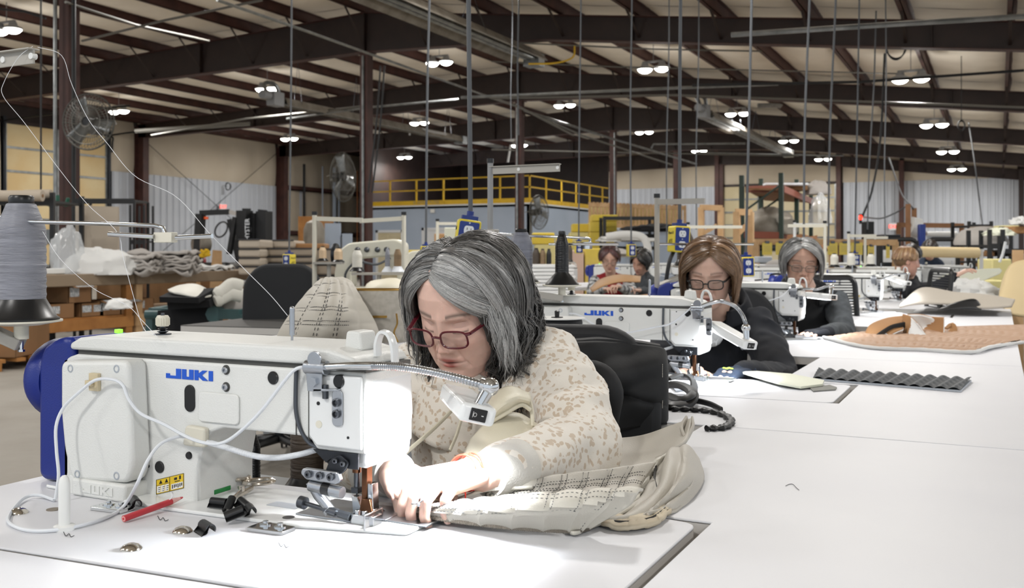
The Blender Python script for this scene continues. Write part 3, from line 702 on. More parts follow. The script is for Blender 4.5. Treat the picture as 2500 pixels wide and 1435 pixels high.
def fuse(parts,voxel,smooth=6,fac=.5,disp=None,col=None):
    # parts: tapered capsules (p0,p1,r0,r1) or ellipsoids ('e',c,(rx,ry,rz),R) grown into one continuous skin
    mb=MB()
    for p in parts:
        if p[0]=='e':
            st=len(mb.v); mb.sphere((0,0,0),p[2],20,14); R=p[3].to_4x4() if len(p)>3 and p[3] is not None else Matrix()
            mb.xf(Matrix.Translation(Vector(p[1]))@R,st)
        else:
            a,b,r0,r1=Vector(p[0]),Vector(p[1]),p[2],p[3]; d=(b-a).normalized()
            pr=[(a-d*r0*math.cos(t),r0*math.sin(t)) for t in (.15,.5,.9,1.3)]+[(b+d*r1*math.cos(t),r1*math.sin(t)) for t in (1.3,.9,.5,.15)]
            mb.tube([q[0] for q in pr],[q[1] for q in pr],14)
    me=bpy.data.meshes.new('tmp'); me.from_pydata(mb.v,[],mb.f)
    o=bpy.data.objects.new('tmp',me); COL.objects.link(o)
    m=o.modifiers.new('r','REMESH'); m.mode='VOXEL'; m.voxel_size=voxel; m.adaptivity=0
    if smooth: m=o.modifiers.new('s','SMOOTH'); m.iterations=smooth; m.factor=fac
    dg=bpy.context.evaluated_depsgraph_get(); e=o.evaluated_get(dg); em=e.to_mesh()
    n=len(em.vertices); v=np.empty(n*3); em.vertices.foreach_get('co',v); v=v.reshape(-1,3)
    if disp is not None:
        nn=np.empty(n*3); em.vertices.foreach_get('normal',nn); v=v+nn.reshape(-1,3)*np.array([disp(Vector(p)) for p in v])[:,None]
    out=MB(); out.add([tuple(p) for p in v],[tuple(p.vertices) for p in em.polygons],col)
    e.to_mesh_clear(); bpy.data.objects.remove(o); return out
def folds(scale,amp,dirv=(1,1,1),seed=0):
    def f(p):
        q=Vector((p.x*dirv[0],p.y*dirv[1],p.z*dirv[2]))*scale+Vector((seed,seed*.7,0))
        n=noise.noise(q); return amp*(1-abs(n)*2.4) + amp*.35*noise.noise(q*2.7)
    return f
def hand_parts(Mx,curl=(.5,.5,.5,.5),mirror=1,thumb=.5,spread=.06):
    P=[]; s=mirror
    def T(p): return Mx@Vector((p[0]*s,p[1],p[2]))
    for i,x in enumerate((-.030,-.010,.010,.029)):
        P.append((T((x*.62,.004,0)),T((x,.082-(.006 if i in (0,) else .012*(i==3)),0)),.0165,.0135))
    P.append((T((-.014,.01,-.004)),T((-.030,.045,-.006)),.017,.014))
    Ls=(.070,.078,.073,.058)
    for i,x in enumerate((-.030,-.010,.010,.029)):
        a=0; p=Vector((x,.082-(.006 if i==0 else .012*(i==3)),.0)); ang=-spread*(i-1.4)*-1; r=.0098-.0007*(i==3)
        for seg,(fr,cf) in enumerate(((.46,.9),(.30,1.25),(.24,.7))):
            a+=curl[i]*cf; d=Vector((math.sin(ang),math.cos(ang)*math.cos(a),-math.sin(a))); q=p+d*Ls[i]*fr
            P.append((T(p),T(q),r,r*.92)); p=q; r*=.93
    p=Vector((-.030,.022,-.004)); d=Vector((-.62,.72,-.25)).normalized(); q=p+d*.038; P.append((T(p),T(q),.0145,.0115)); 
    d2=Vector((-.25+.3*thumb,.9,-.35*thumb)).normalized(); q2=q+d2*.030; P.append((T(q),T(q2),.0112,.0098)); d3=Vector((-.05+.3*thumb,.95,-.3*thumb)).normalized(); P.append((T(q2),T(q2+d3*.024),.0098,.0078))
    return P
def hand_mx(wrist,tip,palm_down):
    w=Vector(wrist); y=(Vector(tip)-w).normalized(); z=-Vector(palm_down); z=(z-y*z.dot(y)).normalized(); x=y.cross(z)
    m=Matrix((x,y,z)).transposed().to_4x4(); m.translation=w; return m
# ---- hair: locks laid from the parting over the skull, then falling
def hair(parent,Mx,locks,cap,name='hair',strands=True,seed=1):
    R=random.Random(seed); mb=MB(); C=Vector((0,-.006,.014)); RD=Vector((.081,.100,.097))
    inv=Mx.to_3x3().inverted(); gl=(inv@Vector((0,0,-1))).normalized()
    def ell(d,off): d=d.normalized(); return Vector((C.x+d.x*(RD.x+off),C.y+d.y*(RD.y+off),C.z+d.z*(RD.z+off)))
    def path(L,j=0):
        # L: d0, d1, mid push, vol, length, g (gravity share), inward, wave
        d0=Vector(L['d0']).normalized(); d1=Vector(L['d1']).normalized(); dm=(d0+d1)/2+Vector(L.get('mid',(0,0,0)))
        pts=[]; n1=9
        for i in range(n1+1):
            t=i/n1; a=d0*(1-t)**2+dm.normalized()*2*t*(1-t)+d1*t*t
            pts.append(ell(a,L['vol']*(math.sin(min(1,t*1.4)*PI/2)**.7)+.002))
        g=(Vector(L.get('fall',(0,0,-1)))*(1-L.get('g',.5))+gl*L.get('g',.5)).normalized(); p=pts[-1].copy(); d=(pts[-1]-pts[-2]).normalized()
        n2=9; st=L['len']/n2; rad=Vector((p.x,p.y-C.y,0)).normalized() if Vector((p.x,p.y-C.y,0)).length>1e-4 else Vector((0,-1,0))
        for i in range(n2):
            t=(i+1)/n2; d=(d*.6+g*.55-rad*(L.get('inw',0)*t*t)+rad*L.get('out',0)*(1-t)).normalized()
            p=p+d*st
            # keep out of the skull
            q=p-C; e=Vector((q.x/(RD.x+.003),q.y/(RD.y+.003),max(q.z,-.05)/(RD.z)))
            if e.length<1 and q.z>-.08: 
                s=1/max(e.length,.3); p=Vector((C.x+q.x*s,C.y+q.y*s,p.z))
            w=L.get('wave',0); ph=L.get('ph',0)
            pts.append(p+rad.cross(Vector((0,0,1)))*w*math.sin(ph+i*1.1)*t+rad*w*.6*math.cos(ph+i*1.3)*t)
        return pts
    def ribbon(pts,w,th,col,n=6,tip=None):
        k=len(pts); vs=[]; cs=[]
        for i,p in enumerate(pts):
            t=(pts[min(i+1,k-1)]-pts[max(i-1,0)]).normalized(); nrm=(p-C); nrm=(nrm-t*nrm.dot(t)); nrm=nrm.normalized() if nrm.length>1e-5 else t.orthogonal(); s=t.cross(nrm)
            u=i/(k-1); f=(.55+.45*math.sin(min(1,u*3)*PI/2))*(1 if u<.6 else max(.08,1-((u-.6)/.4)**1.6))
            for j in range(n):
                a=2*PI*j/n; vs.append(tuple(Mx@(p+s*(math.cos(a)*w*f)+nrm*(math.sin(a)*th*f))))
                c=col if tip is None else tuple(col[q]*(1-u)+tip[q]*u for q in range(3)); sh=.9+.1*math.sin(a); cs.append(tuple(q*sh for q in c))
        mb.add(vs,[(i*n+j,i*n+(j+1)%n,(i+1)*n+(j+1)%n,(i+1)*n+j) for i in range(k-1) for j in range(n)]+[tuple(range(n))[::-1],tuple((k-1)*n+j for j in range(n))],cs)
    for L in locks:
        P=path(L); ribbon(P,L.get('w',.007),L.get('th',.0028),L['col'],6,L.get('tip'))
        if strands:
            for q in range(L.get('ns',7)):
                L2=dict(L); J=L.get('jit',.05); L2['d0']=Vector(L['d0'])+Vector((R.gauss(0,J),R.gauss(0,J),R.gauss(0,J)*.4)); L2['d1']=Vector(L['d1'])+Vector((R.gauss(0,J),R.gauss(0,J),R.gauss(0,J)))*.9
                L2['vol']=L['vol']+R.uniform(.000,.0042); L2['len']=L['len']*R.uniform(.7,1.12); L2['ph']=L.get('ph',0)+R.gauss(0,.5)
                f=R.uniform(.55,1.65); c=tuple(min(1,x*f) for x in L['col']); tp=tuple(min(1,x*f) for x in L['tip']) if L.get('tip') else None
                ribbon(path(L2),R.uniform(.0005,.0011),.0005,c,3,tp)
    o=obj(name,mb,'hair_mat',parent)
    # dark under-layer on the scalp
    m=MB(); nu,nv=40,24; vs=[]; keep=[]
    for j in range(nv+1):
        el=PI/2-(PI*.74)*j/nv
        for i in range(nu):
            a=2*PI*i/nu; d=Vector((math.sin(a)*math.cos(el),math.cos(a)*math.cos(el),math.sin(el))); vs.append(tuple(Mx@ell(d,-.001))); keep.append(not (d.y>.15 and d.z<cap))
    fs=[]
    for j in range(nv):
        for i in range(nu):
            q=(j*nu+i,j*nu+(i+1)%nu,(j+1)*nu+(i+1)%nu,(j+1)*nu+i)
            if all(keep[k] for k in q): fs.append(q)
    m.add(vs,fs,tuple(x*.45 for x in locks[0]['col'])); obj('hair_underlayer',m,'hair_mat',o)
    return o
def sph(az,el):
    # az 0 = face front, + = person's right (local +x); el up
    return (math.sin(az)*math.cos(el),math.cos(az)*math.cos(el),math.sin(el))
def glasses(parent,Mx,mat,lw,lh,fw,name='glasses',zc=-.006,wire=False):
    t=MB(); y=.106
    def T(p): return Mx@Vector(p)
    for s in (-1,1):
        P=[]
        for k in range(33):
            a=2*PI*k/32; cx=s*(lw/2+.0085); x=cx+lw/2*math.copysign(abs(math.cos(a))**.62,math.cos(a)); z=zc+lh/2*math.copysign(abs(math.sin(a))**.62,math.sin(a)); P.append(T((x,y-(abs(x)**2)*2.2,z)))
        t.tube(P,fw,6,cap=False)
        e=(s*(lw+.0085),y-(lw+.0085)**2*2.2,zc+lh*.28); t.tube([T((s*(lw+.006),y-(lw+.006)**2*2.2,zc+lh*.3)),T((s*(lw+.013),e[1]-.004,zc+lh*.3))],[fw*1.6,fw*1.5],6)
        t.tube([T((s*(lw+.013),e[1]-.004,zc+lh*.3)),T((s*.0775,.03,zc+lh*.25)),T((s*.0785,-.015,zc+.004)),T((s*.077,-.035,zc-.02))],[fw*1.25]*4,6,flat=1.9 if not wire else 1)
    t.tube([T((-.0085,y,zc+.003)),T((0,y+.003,zc+.006)),T((.0085,y,zc+.003))],fw*1.15,6)
    g=obj(name,t,mat,parent)
    for s in (-1,1):
        l=MB(); cx=s*(lw/2+.0085); 
        P=[(cx+lw/2*.96*math.copysign(abs(math.cos(a))**.62,math.cos(a)),zc+lh/2*.96*math.copysign(abs(math.sin(a))**.62,math.sin(a))) for a in [2*PI*k/28 for k in range(28)]]
        vs=[T((x,y-abs(x)**2*2.2+dy,z)) for dy in (.0006,-.0006) for x,z in P]; n=len(P)
        l.add(vs,[tuple(range(n)),tuple(range(2*n-1,n-1,-1))]+[(i,(i+1)%n,(i+1)%n+n,i+n) for i in range(n)]); obj('lens',l,'glass_lens',g)
    return g
def mixc(a,b,t): return tuple(a[i]*(1-t)+b[i]*t for i in range(3))
# ================================================================== woman at the nearest machine
def leopard(name,base,spot,scale):
    m=M(name,base,.85,bump=.25,bs=500,sheen=.3); nt=m.node_tree; L=nt.links; b=nt.nodes['Principled BSDF']
    tc=nt.nodes.new('ShaderNodeTexCoord'); n=nt.nodes.new('ShaderNodeTexNoise'); n.inputs['Scale'].default_value=scale*.7; L.new(tc.outputs['Object'],n.inputs['Vector'])
    mx=nt.nodes.new('ShaderNodeMix'); mx.data_type='RGBA'; mx.inputs[0].default_value=.022; L.new(tc.outputs['Object'],mx.inputs[6]); L.new(n.outputs['Color'],mx.inputs[7])
    v=nt.nodes.new('ShaderNodeTexVoronoi'); v.inputs['Scale'].default_value=scale; v.inputs['Randomness'].default_value=.9; L.new(mx.outputs[2],v.inputs['Vector'])
    r=nt.nodes.new('ShaderNodeValToRGB'); e=r.color_ramp.elements; e[0].position=0; e[0].color=lin(spot); e[1].position=.33; e[1].color=lin(spot)
    q=e.new(.41); q.color=lin(base); L.new(v.outputs['Distance'],r.inputs[0]); L.new(r.outputs[0],b.inputs['Base Color']); return m
leopard('spotted_fleece','e6e0d6','cbbaa6',74)
M('rib_cuff','d2cfc8',.85,bump=.6,bs=300)
M('red_string','d2301f',.7)
M('silver','d5d5d8',.2,metal=1)
M('cream_vinyl','d9d3bf',.45,bump=.3,bs=700)
w1=thing('person','seated woman with wavy grey hair and maroon glasses in a cream spotted sweatshirt, sewing','person',tuple(A(1230,1400,2.15)))
w1.location.z=.45; w1['_w']=tuple(w1.location)
HM=head_matrix(A(1072,811,1.865),(-.42,-.43,.80),(-.2,1,.45),1.07)
SK=(.80,.53,.44); 
body=MB(); head_mesh(body,HM,SK,(.40,.11,.09),(.09,.07,.055),nr=130,na=150,age=1.3,fat=1.16)
# neck and shoulders under the shirt
neck=fuse([(HM@Vector((0,-.03,-.05)),A(1235,925,2.06),.060,.062),(A(1225,925,2.08),A(1250,1000,2.14),.06,.09),(HM@Vector((0,.02,-.085)),A(1205,930,2.0),.040,.055),(A(1210,960,2.12),A(1240,1250,2.24),.08,.11)],.008,4)
body.add(neck.v,neck.f,SK)
# arms and hands
wristL=A(1175,1158,1.50); elbL=A(1425,1092,1.77); shL=A(1335,895,1.99)
handL=hand_mx(A(1150,1155,1.485),A(985,1195,1.37),(-.10,.1,-1))
hp=hand_parts(handL,(.62,.68,.72,.74),-1,.8,.05)+[(wristL,A(1140,1156,1.48),.028,.024),(elbL,wristL,.038,.028)]
hl=fuse(hp,.0024,5,.5)
body.add(hl.v,hl.f,SK)
wristR=A(968,1160,1.56); handR=hand_mx(A(975,1160,1.55),A(1035,1212,1.43),(0,.2,-1))
hr=fuse(hand_parts(handR,(.45,.5,.5,.5),1,.6,.05)+[(wristR,A(980,1162,1.545),.028,.024),(A(880,1130,1.85),wristR,.036,.028)],.0032,5,.5)
body.add(hr.v,hr.f,SK)
# legs on the seat
lg=fuse([(A(1210,1330,2.1)+Vector((0,0,0)),A(1210,1330,2.1)+Vector((.02,-.42,.02)),.09,.07),(A(1330,1330,2.2),A(1330,1330,2.2)+Vector((.02,-.42,.02)),.09,.07)],.012,4)
body.add(lg.v,lg.f,SK)
obj('body',body,'skin_warm',w1)
# sweatshirt
shR=A(1045,905,2.10); elR=A(870,1120,1.90)
tor=[(A(1215,935,2.09),A(1240,1060,2.14),.115,.165),(A(1240,1060,2.14),A(1250,1330,2.20),.17,.19),(A(1110,960,2.10),A(1170,1200,2.16),.10,.15),
     (A(1215,900,2.06),shL,.085,.080),(A(1190,905,2.08),shR,.085,.078),
     (shL,A(1395,990,1.88),.080,.077),(A(1395,990,1.88),elbL,.079,.070),(elbL,A(1330,1125,1.66),.070,.058),(A(1330,1125,1.66),A(1225,1148,1.545),.058,.043),
     (shR,A(940,1010,2.02),.078,.070),(A(940,1010,2.02),elR,.070,.062),(elR,A(925,1148,1.66),.060,.042),
     (A(1265,865,2.06),A(1150,945,1.97),.055,.050),(A(1150,945,1.97),A(1040,935,2.04),.05,.05),(A(1150,960,1.98),A(1150,1100,2.0),.06,.09)]
def f1(p):
    q=p*9; n=noise.noise(Vector((q.x*1.1,q.y*1.1,q.z*1.9))); n2=noise.noise(p*26+Vector((3,1,2))); return .011*(.5-abs(n)*2)+.0035*n2
ts=fuse(tor,.0075,7,.55,f1); sw=obj('sweatshirt',ts,'spotted_fleece',w1)
for (a,b,r0,r1) in ((A(1262,1143,1.575),A(1192,1156,1.512),.047,.036),(A(912,1148,1.66),A(966,1158,1.575),.045,.036)):
    m=MB(); a,b=Vector(a),Vector(b); pts=[a.lerp(b,t/8) for t in range(9)]; m.tube(pts,[r0*(1-t/8)+r1*t/8+.0012*(t%2) for t in range(9)],40)
    obj('cuff',m,'rib_cuff',w1)
# folded collar flaps
g=patch([[A(1300,800,2.08),A(1355,840,2.02),A(1385,900,1.98)],[A(1268,840,2.0),A(1300,890,1.93),A(1310,960,1.90)],[A(1225,900,1.95),A(1225,960,1.90),A(1205,1010,1.88)]],16,16)
obj('collar',patch_mb(g),'spotted_fleece',w1,sol=.008)
g=patch([[A(1020,930,2.0),A(1015,980,1.99),A(1000,1050,1.98)],[A(1060,950,1.95),A(1075,1010,1.93),A(1060,1090,1.93)],[A(1110,960,1.93),A(1150,1030,1.92),A(1150,1110,1.94)]],14,14)
obj('collar',patch_mb(g),'spotted_fleece',w1,sol=.008)
# glasses, hair
gl=glasses(w1,HM,'frame_maroon',.050,.033,.0021,zc=-.008)
R=random.Random(5); GR=[(.28,.28,.28),(.16,.155,.15),(.09,.086,.082),(.44,.44,.435),(.05,.047,.045)]
locks=[]
def addlock(az,el,d0,mid,vol,ln,col,tip=None,**k):
    locks.append(dict(d0=d0,d1=sph(az,el),mid=mid,vol=vol,len=ln,col=col,tip=tip,**k))
for i in range(250):
    az=R.uniform(1.22,PI+.25)*R.choice((-1,1)); t=abs(az)/PI
    yb=.55-.9*t+R.gauss(0,.12); d0=(.18+R.gauss(0,.07),yb,.95)
    c=R.choice(GR[:5] if t>.5 else (GR[0],GR[1],GR[3],GR[1])); k_=R.uniform(.75,1.25); c=tuple(x*k_ for x in c)
    addlock(az,R.uniform(-.15,.25),d0,(0,0,.05),R.uniform(.002,.013)+.016*(t<.75),R.uniform(.06,.13)+.06*(t>.5),c,tuple(x*(.5 if t>.5 else .8) for x in c),w=R.uniform(.006,.010),th=.0028,g=.55,inw=.12,wave=.014*t+.002,ph=R.uniform(0,6),ns=8)
# fringe: sweeps over the forehead to both sides of the parting
for i in range(64):
    s=R.random(); az=(-1.02-.34*s) ; d0=(.22+R.gauss(0,.05),.62-.25*s,.82+.1*s)
    k_=R.uniform(.7,1.2); c=tuple(x*k_ for x in (.40,.40,.395)); addlock(az,R.uniform(-.02,.22)+.2*s,d0,(.02,.26-.1*s,-.05+.10*s),R.uniform(.004,.020),R.uniform(.06,.13),c,tuple(x*.9 for x in c),w=R.uniform(.006,.009),th=.0025,g=.5,out=.25,wave=.004,ph=R.uniform(0,6),ns=10,jit=.04)
for i in range(46):
    s=R.random(); az=(1.05+.35*s); d0=(.28+R.gauss(0,.04),.60-.25*s,.80+.1*s)
    k_=R.uniform(.6,1.15); c=tuple(x*k_ for x in (.36,.36,.355)); addlock(az,R.uniform(-.05,.2)+.15*s,d0,(.10,.16-.1*s,.0),R.uniform(.006,.020),R.uniform(.05,.12),c,tuple(x*.8 for x in c),w=R.uniform(.006,.009),th=.0025,g=.5,wave=.003,ph=R.uniform(0,6),ns=9,jit=.04)
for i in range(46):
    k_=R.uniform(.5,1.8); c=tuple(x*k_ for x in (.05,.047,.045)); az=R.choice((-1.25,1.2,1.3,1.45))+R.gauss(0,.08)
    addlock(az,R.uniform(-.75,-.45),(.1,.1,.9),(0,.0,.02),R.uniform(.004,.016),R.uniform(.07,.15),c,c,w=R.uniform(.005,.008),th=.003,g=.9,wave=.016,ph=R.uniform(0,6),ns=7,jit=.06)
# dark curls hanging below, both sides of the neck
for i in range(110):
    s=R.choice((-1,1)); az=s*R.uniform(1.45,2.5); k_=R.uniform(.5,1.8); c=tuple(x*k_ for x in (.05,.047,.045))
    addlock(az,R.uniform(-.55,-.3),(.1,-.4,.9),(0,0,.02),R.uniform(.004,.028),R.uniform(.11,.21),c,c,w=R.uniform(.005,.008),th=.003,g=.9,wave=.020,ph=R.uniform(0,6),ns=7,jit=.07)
for i in range(60):
    k_=R.uniform(.4,1.5); c=tuple(x*k_ for x in (.16,.155,.15))
    addlock(-R.uniform(1.55,2.5),R.uniform(-.35,.0),(.1,-.3,.9),(-.1,0,.02),R.uniform(.022,.046),R.uniform(.07,.15),c,tuple(x*.6 for x in c),w=R.uniform(.004,.008),th=.003,g=.8,out=.2,wave=.024,ph=R.uniform(0,6),ns=8,jit=.07)
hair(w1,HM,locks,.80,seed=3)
# bracelet strings and ring
m=MB()
for da,tl in ((0,0),(.012,.35),(.018,-.25)):
    c=Vector(A(1128,1156,1.475))+(wristL-Vector(A(985,1195,1.37))).normalized()*da; ax=(wristL-Vector(A(985,1195,1.37))).normalized(); u=ax.orthogonal().normalized(); w_=ax.cross(u)
    m.tube([c+u*(.031*math.cos(a))+w_*(.026*math.sin(a))+ax*(.012*tl*math.sin(a)) for a in [2*PI*k/30 for k in range(31)]],.0016,6,cap=False)
e=A(1134,1180,1.445); m.tube(crom([e,A(1136,1200,1.44),A(1136,1228,1.437)],8),.0011,5); m.sphere(A(1136,1231,1.437),.003,8,6)
obj('bracelet',m,'red_string',w1)
m=MB(); c=Vector(A(1022,1222,1.392)); ax=Vector((.3,.2,-.9)).normalized(); u=ax.orthogonal().normalized(); w_=ax.cross(u)
m.tube([c+u*(.0105*math.cos(a))+w_*(.0105*math.sin(a)) for a in [2*PI*k/20 for k in range(21)]],.0011,6,cap=False); m.sphere(A(1022,1232,1.378),.003,8,6); obj('ring',m,'silver',w1)
# ================================================================== the other seated women
M('fleece_black','12141a',.9,c2='171b24',vs=6)
M('fleece_navy','1a2638',.9)
M('knit_grey','4c5156',.9,bump=.5,bs=300,c2='3f4347',vs=30)
M('vest_black','101216',.8,c2='181b20',vs=8)
M('glove_black','131720',.8)
M('shirt_red','8c1620',.8); M('zebra','c7c9ca',.8,c2='17181a',vs=22,det=1)
M('print_white','dfe3e8',.5); M('print_lime','a8e23a',.5)
M('brown_knit','1c1c1f',.9)
M('jeans_dark','1d2330',.9)
def bob(R,n,cols,part,lens,vol,parts=(1.15,PI+.2),fringe=(),wave=.002,inw=.5,w=(.006,.009),ns=8,g=.75,d0y=.5,jit=.05):
    out=[]
    for i in range(n):
        az=R.uniform(*parts)*R.choice((-1,1)); t=abs(az)/PI; c=R.choice(cols); f=R.uniform(.7,1.3); c=tuple(x*f for x in c)
        out.append(dict(d0=(part+R.gauss(0,.05),d0y-.8*t+R.gauss(0,.08),.95),d1=sph(az,R.uniform(-.1,.25)),mid=(0,0,.05),vol=R.uniform(*vol),len=R.uniform(*lens),col=c,tip=tuple(x*.75 for x in c),w=R.uniform(*w),th=.0028,g=g,inw=inw,wave=wave,ph=R.uniform(0,6),ns=ns,jit=jit))
    for (az0,az1,k,midv,vol2,ln,fc) in fringe:
        for i in range(k):
            s=R.random(); f=R.uniform(.75,1.25); c=tuple(x*f for x in fc)
            out.append(dict(d0=(part+R.gauss(0,.03),.66-.35*s,.8+.1*s),d1=sph(az0+(az1-az0)*s,R.uniform(-.05,.25)+.1*s),mid=(midv[0],midv[1]*(1-.4*s),midv[2]),vol=R.uniform(*vol2),len=R.uniform(*ln),col=c,tip=tuple(x*.8 for x in c),w=R.uniform(*w),th=.0024,g=g,inw=inw*.4,wave=wave,ph=R.uniform(0,6),ns=ns,jit=.035))
    return out
def bodice(t,HM,sh,el,wr,chest,hip,mat,skin,nr=(.05,.06),rad=1.0,vox=.011,hands=None,sleeve=None,amp=.009,torso_mat=None,skincol=(.68,.44,.34),head=None,neckmat='skin_warm'):
    # sh, el, wr: right then left; chest: base of neck
    b=MB()
    if head: head_mesh(b,HM,skincol,**head)
    nk=fuse([(HM@Vector((0,-.03,-.05)),chest,nr[0],nr[1]),(HM@Vector((0,.01,-.08)),chest+Vector((0,0,-.04)),.042,.055),(chest,(chest+hip)/2,.06,.11),((chest+hip)/2,hip,.11,.14)],.01,4); b.add(nk.v,nk.f,skincol)
    for i in (0,1):
        if hands and hands[i]:
            hh=fuse([(el[i],wr[i],.036,.027)]+hands[i],.0036,4); b.add(hh.v,hh.f,skincol)
    hip2=[hip+Vector((dx,0,-.0)) for dx in (-.1,.1)]
    lg=fuse([(hip2[0],hip2[0]+Vector((0,-.40,.03)),.085,.065),(hip2[1],hip2[1]+Vector((0,-.40,.03)),.085,.065)],.02,2); 
    b.add(lg.v,lg.f,skincol)
    obj('body',b,neckmat,t)
    j=MB(); jj=fuse([(hip2[0],hip2[0]+Vector((0,-.42,.03)),.10,.075),(hip2[1],hip2[1]+Vector((0,-.42,.03)),.10,.075),(hip2[0],hip2[1],.13,.13)],.02,4)
    obj('trousers',jj,'jeans_dark',t)
    r=rad
    def fn(seed):
        def f(p):
            n=noise.noise(Vector((p.x*9,p.y*9,p.z*15))+Vector((seed,0,0))); return amp*(.5-abs(n)*2)+.003*noise.noise(p*30)
        return f
    mid=(sh[0]+sh[1])/2
    tors=[(mid+Vector((0,0,.0)),(mid*.55+hip*.45),.11*r,.15*r),((mid*.55+hip*.45),hip,.15*r,.165*r),(chest,sh[0],.066*r,.070*r),(chest,sh[1],.066*r,.070*r),(mid+Vector((.0,0,-.05)),mid*.6+hip*.4+Vector((0,-.03,0)),.12*r,.14*r),(chest+Vector((0,0,.02)),chest+Vector((0,-.01,-.08)),.068*r,.09*r)]
    slv=[]
    for i in (0,1):
        slv+=[(sh[i],(sh[i]+el[i])/2,.074*r,.066*r),((sh[i]+el[i])/2,el[i],.066*r,.060*r),(el[i],(el[i]*.45+wr[i]*.55),.058*r,.050*r),((el[i]*.45+wr[i]*.55),wr[i],.050*r,.037*r)]
    if sleeve:
        obj('sleeves',fuse(slv,vox,6,.5,fn(2)),sleeve,t); obj(torso_mat[0],fuse(tors,vox,6,.5,fn(5)),torso_mat[1],t)
    else: obj('jacket',fuse(tors+slv,vox,6,.5,fn(3)),mat,t)
def collar(t,pts,r,mat,h=.05):
    m=MB(); 
    rows=[[p+Vector((0,0,dz))+((p-sum(pts,Vector())/len(pts)).normalized()*o) for p in pts] for dz,o in ((-.01,.0),(h*.6,.004),(h,.012),(h*.55,.024),(h*.1,.034))]
    obj('collar',patch_mb(patch(rows,30,12)),mat,t,sol=.006)
# ---- second woman: brown bob, black glasses, black fleece
w2=thing('person','seated woman with brown bob, black glasses and black jacket at the second machine','person',tuple(A(1740,1150,3.95)))
w2.location.z=.45; w2['_w']=tuple(w2.location)
H2=head_matrix(A(1724,689,3.62),(-.34,-.33,.88),(-.12,1,.35),1.07)
sh2=[A(1640,830,3.95),A(1850,800,3.80)]; el2=[A(1600,950,3.75),A(1910,930,3.50)]; wr2=[A(1668,908,3.22),A(1812,912,3.15)]
h2=[hand_parts(hand_mx(A(1668,908,3.22),A(1722,905,3.02),(0,.2,-1)),(.4,.45,.45,.5),1,.5,.05),hand_parts(hand_mx(A(1805,910,3.14),A(1735,916,2.98),(0,.1,-1)),(.45,.45,.5,.55),-1,.6,.06)]
bodice(w2,H2,sh2,el2,wr2,A(1757,775,3.86),A(1780,1150,4.0),'fleece_black',None,rad=1.12,hands=h2,amp=.012,head=dict(lip=(.36,.15,.12),brow=(.34,.2,.15),nr=100,na=120,age=1.5,fat=1.0,Mx=None,skin=None) if False else None)
b=MB(); head_mesh(b,H2,(.72,.47,.37),(.36,.14,.12),(.22,.13,.10),nr=110,na=130,age=1.5,fat=1.0)
bd=[c for c in w2.children if c.name.startswith('body')][0]
def merge_into(o,mb,org):
    old=o.data; m=MB(); m.v=[tuple(Vector(v.co)+Vector(org)) for v in old.vertices]; m.f=[tuple(p.vertices) for p in old.polygons]
    ca=old.color_attributes.get('Col'); m.c=[tuple(ca.data[i].color[:3]) for i in range(len(m.v))] if ca else [(.6,.36,.27)]*len(m.v)
    m.add(mb.v,mb.f,mb.c); o.data=mesh_of('body',m,'skin_warm',org); 
merge_into(bd,b,w2['_w'])
glasses(w2,H2,'frame_black',.050,.034,.0024,zc=-.006)
R=random.Random(11); BR=[(.22,.12,.06),(.15,.08,.04),(.30,.18,.10),(.10,.052,.028)]
hair(w2,H2,bob(R,210,BR,-.12,(.09,.125),(.010,.026),fringe=((-1.02,-1.3,46,(.05,.20,-.02),(.008,.024),(.09,.125),(.26,.15,.08)),(1.05,1.35,50,(-.05,.22,-.04),(.006,.022),(.09,.125),(.24,.14,.075))),g=.8,inw=.35),.80,seed=8)
def ring_pts(c,rx,ry,Mx=None,a0=-.55,a1=PI+.55,n=14,up=0):
    return [c+Vector((rx*math.cos(a0+(a1-a0)*k/(n-1)),ry*math.sin(a0+(a1-a0)*k/(n-1)),0)) for k in range(n)]
cN=A(1757,760,3.84); F2=basis_cam(-.3,0,1).normalized(); R2=F2.cross(Vector((0,0,1)))
def collar_pts(c,F,r=.072,gap=.5,drop=.03,n=16):
    Rv=F.cross(Vector((0,0,1))).normalized(); out=[]
    for k in range(n):
        a=gap+(2*PI-2*gap)*k/(n-1); out.append(c+F*(math.cos(a)*r*1.1)+Rv*(math.sin(a)*r*1.15)+Vector((0,0,-drop*math.cos(a))))
    return out
collar(w2,collar_pts(cN,F2,.078,.35,.05),.07,'fleece_black',.055)
m=MB(); c=A(1735,815,3.70); m.sphere(c,(.05,.03,.05),14,8); obj('undershirt',m,'print_white',w2)
# logo on the chest, brand strip under the lamp
q=A(1755,842,3.655)
m=MB()
def onq(poly,q,w,F,up=Vector((0,0,1))):
    Rr=Vector((CS,SN,0)); n=Vector((SN,-CS,0)); vs=[q+Rr*(a*w)+up*(b*w) for a,b in poly]; k=len(vs); m.add(vs+[v+n*.002 for v in vs],[tuple(range(k)),tuple(range(2*k-1,k-1,-1))]+[(i,(i+1)%k,(i+1)%k+k,i+k) for i in range(k)])
q=A(1747,833,3.60)
cat=[(-.5,.28),(-.3,.32),(-.15,.1),(.1,.05),(.3,.3),(.5,.5),(.34,.22),(.2,-.1),(.12,-.28),(.14,-.5),(.02,-.52),(.02,-.25),(-.12,-.12),(-.3,-.2),(-.38,-.1),(-.28,.05),(-.35,.16)]
onq(cat,q,.028,None); obj('chest_emblem',m,'print_white',w2)
curve_text('Columbia',.016,'cord_grey',A(1828,850,3.50),(PI/2,0,TH+.25),parent=w2,ext=.001)
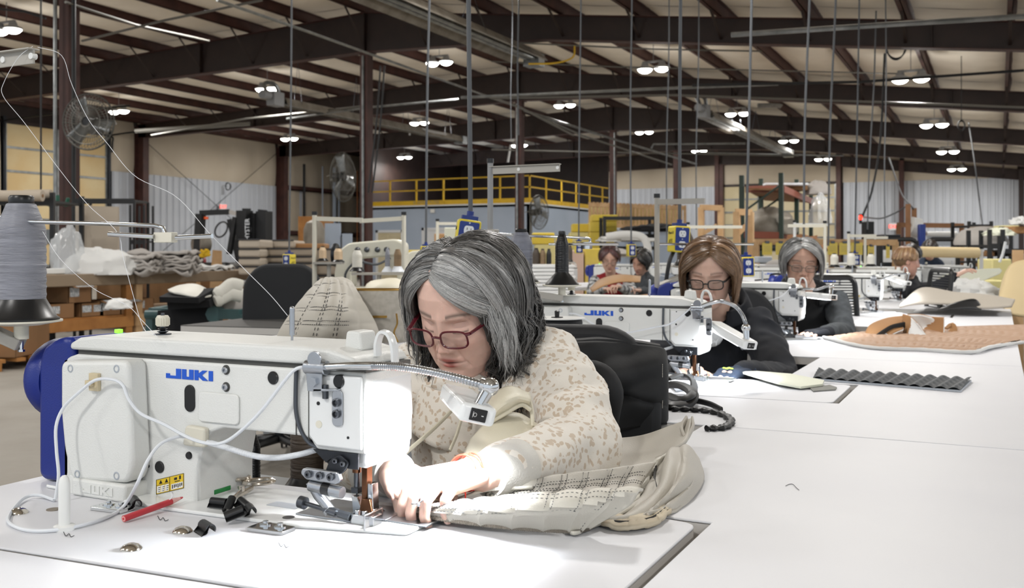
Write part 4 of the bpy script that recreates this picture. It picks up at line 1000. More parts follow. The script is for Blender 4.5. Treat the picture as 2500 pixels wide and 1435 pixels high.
for i,(wr_,tp,mi) in enumerate(((A(1822,912,3.16),A(1768,914,3.05),-1),)):
    Hm=hand_mx(A(1805,910,3.14),A(1735,916,2.98),(0,.1,-1))
    gp=[(Hm@Vector((-x*1,.0,0)),Hm@Vector((-x,.075,0)),.0195,.0175) for x in (-.026,-.009,.009,.026)]+[(wr_,Hm@Vector((0,.01,0)),.036,.027)]
    for x in (-.030,-.010,.010,.029): gp.append((Hm@Vector((-x,.07,0)),Hm@Vector((-x,.103,-.010)),.013,.012))
    obj('glove',fuse(gp,.004,4),'fleece_navy',w2)
m=MB(); 
for k in range(4): m.sphere(A(1768+k*6,898+ (k%2)*1.5,3.055),(.006,.004,.0025),8,6)
obj('glove_print',m,'print_lime',w2)
# ---- third woman: grey bob, vest over grey sleeves
w3=thing('person','seated woman with grey bob, thin glasses, black vest and grey sleeves at the third machine','person',tuple(A(1975,1000,5.7)))
w3.location.z=.45; w3['_w']=tuple(w3.location)
H3=head_matrix(A(1962,652,5.18),(-.16,-.20,.95),(.02,1,.2),1.08)
sh3=[A(1905,760,5.4),A(2040,740,5.35)]; el3=[A(1880,830,5.2),A(2060,812,5.1)]; wr3=[A(1925,815,4.75),A(2010,815,4.75)]
h3=[None,hand_parts(hand_mx(A(2005,812,4.72),A(1955,816,4.62),(0,.1,-1)),(.2,.2,.2,.25),-1,.4,.08)]
bodice(w3,H3,sh3,el3,wr3,A(1978,728,5.35),A(1985,960,5.6),'knit_grey',None,rad=1.05,hands=h3,vox=.014,sleeve='knit_grey',torso_mat=('vest','vest_black'))
b=MB(); head_mesh(b,H3,(.66,.41,.31),(.36,.13,.11),(.08,.05,.04),nr=100,na=120,age=1.2)
merge_into([c for c in w3.children if c.name.startswith('body')][0],b,w3['_w'])
glasses(w3,H3,'frame_wire',.048,.033,.0016,zc=-.006,wire=True)
R=random.Random(21); hair(w3,H3,bob(R,170,[(.22,.22,.215),(.35,.35,.34),(.10,.10,.10),(.15,.15,.15)],.12,(.055,.10),(.010,.026),fringe=((-1.0,-1.3,36,(-.08,.2,.0),(.008,.022),(.07,.10),(.42,.42,.41)),(1.0,1.35,30,(.05,.18,.0),(.006,.02),(.07,.10),(.3,.3,.3))),g=.9,inw=.3,ns=6),.80,seed=22)
collar(w3,collar_pts(A(1976,722,5.33),basis_cam(-.1,0,1).normalized(),.072,.3,.04),.07,'vest_black',.05)
m=MB(); Hm=hand_mx(A(2005,812,4.72),A(1955,816,4.62),(0,.1,-1)); obj('glove',fuse([(A(2022,812,4.76),Hm@Vector((0,.02,0)),.034,.026)]+[(Hm@Vector((x,.0,0)),Hm@Vector((x,.08,0)),.0195,.0165) for x in (-.026,-.009,.009,.026)],.005,3),'glove_black',w3)
# ---- distant people
def far_woman(label,eye,f,u,scale,shp,elp,wrp,chest,hip,mats,haircols,hd,lens=(.05,.09),gls=None,skin=(.66,.40,.30),wave=.003,brow=(.08,.05,.04),part=.1,parts=(1.2,PI+.2),extra=None,hands=True,vol=(.006,.022)):
    t=thing('person',label,'person',tuple(hip)); t.location.z=.45; t['_w']=tuple(t.location)
    Hx=head_matrix(eye,f,u,scale)
    hh=[hand_parts(hand_mx(wrp[i],wrp[i]+(wrp[i]-elp[i]).normalized()*.1+Vector((0,0,-.01)),(0,.1,-1)),(.35,.35,.4,.4),(1,-1)[i],.4,.06) if hands and (hands is True or hands[i]) else None for i in (0,1)]
    bodice(t,Hx,shp,elp,wrp,chest,hip,mats[0],None,vox=.022,hands=hh,sleeve=mats[1] if len(mats)>1 else None,torso_mat=mats[2] if len(mats)>2 else None)
    b=MB(); head_mesh(b,Hx,skin,(.36,.13,.11),brow,nr=60,na=70,age=1.0)
    merge_into([c for c in t.children if c.name.startswith('body')][0],b,t['_w'])
    if gls: glasses(t,Hx,gls,.048,.033,.0018,zc=-.006,wire=True)
    R=random.Random(hd); hair(t,Hx,bob(R,110,haircols,part,lens,vol,parts=parts,fringe=((-1.0,-1.3,16,(.0,.2,.02),(vol[0],vol[1]*.9),(lens[0],lens[1]),haircols[0]),(1.0,1.3,16,(.0,.2,.02),(vol[0],vol[1]*.9),(lens[0],lens[1]),haircols[0])),g=.9,ns=2,w=(.008,.012),wave=wave),.80,seed=hd)
    return t,Hx
far_woman('distant seated woman with short dark red hair behind a tan curved panel','' or A(1489,641,9.55),(-.05,-.4,.9),(.0,1,.4),1.06,[A(1455,688,9.8),A(1530,690,9.8)],[A(1445,715,9.6),A(1545,715,9.6)],[A(1480,705,9.3),A(1510,700,9.3)],A(1492,675,9.8),A(1490,760,10.0),('shirt_red','zebra',('shirt','shirt_red')),[(.09,.03,.03),(.05,.02,.02)],31,lens=(.02,.04),gls='frame_wire')
far_woman('distant seated woman with black hair in grey shirt, bent low over a lit machine','' or A(1553,650,9.9),(-.6,-.5,.7),(-.1,1,.5),1.06,[A(1535,700,10.1),A(1590,690,10.0)],[A(1530,720,9.9),A(1605,715,9.8)],[A(1535,705,9.6),A(1560,708,9.6)],A(1570,672,10.05),A(1580,760,10.2),('knit_grey',),[(.02,.018,.018),(.03,.028,.028)],32,lens=(.04,.08))
far_woman('blonde woman in black top reaching right across the bench, hair tied back','' or A(2243,640,8.2),(.95,-.12,.1),(.05,1,.0),1.05,[A(2235,722,8.05),A(2215,700,8.5)],[A(2290,700,7.9),A(2270,705,8.6)],[A(2335,672,7.85),A(2320,690,8.5)],A(2222,685,8.35),A(2225,800,8.4),('fleece_black',),[(.52,.33,.17),(.42,.24,.12),(.30,.16,.08)],33,lens=(.004,.012),vol=(.0,.007),skin=(.62,.34,.26),brow=(.3,.2,.12))
m=MB(); 
# ================================================================== things on the nearest table
M('vinyl_grey','b9b4aa',.5,bump=.35,bs=600)
M('vinyl_cream','cfcbc0',.5,bump=.3,bs=600)
M('foam_edge','cfc3ac',.8)
M('thread_dark','23252a',.7)
M('pencil_red','c2303a',.4,coat=.3)
M('pencil_wood','e7b3ad',.7)
M('green_plastic','18803a',.35)
M('nickel','cfc8bd',.15,metal=1)
M('post_white','e4e5e3',.35)
M('zip_tape','8d857a',.9,bump=.6,bs=700)
T0=TZ
t=thing('scissors','open chrome sewing scissors lying on the bed of the nearest machine','scissors',tuple(onZ(600,1210,T0+.012)))
def flatring(m,c,rx,ry,rot,r,z):
    m.tube([Vector((c[0]+rx*math.cos(a)*math.cos(rot)-ry*math.sin(a)*math.sin(rot),c[1]+rx*math.cos(a)*math.sin(rot)+ry*math.sin(a)*math.cos(rot),z)) for a in [2*PI*k/26 for k in range(27)]],r,8,cap=False)
z=T0+.013
pv=onZ(590,1205,z); a1=onZ(632,1182,z); a2=onZ(575,1178,z); tip=onZ(545,1224,z)
m=MB(); flatring(m,(a1.x,a1.y),.024,.016,.9,.0036,z+.004); m.tube([onZ(617,1190,z),pv,tip],[.004,.005,.0008],8,flat=.5); obj('blade_with_handle',m,'nickel',t)
m=MB(); flatring(m,(a2.x,a2.y),.022,.016,.6,.0036,z+.008); m.tube([onZ(583,1190,z+.005),pv+Vector((0,0,.005)),onZ(560,1222,z+.003)],[.004,.005,.0008],8,flat=.5); obj('blade_with_handle',m,'nickel',t)
m=MB(); m.cyl(pv+Vector((0,0,.004)),pv+Vector((0,0,.012)),.0045); obj('pivot_screw',m,'nickel',t)
m=MB(); c=onZ(538,1192,z); m.box(c.x-.008,c.x+.008,c.y-.022,c.y+.016,T0+.008,T0+.016).box(c.x-.003,c.x+.003,c.y-.034,c.y-.022,T0+.010,T0+.013); tag(center(obj('seam_ripper',m,'green_plastic',bev=.002)),'small green plastic thread cutter beside the scissors on the machine bed','tool')
# snap clips of black plastic
def clip(p,rot,label,s=1,tilt=0):
    m=MB(); P=[(.0075*math.cos(a),.0075*math.sin(a)+.008) for a in [ -.6+ (PI*1.45)*k/10 for k in range(11)]]
    out=[(x,zz) for x,zz in P]+[(-.013,-.0)]; inn=[(-.0125,.0015)]+[(x*.72,(zz-.008)*.72+.008) for x,zz in P[::-1]]
    m.prism([(a*s,b*s) for a,b in out+inn],-.016*s,.016*s)
    o=obj('plastic_clip',m,'black_plastic'); o.location=p; o.rotation_euler=(tilt,0,rot); tag(o,label,'clip','black plastic edge clips'); return o
clip(onZ(505,1300,T0+.001),1.1,'black plastic edge clip between the two front domes of the nearest table')
for px,py,rot,lab,tl in ((535,1236,1.7,'black plastic clip, tallest and leftmost of the pile on the machine bed',.0),(562,1240,.4,'black plastic clip in the middle of the pile on the machine bed',.5),(574,1262,2.4,'black plastic clip lying nearest the camera in the pile on the machine bed',-.3),(596,1240,1.2,'black plastic clip at the back right of the pile on the machine bed',.2),(612,1254,.9,'black plastic clip at the right end of the pile on the machine bed',0)):
    clip(onZ(px,py,T0+.008),rot,lab,.85,tl)
clip(onZ(330,1238,T0+.002),1.0,'black plastic clip tucked behind the left chrome hinge')
# chrome domes and hole
for px,py,lab in ((45,1252,'chrome dome button inside the loop of white cord'),(446,1298,'chrome dome button beside the lone black clip'),(320,1340,'largest chrome dome button, alone near the front table edge')):
    p=onZ(px,py,T0); m=MB(); m.lathe([(.014,0),(.0135,.002),(.010,.0055),(.005,.0075),(.0004,.008)],p,(0,0,1),28); tag(center(obj('dome_cap',m,'nickel')),lab,'button','chrome dome buttons')
m=MB(); p=onZ(130,1244,T0); m.lathe([(.010,0),(.010,.0012),(.0085,.0014),(.0004,.0008)],p,(0,0,1),24); tag(center(obj('table_plug',m,'zip_tape')),'small brown round plug in the table left of the white post','plug')
t=thing('knee_post','short white plastic post standing on the nearest table','post',tuple(onZ(157,1293,T0)))
p=onZ(157,1293,T0); m=MB(); m.lathe([(.0145,0),(.0145,.006),(.011,.008)],p,(0,0,1),24); obj('base',m,'post_white',t)
m=MB(); m.lathe([(.0078,.007),(.0078,.065),(.006,.073),(.003,.0765),(.0003,.077)],p,(0,0,1),24); obj('post',m,'post_white',t)
t=thing('wax_pencil','red paper-wrapped marking pencil leaning against the nearest machine base','pencil',tuple(onZ(300,1268,T0)))
a=onZ(302,1266,T0+.006); b=onZ(418,1224,T0+.012); c=b+(b-a).normalized()*.022
m=MB(); m.cyl(a,b,.0048,n=12); obj('barrel',m,'pencil_red',t)
m=MB(); m.cyl(b,b.lerp(c,.75),.0047,.0022,n=12); m.cyl(a-(b-a).normalized()*.0004,a,.0036,n=12); obj('wood_tip',m,'pencil_wood',t)
m=MB(); m.cyl(b.lerp(c,.75),c,.0024,.0012,n=8); m.cyl(a-(b-a).normalized()*.001,a,.002,n=8); obj('lead',m,'pencil_red',t)
m=MB(); m.tube(crom([b+Vector((0,0,.004)),b+Vector((0,.004,.010)),b+Vector((0,0,.014)),b+Vector((.004,-.004,.006)),b+Vector((-.01,-.006,.0))],20),.0007,5); obj('pull_string',m,'thread_white',t)
# thread snippets
for i,(px,py) in enumerate(((395,1265),(165,1304),(690,1330))):
    P=[onZ(px+dx,py+dy,T0+.001) for dx,dy in ((-10,-6),(-4,4),(3,-2),(8,6),(16,3))]; m=MB(); m.tube(crom(P,16),.0005,4); tag(center(obj('thread_snippet',m,'thread_dark')),['dark thread snippet below the red pencil','dark thread snippet in front of the white post','faint thread snippet near the right hinge'][i],'thread')
P=[onZ(1918+dx,1186+dy,T0+.001) for dx,dy in ((0,0),(8,-4),(18,-4),(26,4),(33,10))]; m=MB(); m.tube(crom(P,14),.0005,4); tag(center(obj('thread_snippet',m,'thread_dark')),'single thread lying on the empty right bench','thread')
# bobbins and cones on the floor-side behind the bed
def cone(label,p,r,h,mat,base='black_plastic',group='thread cones',wide=1.55,cap=True,slim=False):
    t=thing('thread_cone',label,'thread cone',tuple(p),group)
    bh=h*.16 if not slim else h*.22
    m=MB(); m.lathe([(r*wide,0),(r*wide,.003),(r*(wide-.12),.006),(r*1.02,bh),(r*.98,bh+.004)],p,(0,0,1),36); obj('cone_base',m,base,t)
    m=MB(); prof=[(r*.97,bh)]+[(r*(1.0-.02*math.sin(k*2.3))+.0003*(k%2),bh+(h*.72-bh)*k/26) for k in range(27)]+[(r*.95,h*.76),(r*.60,h*.93),(r*.55,h*.935)]; m.lathe(prof,p,(0,0,1),36); th=obj('thread_winding',m,mat,t)
    if cap: m=MB(); m.lathe([(r*.50,h*.93),(r*.52,h*.94),(r*.52,h*.985),(r*.46,h),(r*.3,h),(r*.3,h*.97)],p,(0,0,1),28); obj('spool_tip',m,'black_plastic',t)
    return t
M('thread_grey','8b8d97',.45,bump=1,bs=260,stretch=(.15,.15,1),var=.22,vs=90)
M('thread_grey2','7c7f8b',.45,bump=1,bs=260,stretch=(.15,.15,1),var=.22,vs=90)
M('thread_black','101114',.3,bump=1,bs=260,stretch=(.15,.15,1))
M('thread_brown','4d4238',.5,bump=1,bs=260,stretch=(.15,.15,1),var=.2,vs=90)
M('thread_tan','8b7355',.5,bump=1,bs=200,stretch=(.15,.15,1),var=.2,vs=90)
M('thread_ivory','d9d6cc',.5,bump=.8,bs=200,stretch=(.15,.15,1))
M('thread_peach','d8bd9b',.5,bump=.8,bs=200,stretch=(.15,.15,1))
# a low shelf beyond the table holds spare spools
sp=onZ(600,1200,.70); m=MB(); q0=A(600,1168,1.95); m.box(q0.x-.12,q0.x+.38,q0.y-.1,q0.y+.12,.66,.68); tag(center(obj('spool_shelf',m,'steel_leg')),'low shelf behind the nearest table holding spare spools','shelf')
def at_z(px,d,z):
    v=A(px,617,d); v.z=z; return v
cone('small black spool behind the scissors, the shorter of two',at_z(574,1.9,.68),.0155,.095,'thread_black',cap=True,group='spare spools')
cone('black spool behind the scissors, the taller of two',at_z(613,1.96,.68),.018,.115,'thread_black',cap=True,group='spare spools')
cone('brown thread cone half hidden behind the needle linkage',at_z(752,1.95,.68),.034,.16,'thread_brown',cap=False,group='spare spools')
cone('dark thread cone right behind the presser foot',at_z(835,2.0,.68),.03,.15,'thread_brown',cap=False,group='spare spools')
# ---- thread stands
def thread_stand(label,base,h,arm,side,tree_z,platez,cones,pipez=None):
    t=thing('thread_stand',label,'thread stand',tuple(base),'machine thread stands'); b=Vector(base)
    m=MB(); m.cyl(b,(b.x,b.y,h),.0095,n=14); obj('pole',m,'zip_tape' if False else 'lamp_body',t)
    m=MB(); m.cyl((b.x,b.y,h),(b.x,b.y,h+.015),.0115,n=14); obj('pole_cap',m,'black_plastic',t)
    av=Vector(side); m=MB(); a0=Vector((b.x,b.y,h-.025)); m.bar(a0,a0+av*arm,.004,.026).bar(a0+Vector((0,0,.012)),a0+av*arm+Vector((0,0,.012)),.022,.003); ar=obj('thread_arm',m,'stand_grey',t,bev=.001)
    for f in (.42,.97):
        q=a0+av*arm*f; m=MB(); nrm=av.cross(Vector((0,0,1))).normalized(); m.cyl(q+nrm*.004,q-nrm*.006,.0055,n=14); m.cyl(q-nrm*.006,q-nrm*.008,.002,n=10); obj('thread_eyelet',m,'post_white',ar)
    return t
M('stand_grey','aaa69e',.45)
E1=Vector((1,0,0))
# stand by the second machine
B2=A(1197,640,3.30); st2=thread_stand('grey thread stand with angled arm behind the nearest woman','' or (B2.x,B2.y,TZ),A(1205,398,3.30).z,.255,E1,0,0,[])
m=MB(); p=A(1203,570,3.28); m.box(p.x-.016,p.x+.016,p.y-.016,p.y+.016,p.z-.014,p.z+.014); obj('clamp_block',m,'stand_grey',st2,bev=.002)
m=MB(); e=A(1425,582,3.20); m.tube(crom([A(1203,571,3.28),A(1300,576,3.22),A(1428,581,3.17),A(1440,590,3.17),A(1442,601,3.17)],16),.0045,10); m.cyl(A(1340,596,3.18),A(1510,596,3.13),.0045,n=10); m.box(*[c for v in ((A(1430,600,3.17).x-.012,A(1430,600,3.17).x+.018),(A(1430,600,3.17).y-.012,A(1430,600,3.17).y+.012),(A(1430,600,3.17).z-.010,A(1430,600,3.17).z+.012)) for c in v]); obj('guide_rod',m,'chrome',st2)
def saucer(t,p,r,armto=None):
    m=MB(); m.lathe([(.012,-.03),(.012,-.006),(r*.5,-.006),(r,.0),(r,.003),(.003,.003)],p,(0,0,1),36); s=obj('cone_tray',m,'cream_plastic',t)
    if armto is not None: m=MB(); m.bar(Vector(p)+Vector((0,0,-.04)),armto,.03,.02); obj('tray_arm',m,'stand_grey',t,bev=.002); m=MB(); m.lathe([(.006,-.052),(.006,-.048),(.0035,-.048),(.0035,-.03)],p,(0,0,1),6); obj('tray_bolt',m,'chrome',s)
p=A(1272,690,3.12); saucer(st2,p,.062,A(1205,700,3.29)); cone('grey thread cone directly behind the nearest woman',p+Vector((0,0,.003)),.036,.168,'thread_grey2')
p=A(1372,697,3.12); saucer(st2,p,.062,A(1290,715,3.10)); cone('tall slim black thread cone right of the grey one',p+Vector((0,0,.003)),.0215,.170,'thread_black',wide=2.5,slim=True)
# stand of the nearest machine, left edge of the picture
B1=A(-40,700,1.72); st1=thread_stand('thread stand at the left edge with its arm reaching into view','' or (B1.x,B1.y,TZ),A(-60,118,1.72).z,.13,E1,0,0,[])
# arm end seen at the left edge
p=A(52,785,1.70); saucer(st1,p,.066,A(-40,800,1.70)); cone('large grey thread cone at the left edge in the foreground',p+Vector((0,0,.003)),.0395,.215,'thread_grey')
m=MB(); m.tube([A(-40,520,1.72),A(60,541,1.68),A(250,546,1.62),A(380,551,1.56),A(398,556,1.555),A(403,570,1.555)],.0035,10); m.tube([A(265,571,1.56),A(375,577,1.55)],.0038,10); m.tube([A(430,580,1.54),A(518,576,1.52)],.0038,10); p=A(403,578,1.552); m2=MB(); m2.box(p.x-.018,p.x+.020,p.y-.007,p.y+.007,p.z-.009,p.z+.007); obj('guide_rod',m,'chrome',st1); obj('rod_joint',m2,'cream_plastic',st1,bev=.001)
# loose threads running from cone to machine
def thread(label,P,r=.00045,mat='thread_white'):
    m=MB(); m.tube(crom(P,60),r,5); return tag(center(obj('sewing_thread',m,mat)),label,'thread')
thread('white thread from the stand arm down past the fan and forklift to the thread post',[A(92,115,1.66),A(150,135,1.65),A(175,205,1.65),A(215,290,1.64),A(262,350,1.62),A(330,430,1.60),A(430,480,1.58),A(512,570,1.54),A(600,660,1.50),A(660,720,1.48),A(702,770,1.46)])
thread('white thread hanging in curves left of the brown column',[A(80,113,1.66),A(45,140,1.66),A(10,200,1.66),A(8,235,1.66),A(60,300,1.66),A(150,420,1.65),A(215,500,1.64),A(285,565,1.57),A(300,625,1.56),A(325,720,1.55),A(350,800,1.54),A(376,818,1.53)])
thread('white thread leaving the foreground cone towards the tension knob',[A(104,565,1.68),A(150,635,1.65),A(230,705,1.62),A(310,745,1.58),A(345,780,1.56),A(386,825,1.53)])
# arm end plate with eyelet
m=MB(); m.prism([(-.10,-.012),(.0,-.012),(.004,-.004),(.004,.012),(-.10,.010)],-.0015,.0015); m.box(-.10,.004,-.0015,.02,.0105,.0125)
# ---- the quilted seat cover being sewn
def quilt(g,n,amp,fv=None):
    nv,nu=len(g),len(g[0]); out=[[None]*nu for _ in range(nv)]
    for j in range(nv):
        for i in range(nu):
            a=g[j][min(i+1,nu-1)]-g[j][max(i-1,0)]; b=g[min(j+1,nv-1)][i]-g[max(j-1,0)][i]; nn=a.cross(b); nn=nn.normalized() if nn.length>1e-9 else Vector((0,0,1))
            if (nn.dot(fv)<0 if fv is not None else nn.z<0): nn=-nn
            u=i/(nu-1)*n[0]; v=j/(nv-1)*n[1]; h=(abs(math.sin(PI*u))**.6)*(.5+.5*abs(math.sin(PI*v))**.6); out[j][i]=g[j][i]+nn*amp*h*1.0
    return out
def stitch(g,n,mat,parent,off=.0012,r=.0006,ov=Vector((0,0,1))):
    m=MB(); nv,nu=len(g),len(g[0])
    def put(P):
        for k in range(0,len(P)-1,2): m.tube([P[k]+ov*off,P[k+1]+ov*off],r,4)
    for k in range(1,n[0]):
        for dd in (-1,1):
            i=min(nu-1,max(0,round(k*(nu-1)/n[0])+dd)); put(crom([g[j][i] for j in range(0,nv,3)],44))
    for k in range(1,n[1]):
        for dd in (-1,1):
            j=min(nv-1,max(0,round(k*(nv-1)/n[1])+dd)); put(crom([g[j][i] for i in range(0,nu,3)],110))
    obj('stitching',m,mat,parent)
def AT(px,py,d):
    p=A(px,py,d); return p if p.z>TZ+.006 else onZ(px,py,TZ+.006)
sc=thing('seat_cover','grey-beige quilted vinyl seat cover being sewn by the nearest woman','seat cover',tuple(onZ(1400,1290,T0+.004)))
rows=[[onZ(975,1250,T0+.012),onZ(1100,1272,T0+.010),onZ(1250,1290,T0+.008),onZ(1390,1298,T0+.006),onZ(1440,1292,T0+.008)],
      [onZ(1000,1245,T0+.018),onZ(1100,1255,T0+.022),onZ(1250,1266,T0+.028),onZ(1400,1268,T0+.028),onZ(1490,1262,T0+.03)],
      [onZ(1040,1240,T0+.026),onZ(1130,1236,T0+.034),onZ(1260,1240,T0+.044),onZ(1420,1236,T0+.05),onZ(1540,1232,T0+.05)],
      [onZ(1070,1236,T0+.03),onZ(1150,1226,T0+.036),onZ(1270,1216,T0+.048),onZ(1430,1206,T0+.062),onZ(1560,1200,T0+.07)],
      [onZ(1090,1236,T0+.022),onZ(1165,1230,T0+.02),onZ(1280,1220,T0+.03),onZ(1440,1205,T0+.05),onZ(1570,1196,T0+.06)]]
g=patch(rows,81,25); gq=quilt(g,(8,3),.0045); obj('quilted_panel',patch_mb(gq),'vinyl_cream',sc,sol=.004); stitch(gq,(8,3),'steel_dark',sc,.0045,.00045,Vector((.2,-.75,.6)))
m=MB(); P=[g[0][i]+Vector((0,-.001,.001)) for i in range(0,81)]; Pz=crom(P,260); m.tube(Pz,[.0022+.0012*(i%2) for i in range(260)],6,flat=.6); obj('zip_edge',m,'zip_tape',sc)
rows=[[onZ(1150,1235,T0+.010),onZ(1300,1222,T0+.012),onZ(1450,1208,T0+.014),onZ(1560,1200,T0+.016)],[onZ(1180,1215,T0+.016),onZ(1330,1200,T0+.018),onZ(1460,1185,T0+.02),onZ(1570,1176,T0+.02)],[onZ(1200,1195,T0+.03),onZ(1340,1165,T0+.035),onZ(1470,1148,T0+.04),onZ(1600,1130,T0+.04)]]
g=patch(rows,61,21); gq=quilt(g,(7,3),.005); obj('quilted_lining',patch_mb(gq),'vinyl_grey',sc,sol=.004); stitch(gq,(7,3),'thread_dark',sc,.004,.0005)
rows=[[AT(1455,1075,2.0),AT(1560,1066,1.97),AT(1640,1040,1.93),AT(1690,1022,1.90)],[AT(1430,1105,1.98),AT(1550,1100,1.92),AT(1640,1070,1.88),AT(1684,1052,1.85)],[AT(1425,1140,1.96),AT(1530,1130,1.86),AT(1620,1105,1.80),AT(1668,1082,1.78)],[AT(1440,1150,1.9),AT(1530,1168,1.78),AT(1590,1150,1.74),AT(1600,1118,1.76)]]
g=patch(rows,30,30); obj('side_panel',patch_mb(g),'vinyl_grey',sc,sol=.005)
m=MB(); m.tube(crom([AT(1690,1022,1.90),AT(1692,1040,1.86),AT(1682,1062,1.84),AT(1665,1088,1.79)],16),.006,8,flat=.5); m.tube(crom([AT(1676,1022,1.91),AT(1664,1044,1.87),AT(1672,1070,1.83)],12),.007,8,flat=.5); obj('rolled_edge',m,'vinyl_grey',sc)
rows=[[AT(1600,1128,1.76),AT(1640,1098,1.74),AT(1680,1092,1.74),AT(1704,1120,1.76)],[AT(1592,1180,1.66),AT(1632,1140,1.60),AT(1678,1128,1.62),AT(1716,1160,1.70)],[AT(1560,1225,1.57),AT(1625,1200,1.52),AT(1676,1175,1.55),AT(1700,1196,1.62)],[AT(1480,1255,1.50),AT(1560,1260,1.47),AT(1622,1240,1.50),AT(1650,1242,1.56)],[AT(1430,1268,1.46),AT(1520,1275,1.44),AT(1580,1262,1.46),AT(1612,1250,1.52)]]
g=patch(rows,40,40)
for j in range(40):
    for i in range(40):
        g[j][i]=g[j][i]+Vector((0,-1,.6))*(.010*noise.noise(Vector((i*.16,j*.12,2)))+.006*math.sin(i*.55+j*.10))
obj('corner_panel',patch_mb(g),'vinyl_grey',sc,sol=.006)
rows=[[AT(1560,1222,1.60),AT(1600,1150,1.68),AT(1650,1100,1.73)],[AT(1530,1235,1.57),AT(1570,1180,1.62),AT(1612,1120,1.69)],[AT(1470,1250,1.53),AT(1530,1205,1.60),AT(1590,1140,1.70)]]
g=patch(rows,24,18); 
for j in range(18):
    for i in range(24): g[j][i]=g[j][i]+Vector((0,-1,.5))*.006*math.sin(i*.9)
obj('gathered_band',patch_mb(g),'vinyl_cream',sc,sol=.006)
m=MB(); m.tube(crom([AT(1606,1120,1.70),AT(1598,1160,1.64),AT(1606,1200,1.56),AT(1612,1218,1.53)],16),.0022,8); m.tube(crom([AT(1432,1252,1.455),AT(1470,1272,1.43),AT(1530,1278,1.42),AT(1590,1268,1.43),AT(1625,1245,1.46)],30),.0045,8,flat=.8); obj('black_piping',m,'black_plastic',sc)
for k,(dy,dd) in enumerate(((6,0),(-6,.01))):
    rows=[[AT(1420,1250+dy,1.46),AT(1480,1278+dy,1.43),AT(1550,1284+dy,1.42),AT(1610,1268+dy,1.44),AT(1640,1240+dy,1.48)],[AT(1432,1242+dy,1.49),AT(1490,1262+dy,1.47),AT(1550,1268+dy,1.46),AT(1600,1252+dy,1.47),AT(1625,1232+dy,1.5)]]
    g=patch(rows,60,5)
    for j in range(5):
        for i in range(60): g[j][i]=g[j][i]+Vector((0,-.5,1))*.0022*(noise.noise(Vector((i*.22,k*5,0)))+(.8 if (i//9)%2 else 0))
    obj('raw_edge',patch_mb(g),'foam_edge',sc,sol=.006)
rows=[[AT(1375,1285,1.395),AT(1400,1302,1.375),AT(1440,1290,1.385)],[AT(1420,1262,1.42),AT(1450,1278,1.40),AT(1490,1266,1.41)],[AT(1500,1225,1.5),AT(1530,1240,1.48),AT(1560,1228,1.5)]]
obj('selvedge_strip',patch_mb(patch(rows,18,24)),'vinyl_cream',sc,sol=.005)
rows=[[AT(1060,1236,1.47),AT(1120,1218,1.475),AT(1190,1196,1.49),AT(1300,1190,1.52)],[AT(1075,1228,1.53),AT(1130,1208,1.54),AT(1190,1188,1.54),AT(1300,1182,1.56)]]
obj('vinyl_flap',patch_mb(patch(rows,20,6)),'vinyl_cream',sc,sol=.005)
# cream moulded pads behind the lamp
t=thing('moulded_pad','cream moulded vinyl pad propped between the lamp and the woman\'s arm','pad',tuple(A(1240,1030,1.72)))
rows=[[A(1175,1010,1.70),A(1205,965,1.72),A(1245,945,1.74),A(1290,962,1.74)],[A(1190,1018,1.66),A(1225,985,1.66),A(1260,968,1.68),A(1294,975,1.69)],[A(1200,1024,1.68),A(1235,1005,1.68),A(1265,990,1.70),A(1292,985,1.71)]]
obj('pad_shell',patch_mb(patch(rows,24,16)),'cream_vinyl',t,sol=.006)
m=MB(); m.tube(crom([A(1200,1028,1.67),A(1235,1008,1.67),A(1272,988,1.69),A(1294,1000,1.7)],14),.004,6); m.tube(crom([A(1288,960,1.73),A(1298,1000,1.71),A(1300,1040,1.70)],10),.004,6); obj('pad_rim',m,'cream_vinyl',t)
rows=[[A(1150,1075,1.66),A(1200,1025,1.69),A(1260,1010,1.72),A(1315,1040,1.72)],[A(1130,1130,1.60),A(1200,1080,1.62),A(1270,1060,1.65),A(1330,1080,1.68)],[A(1170,1160,1.60),A(1230,1130,1.61),A(1290,1110,1.63),A(1340,1110,1.66)]]
t=thing('moulded_pad','white rounded vinyl pad bulging over the nearest woman\'s forearm','pad',tuple(A(1240,1120,1.66)))
obj('pad_shell',patch_mb(patch(rows,24,20)),'cream_vinyl',t,sol=.006)
# strings hanging at her chest
for a,b,lab in ((A(1150,950,1.90),A(985,1110,1.76),'left pale drawcord of the spotted sweatshirt'),(A(1130,1010,1.82),A(1098,1100,1.78),'right pale drawcord of the spotted sweatshirt')):
    m=MB(); m.tube(crom([a,a.lerp(b,.5)+Vector((0,0,-.006)),b],14),.0045,8,flat=.5); obj('drawcord',m,'cream_vinyl',w1)
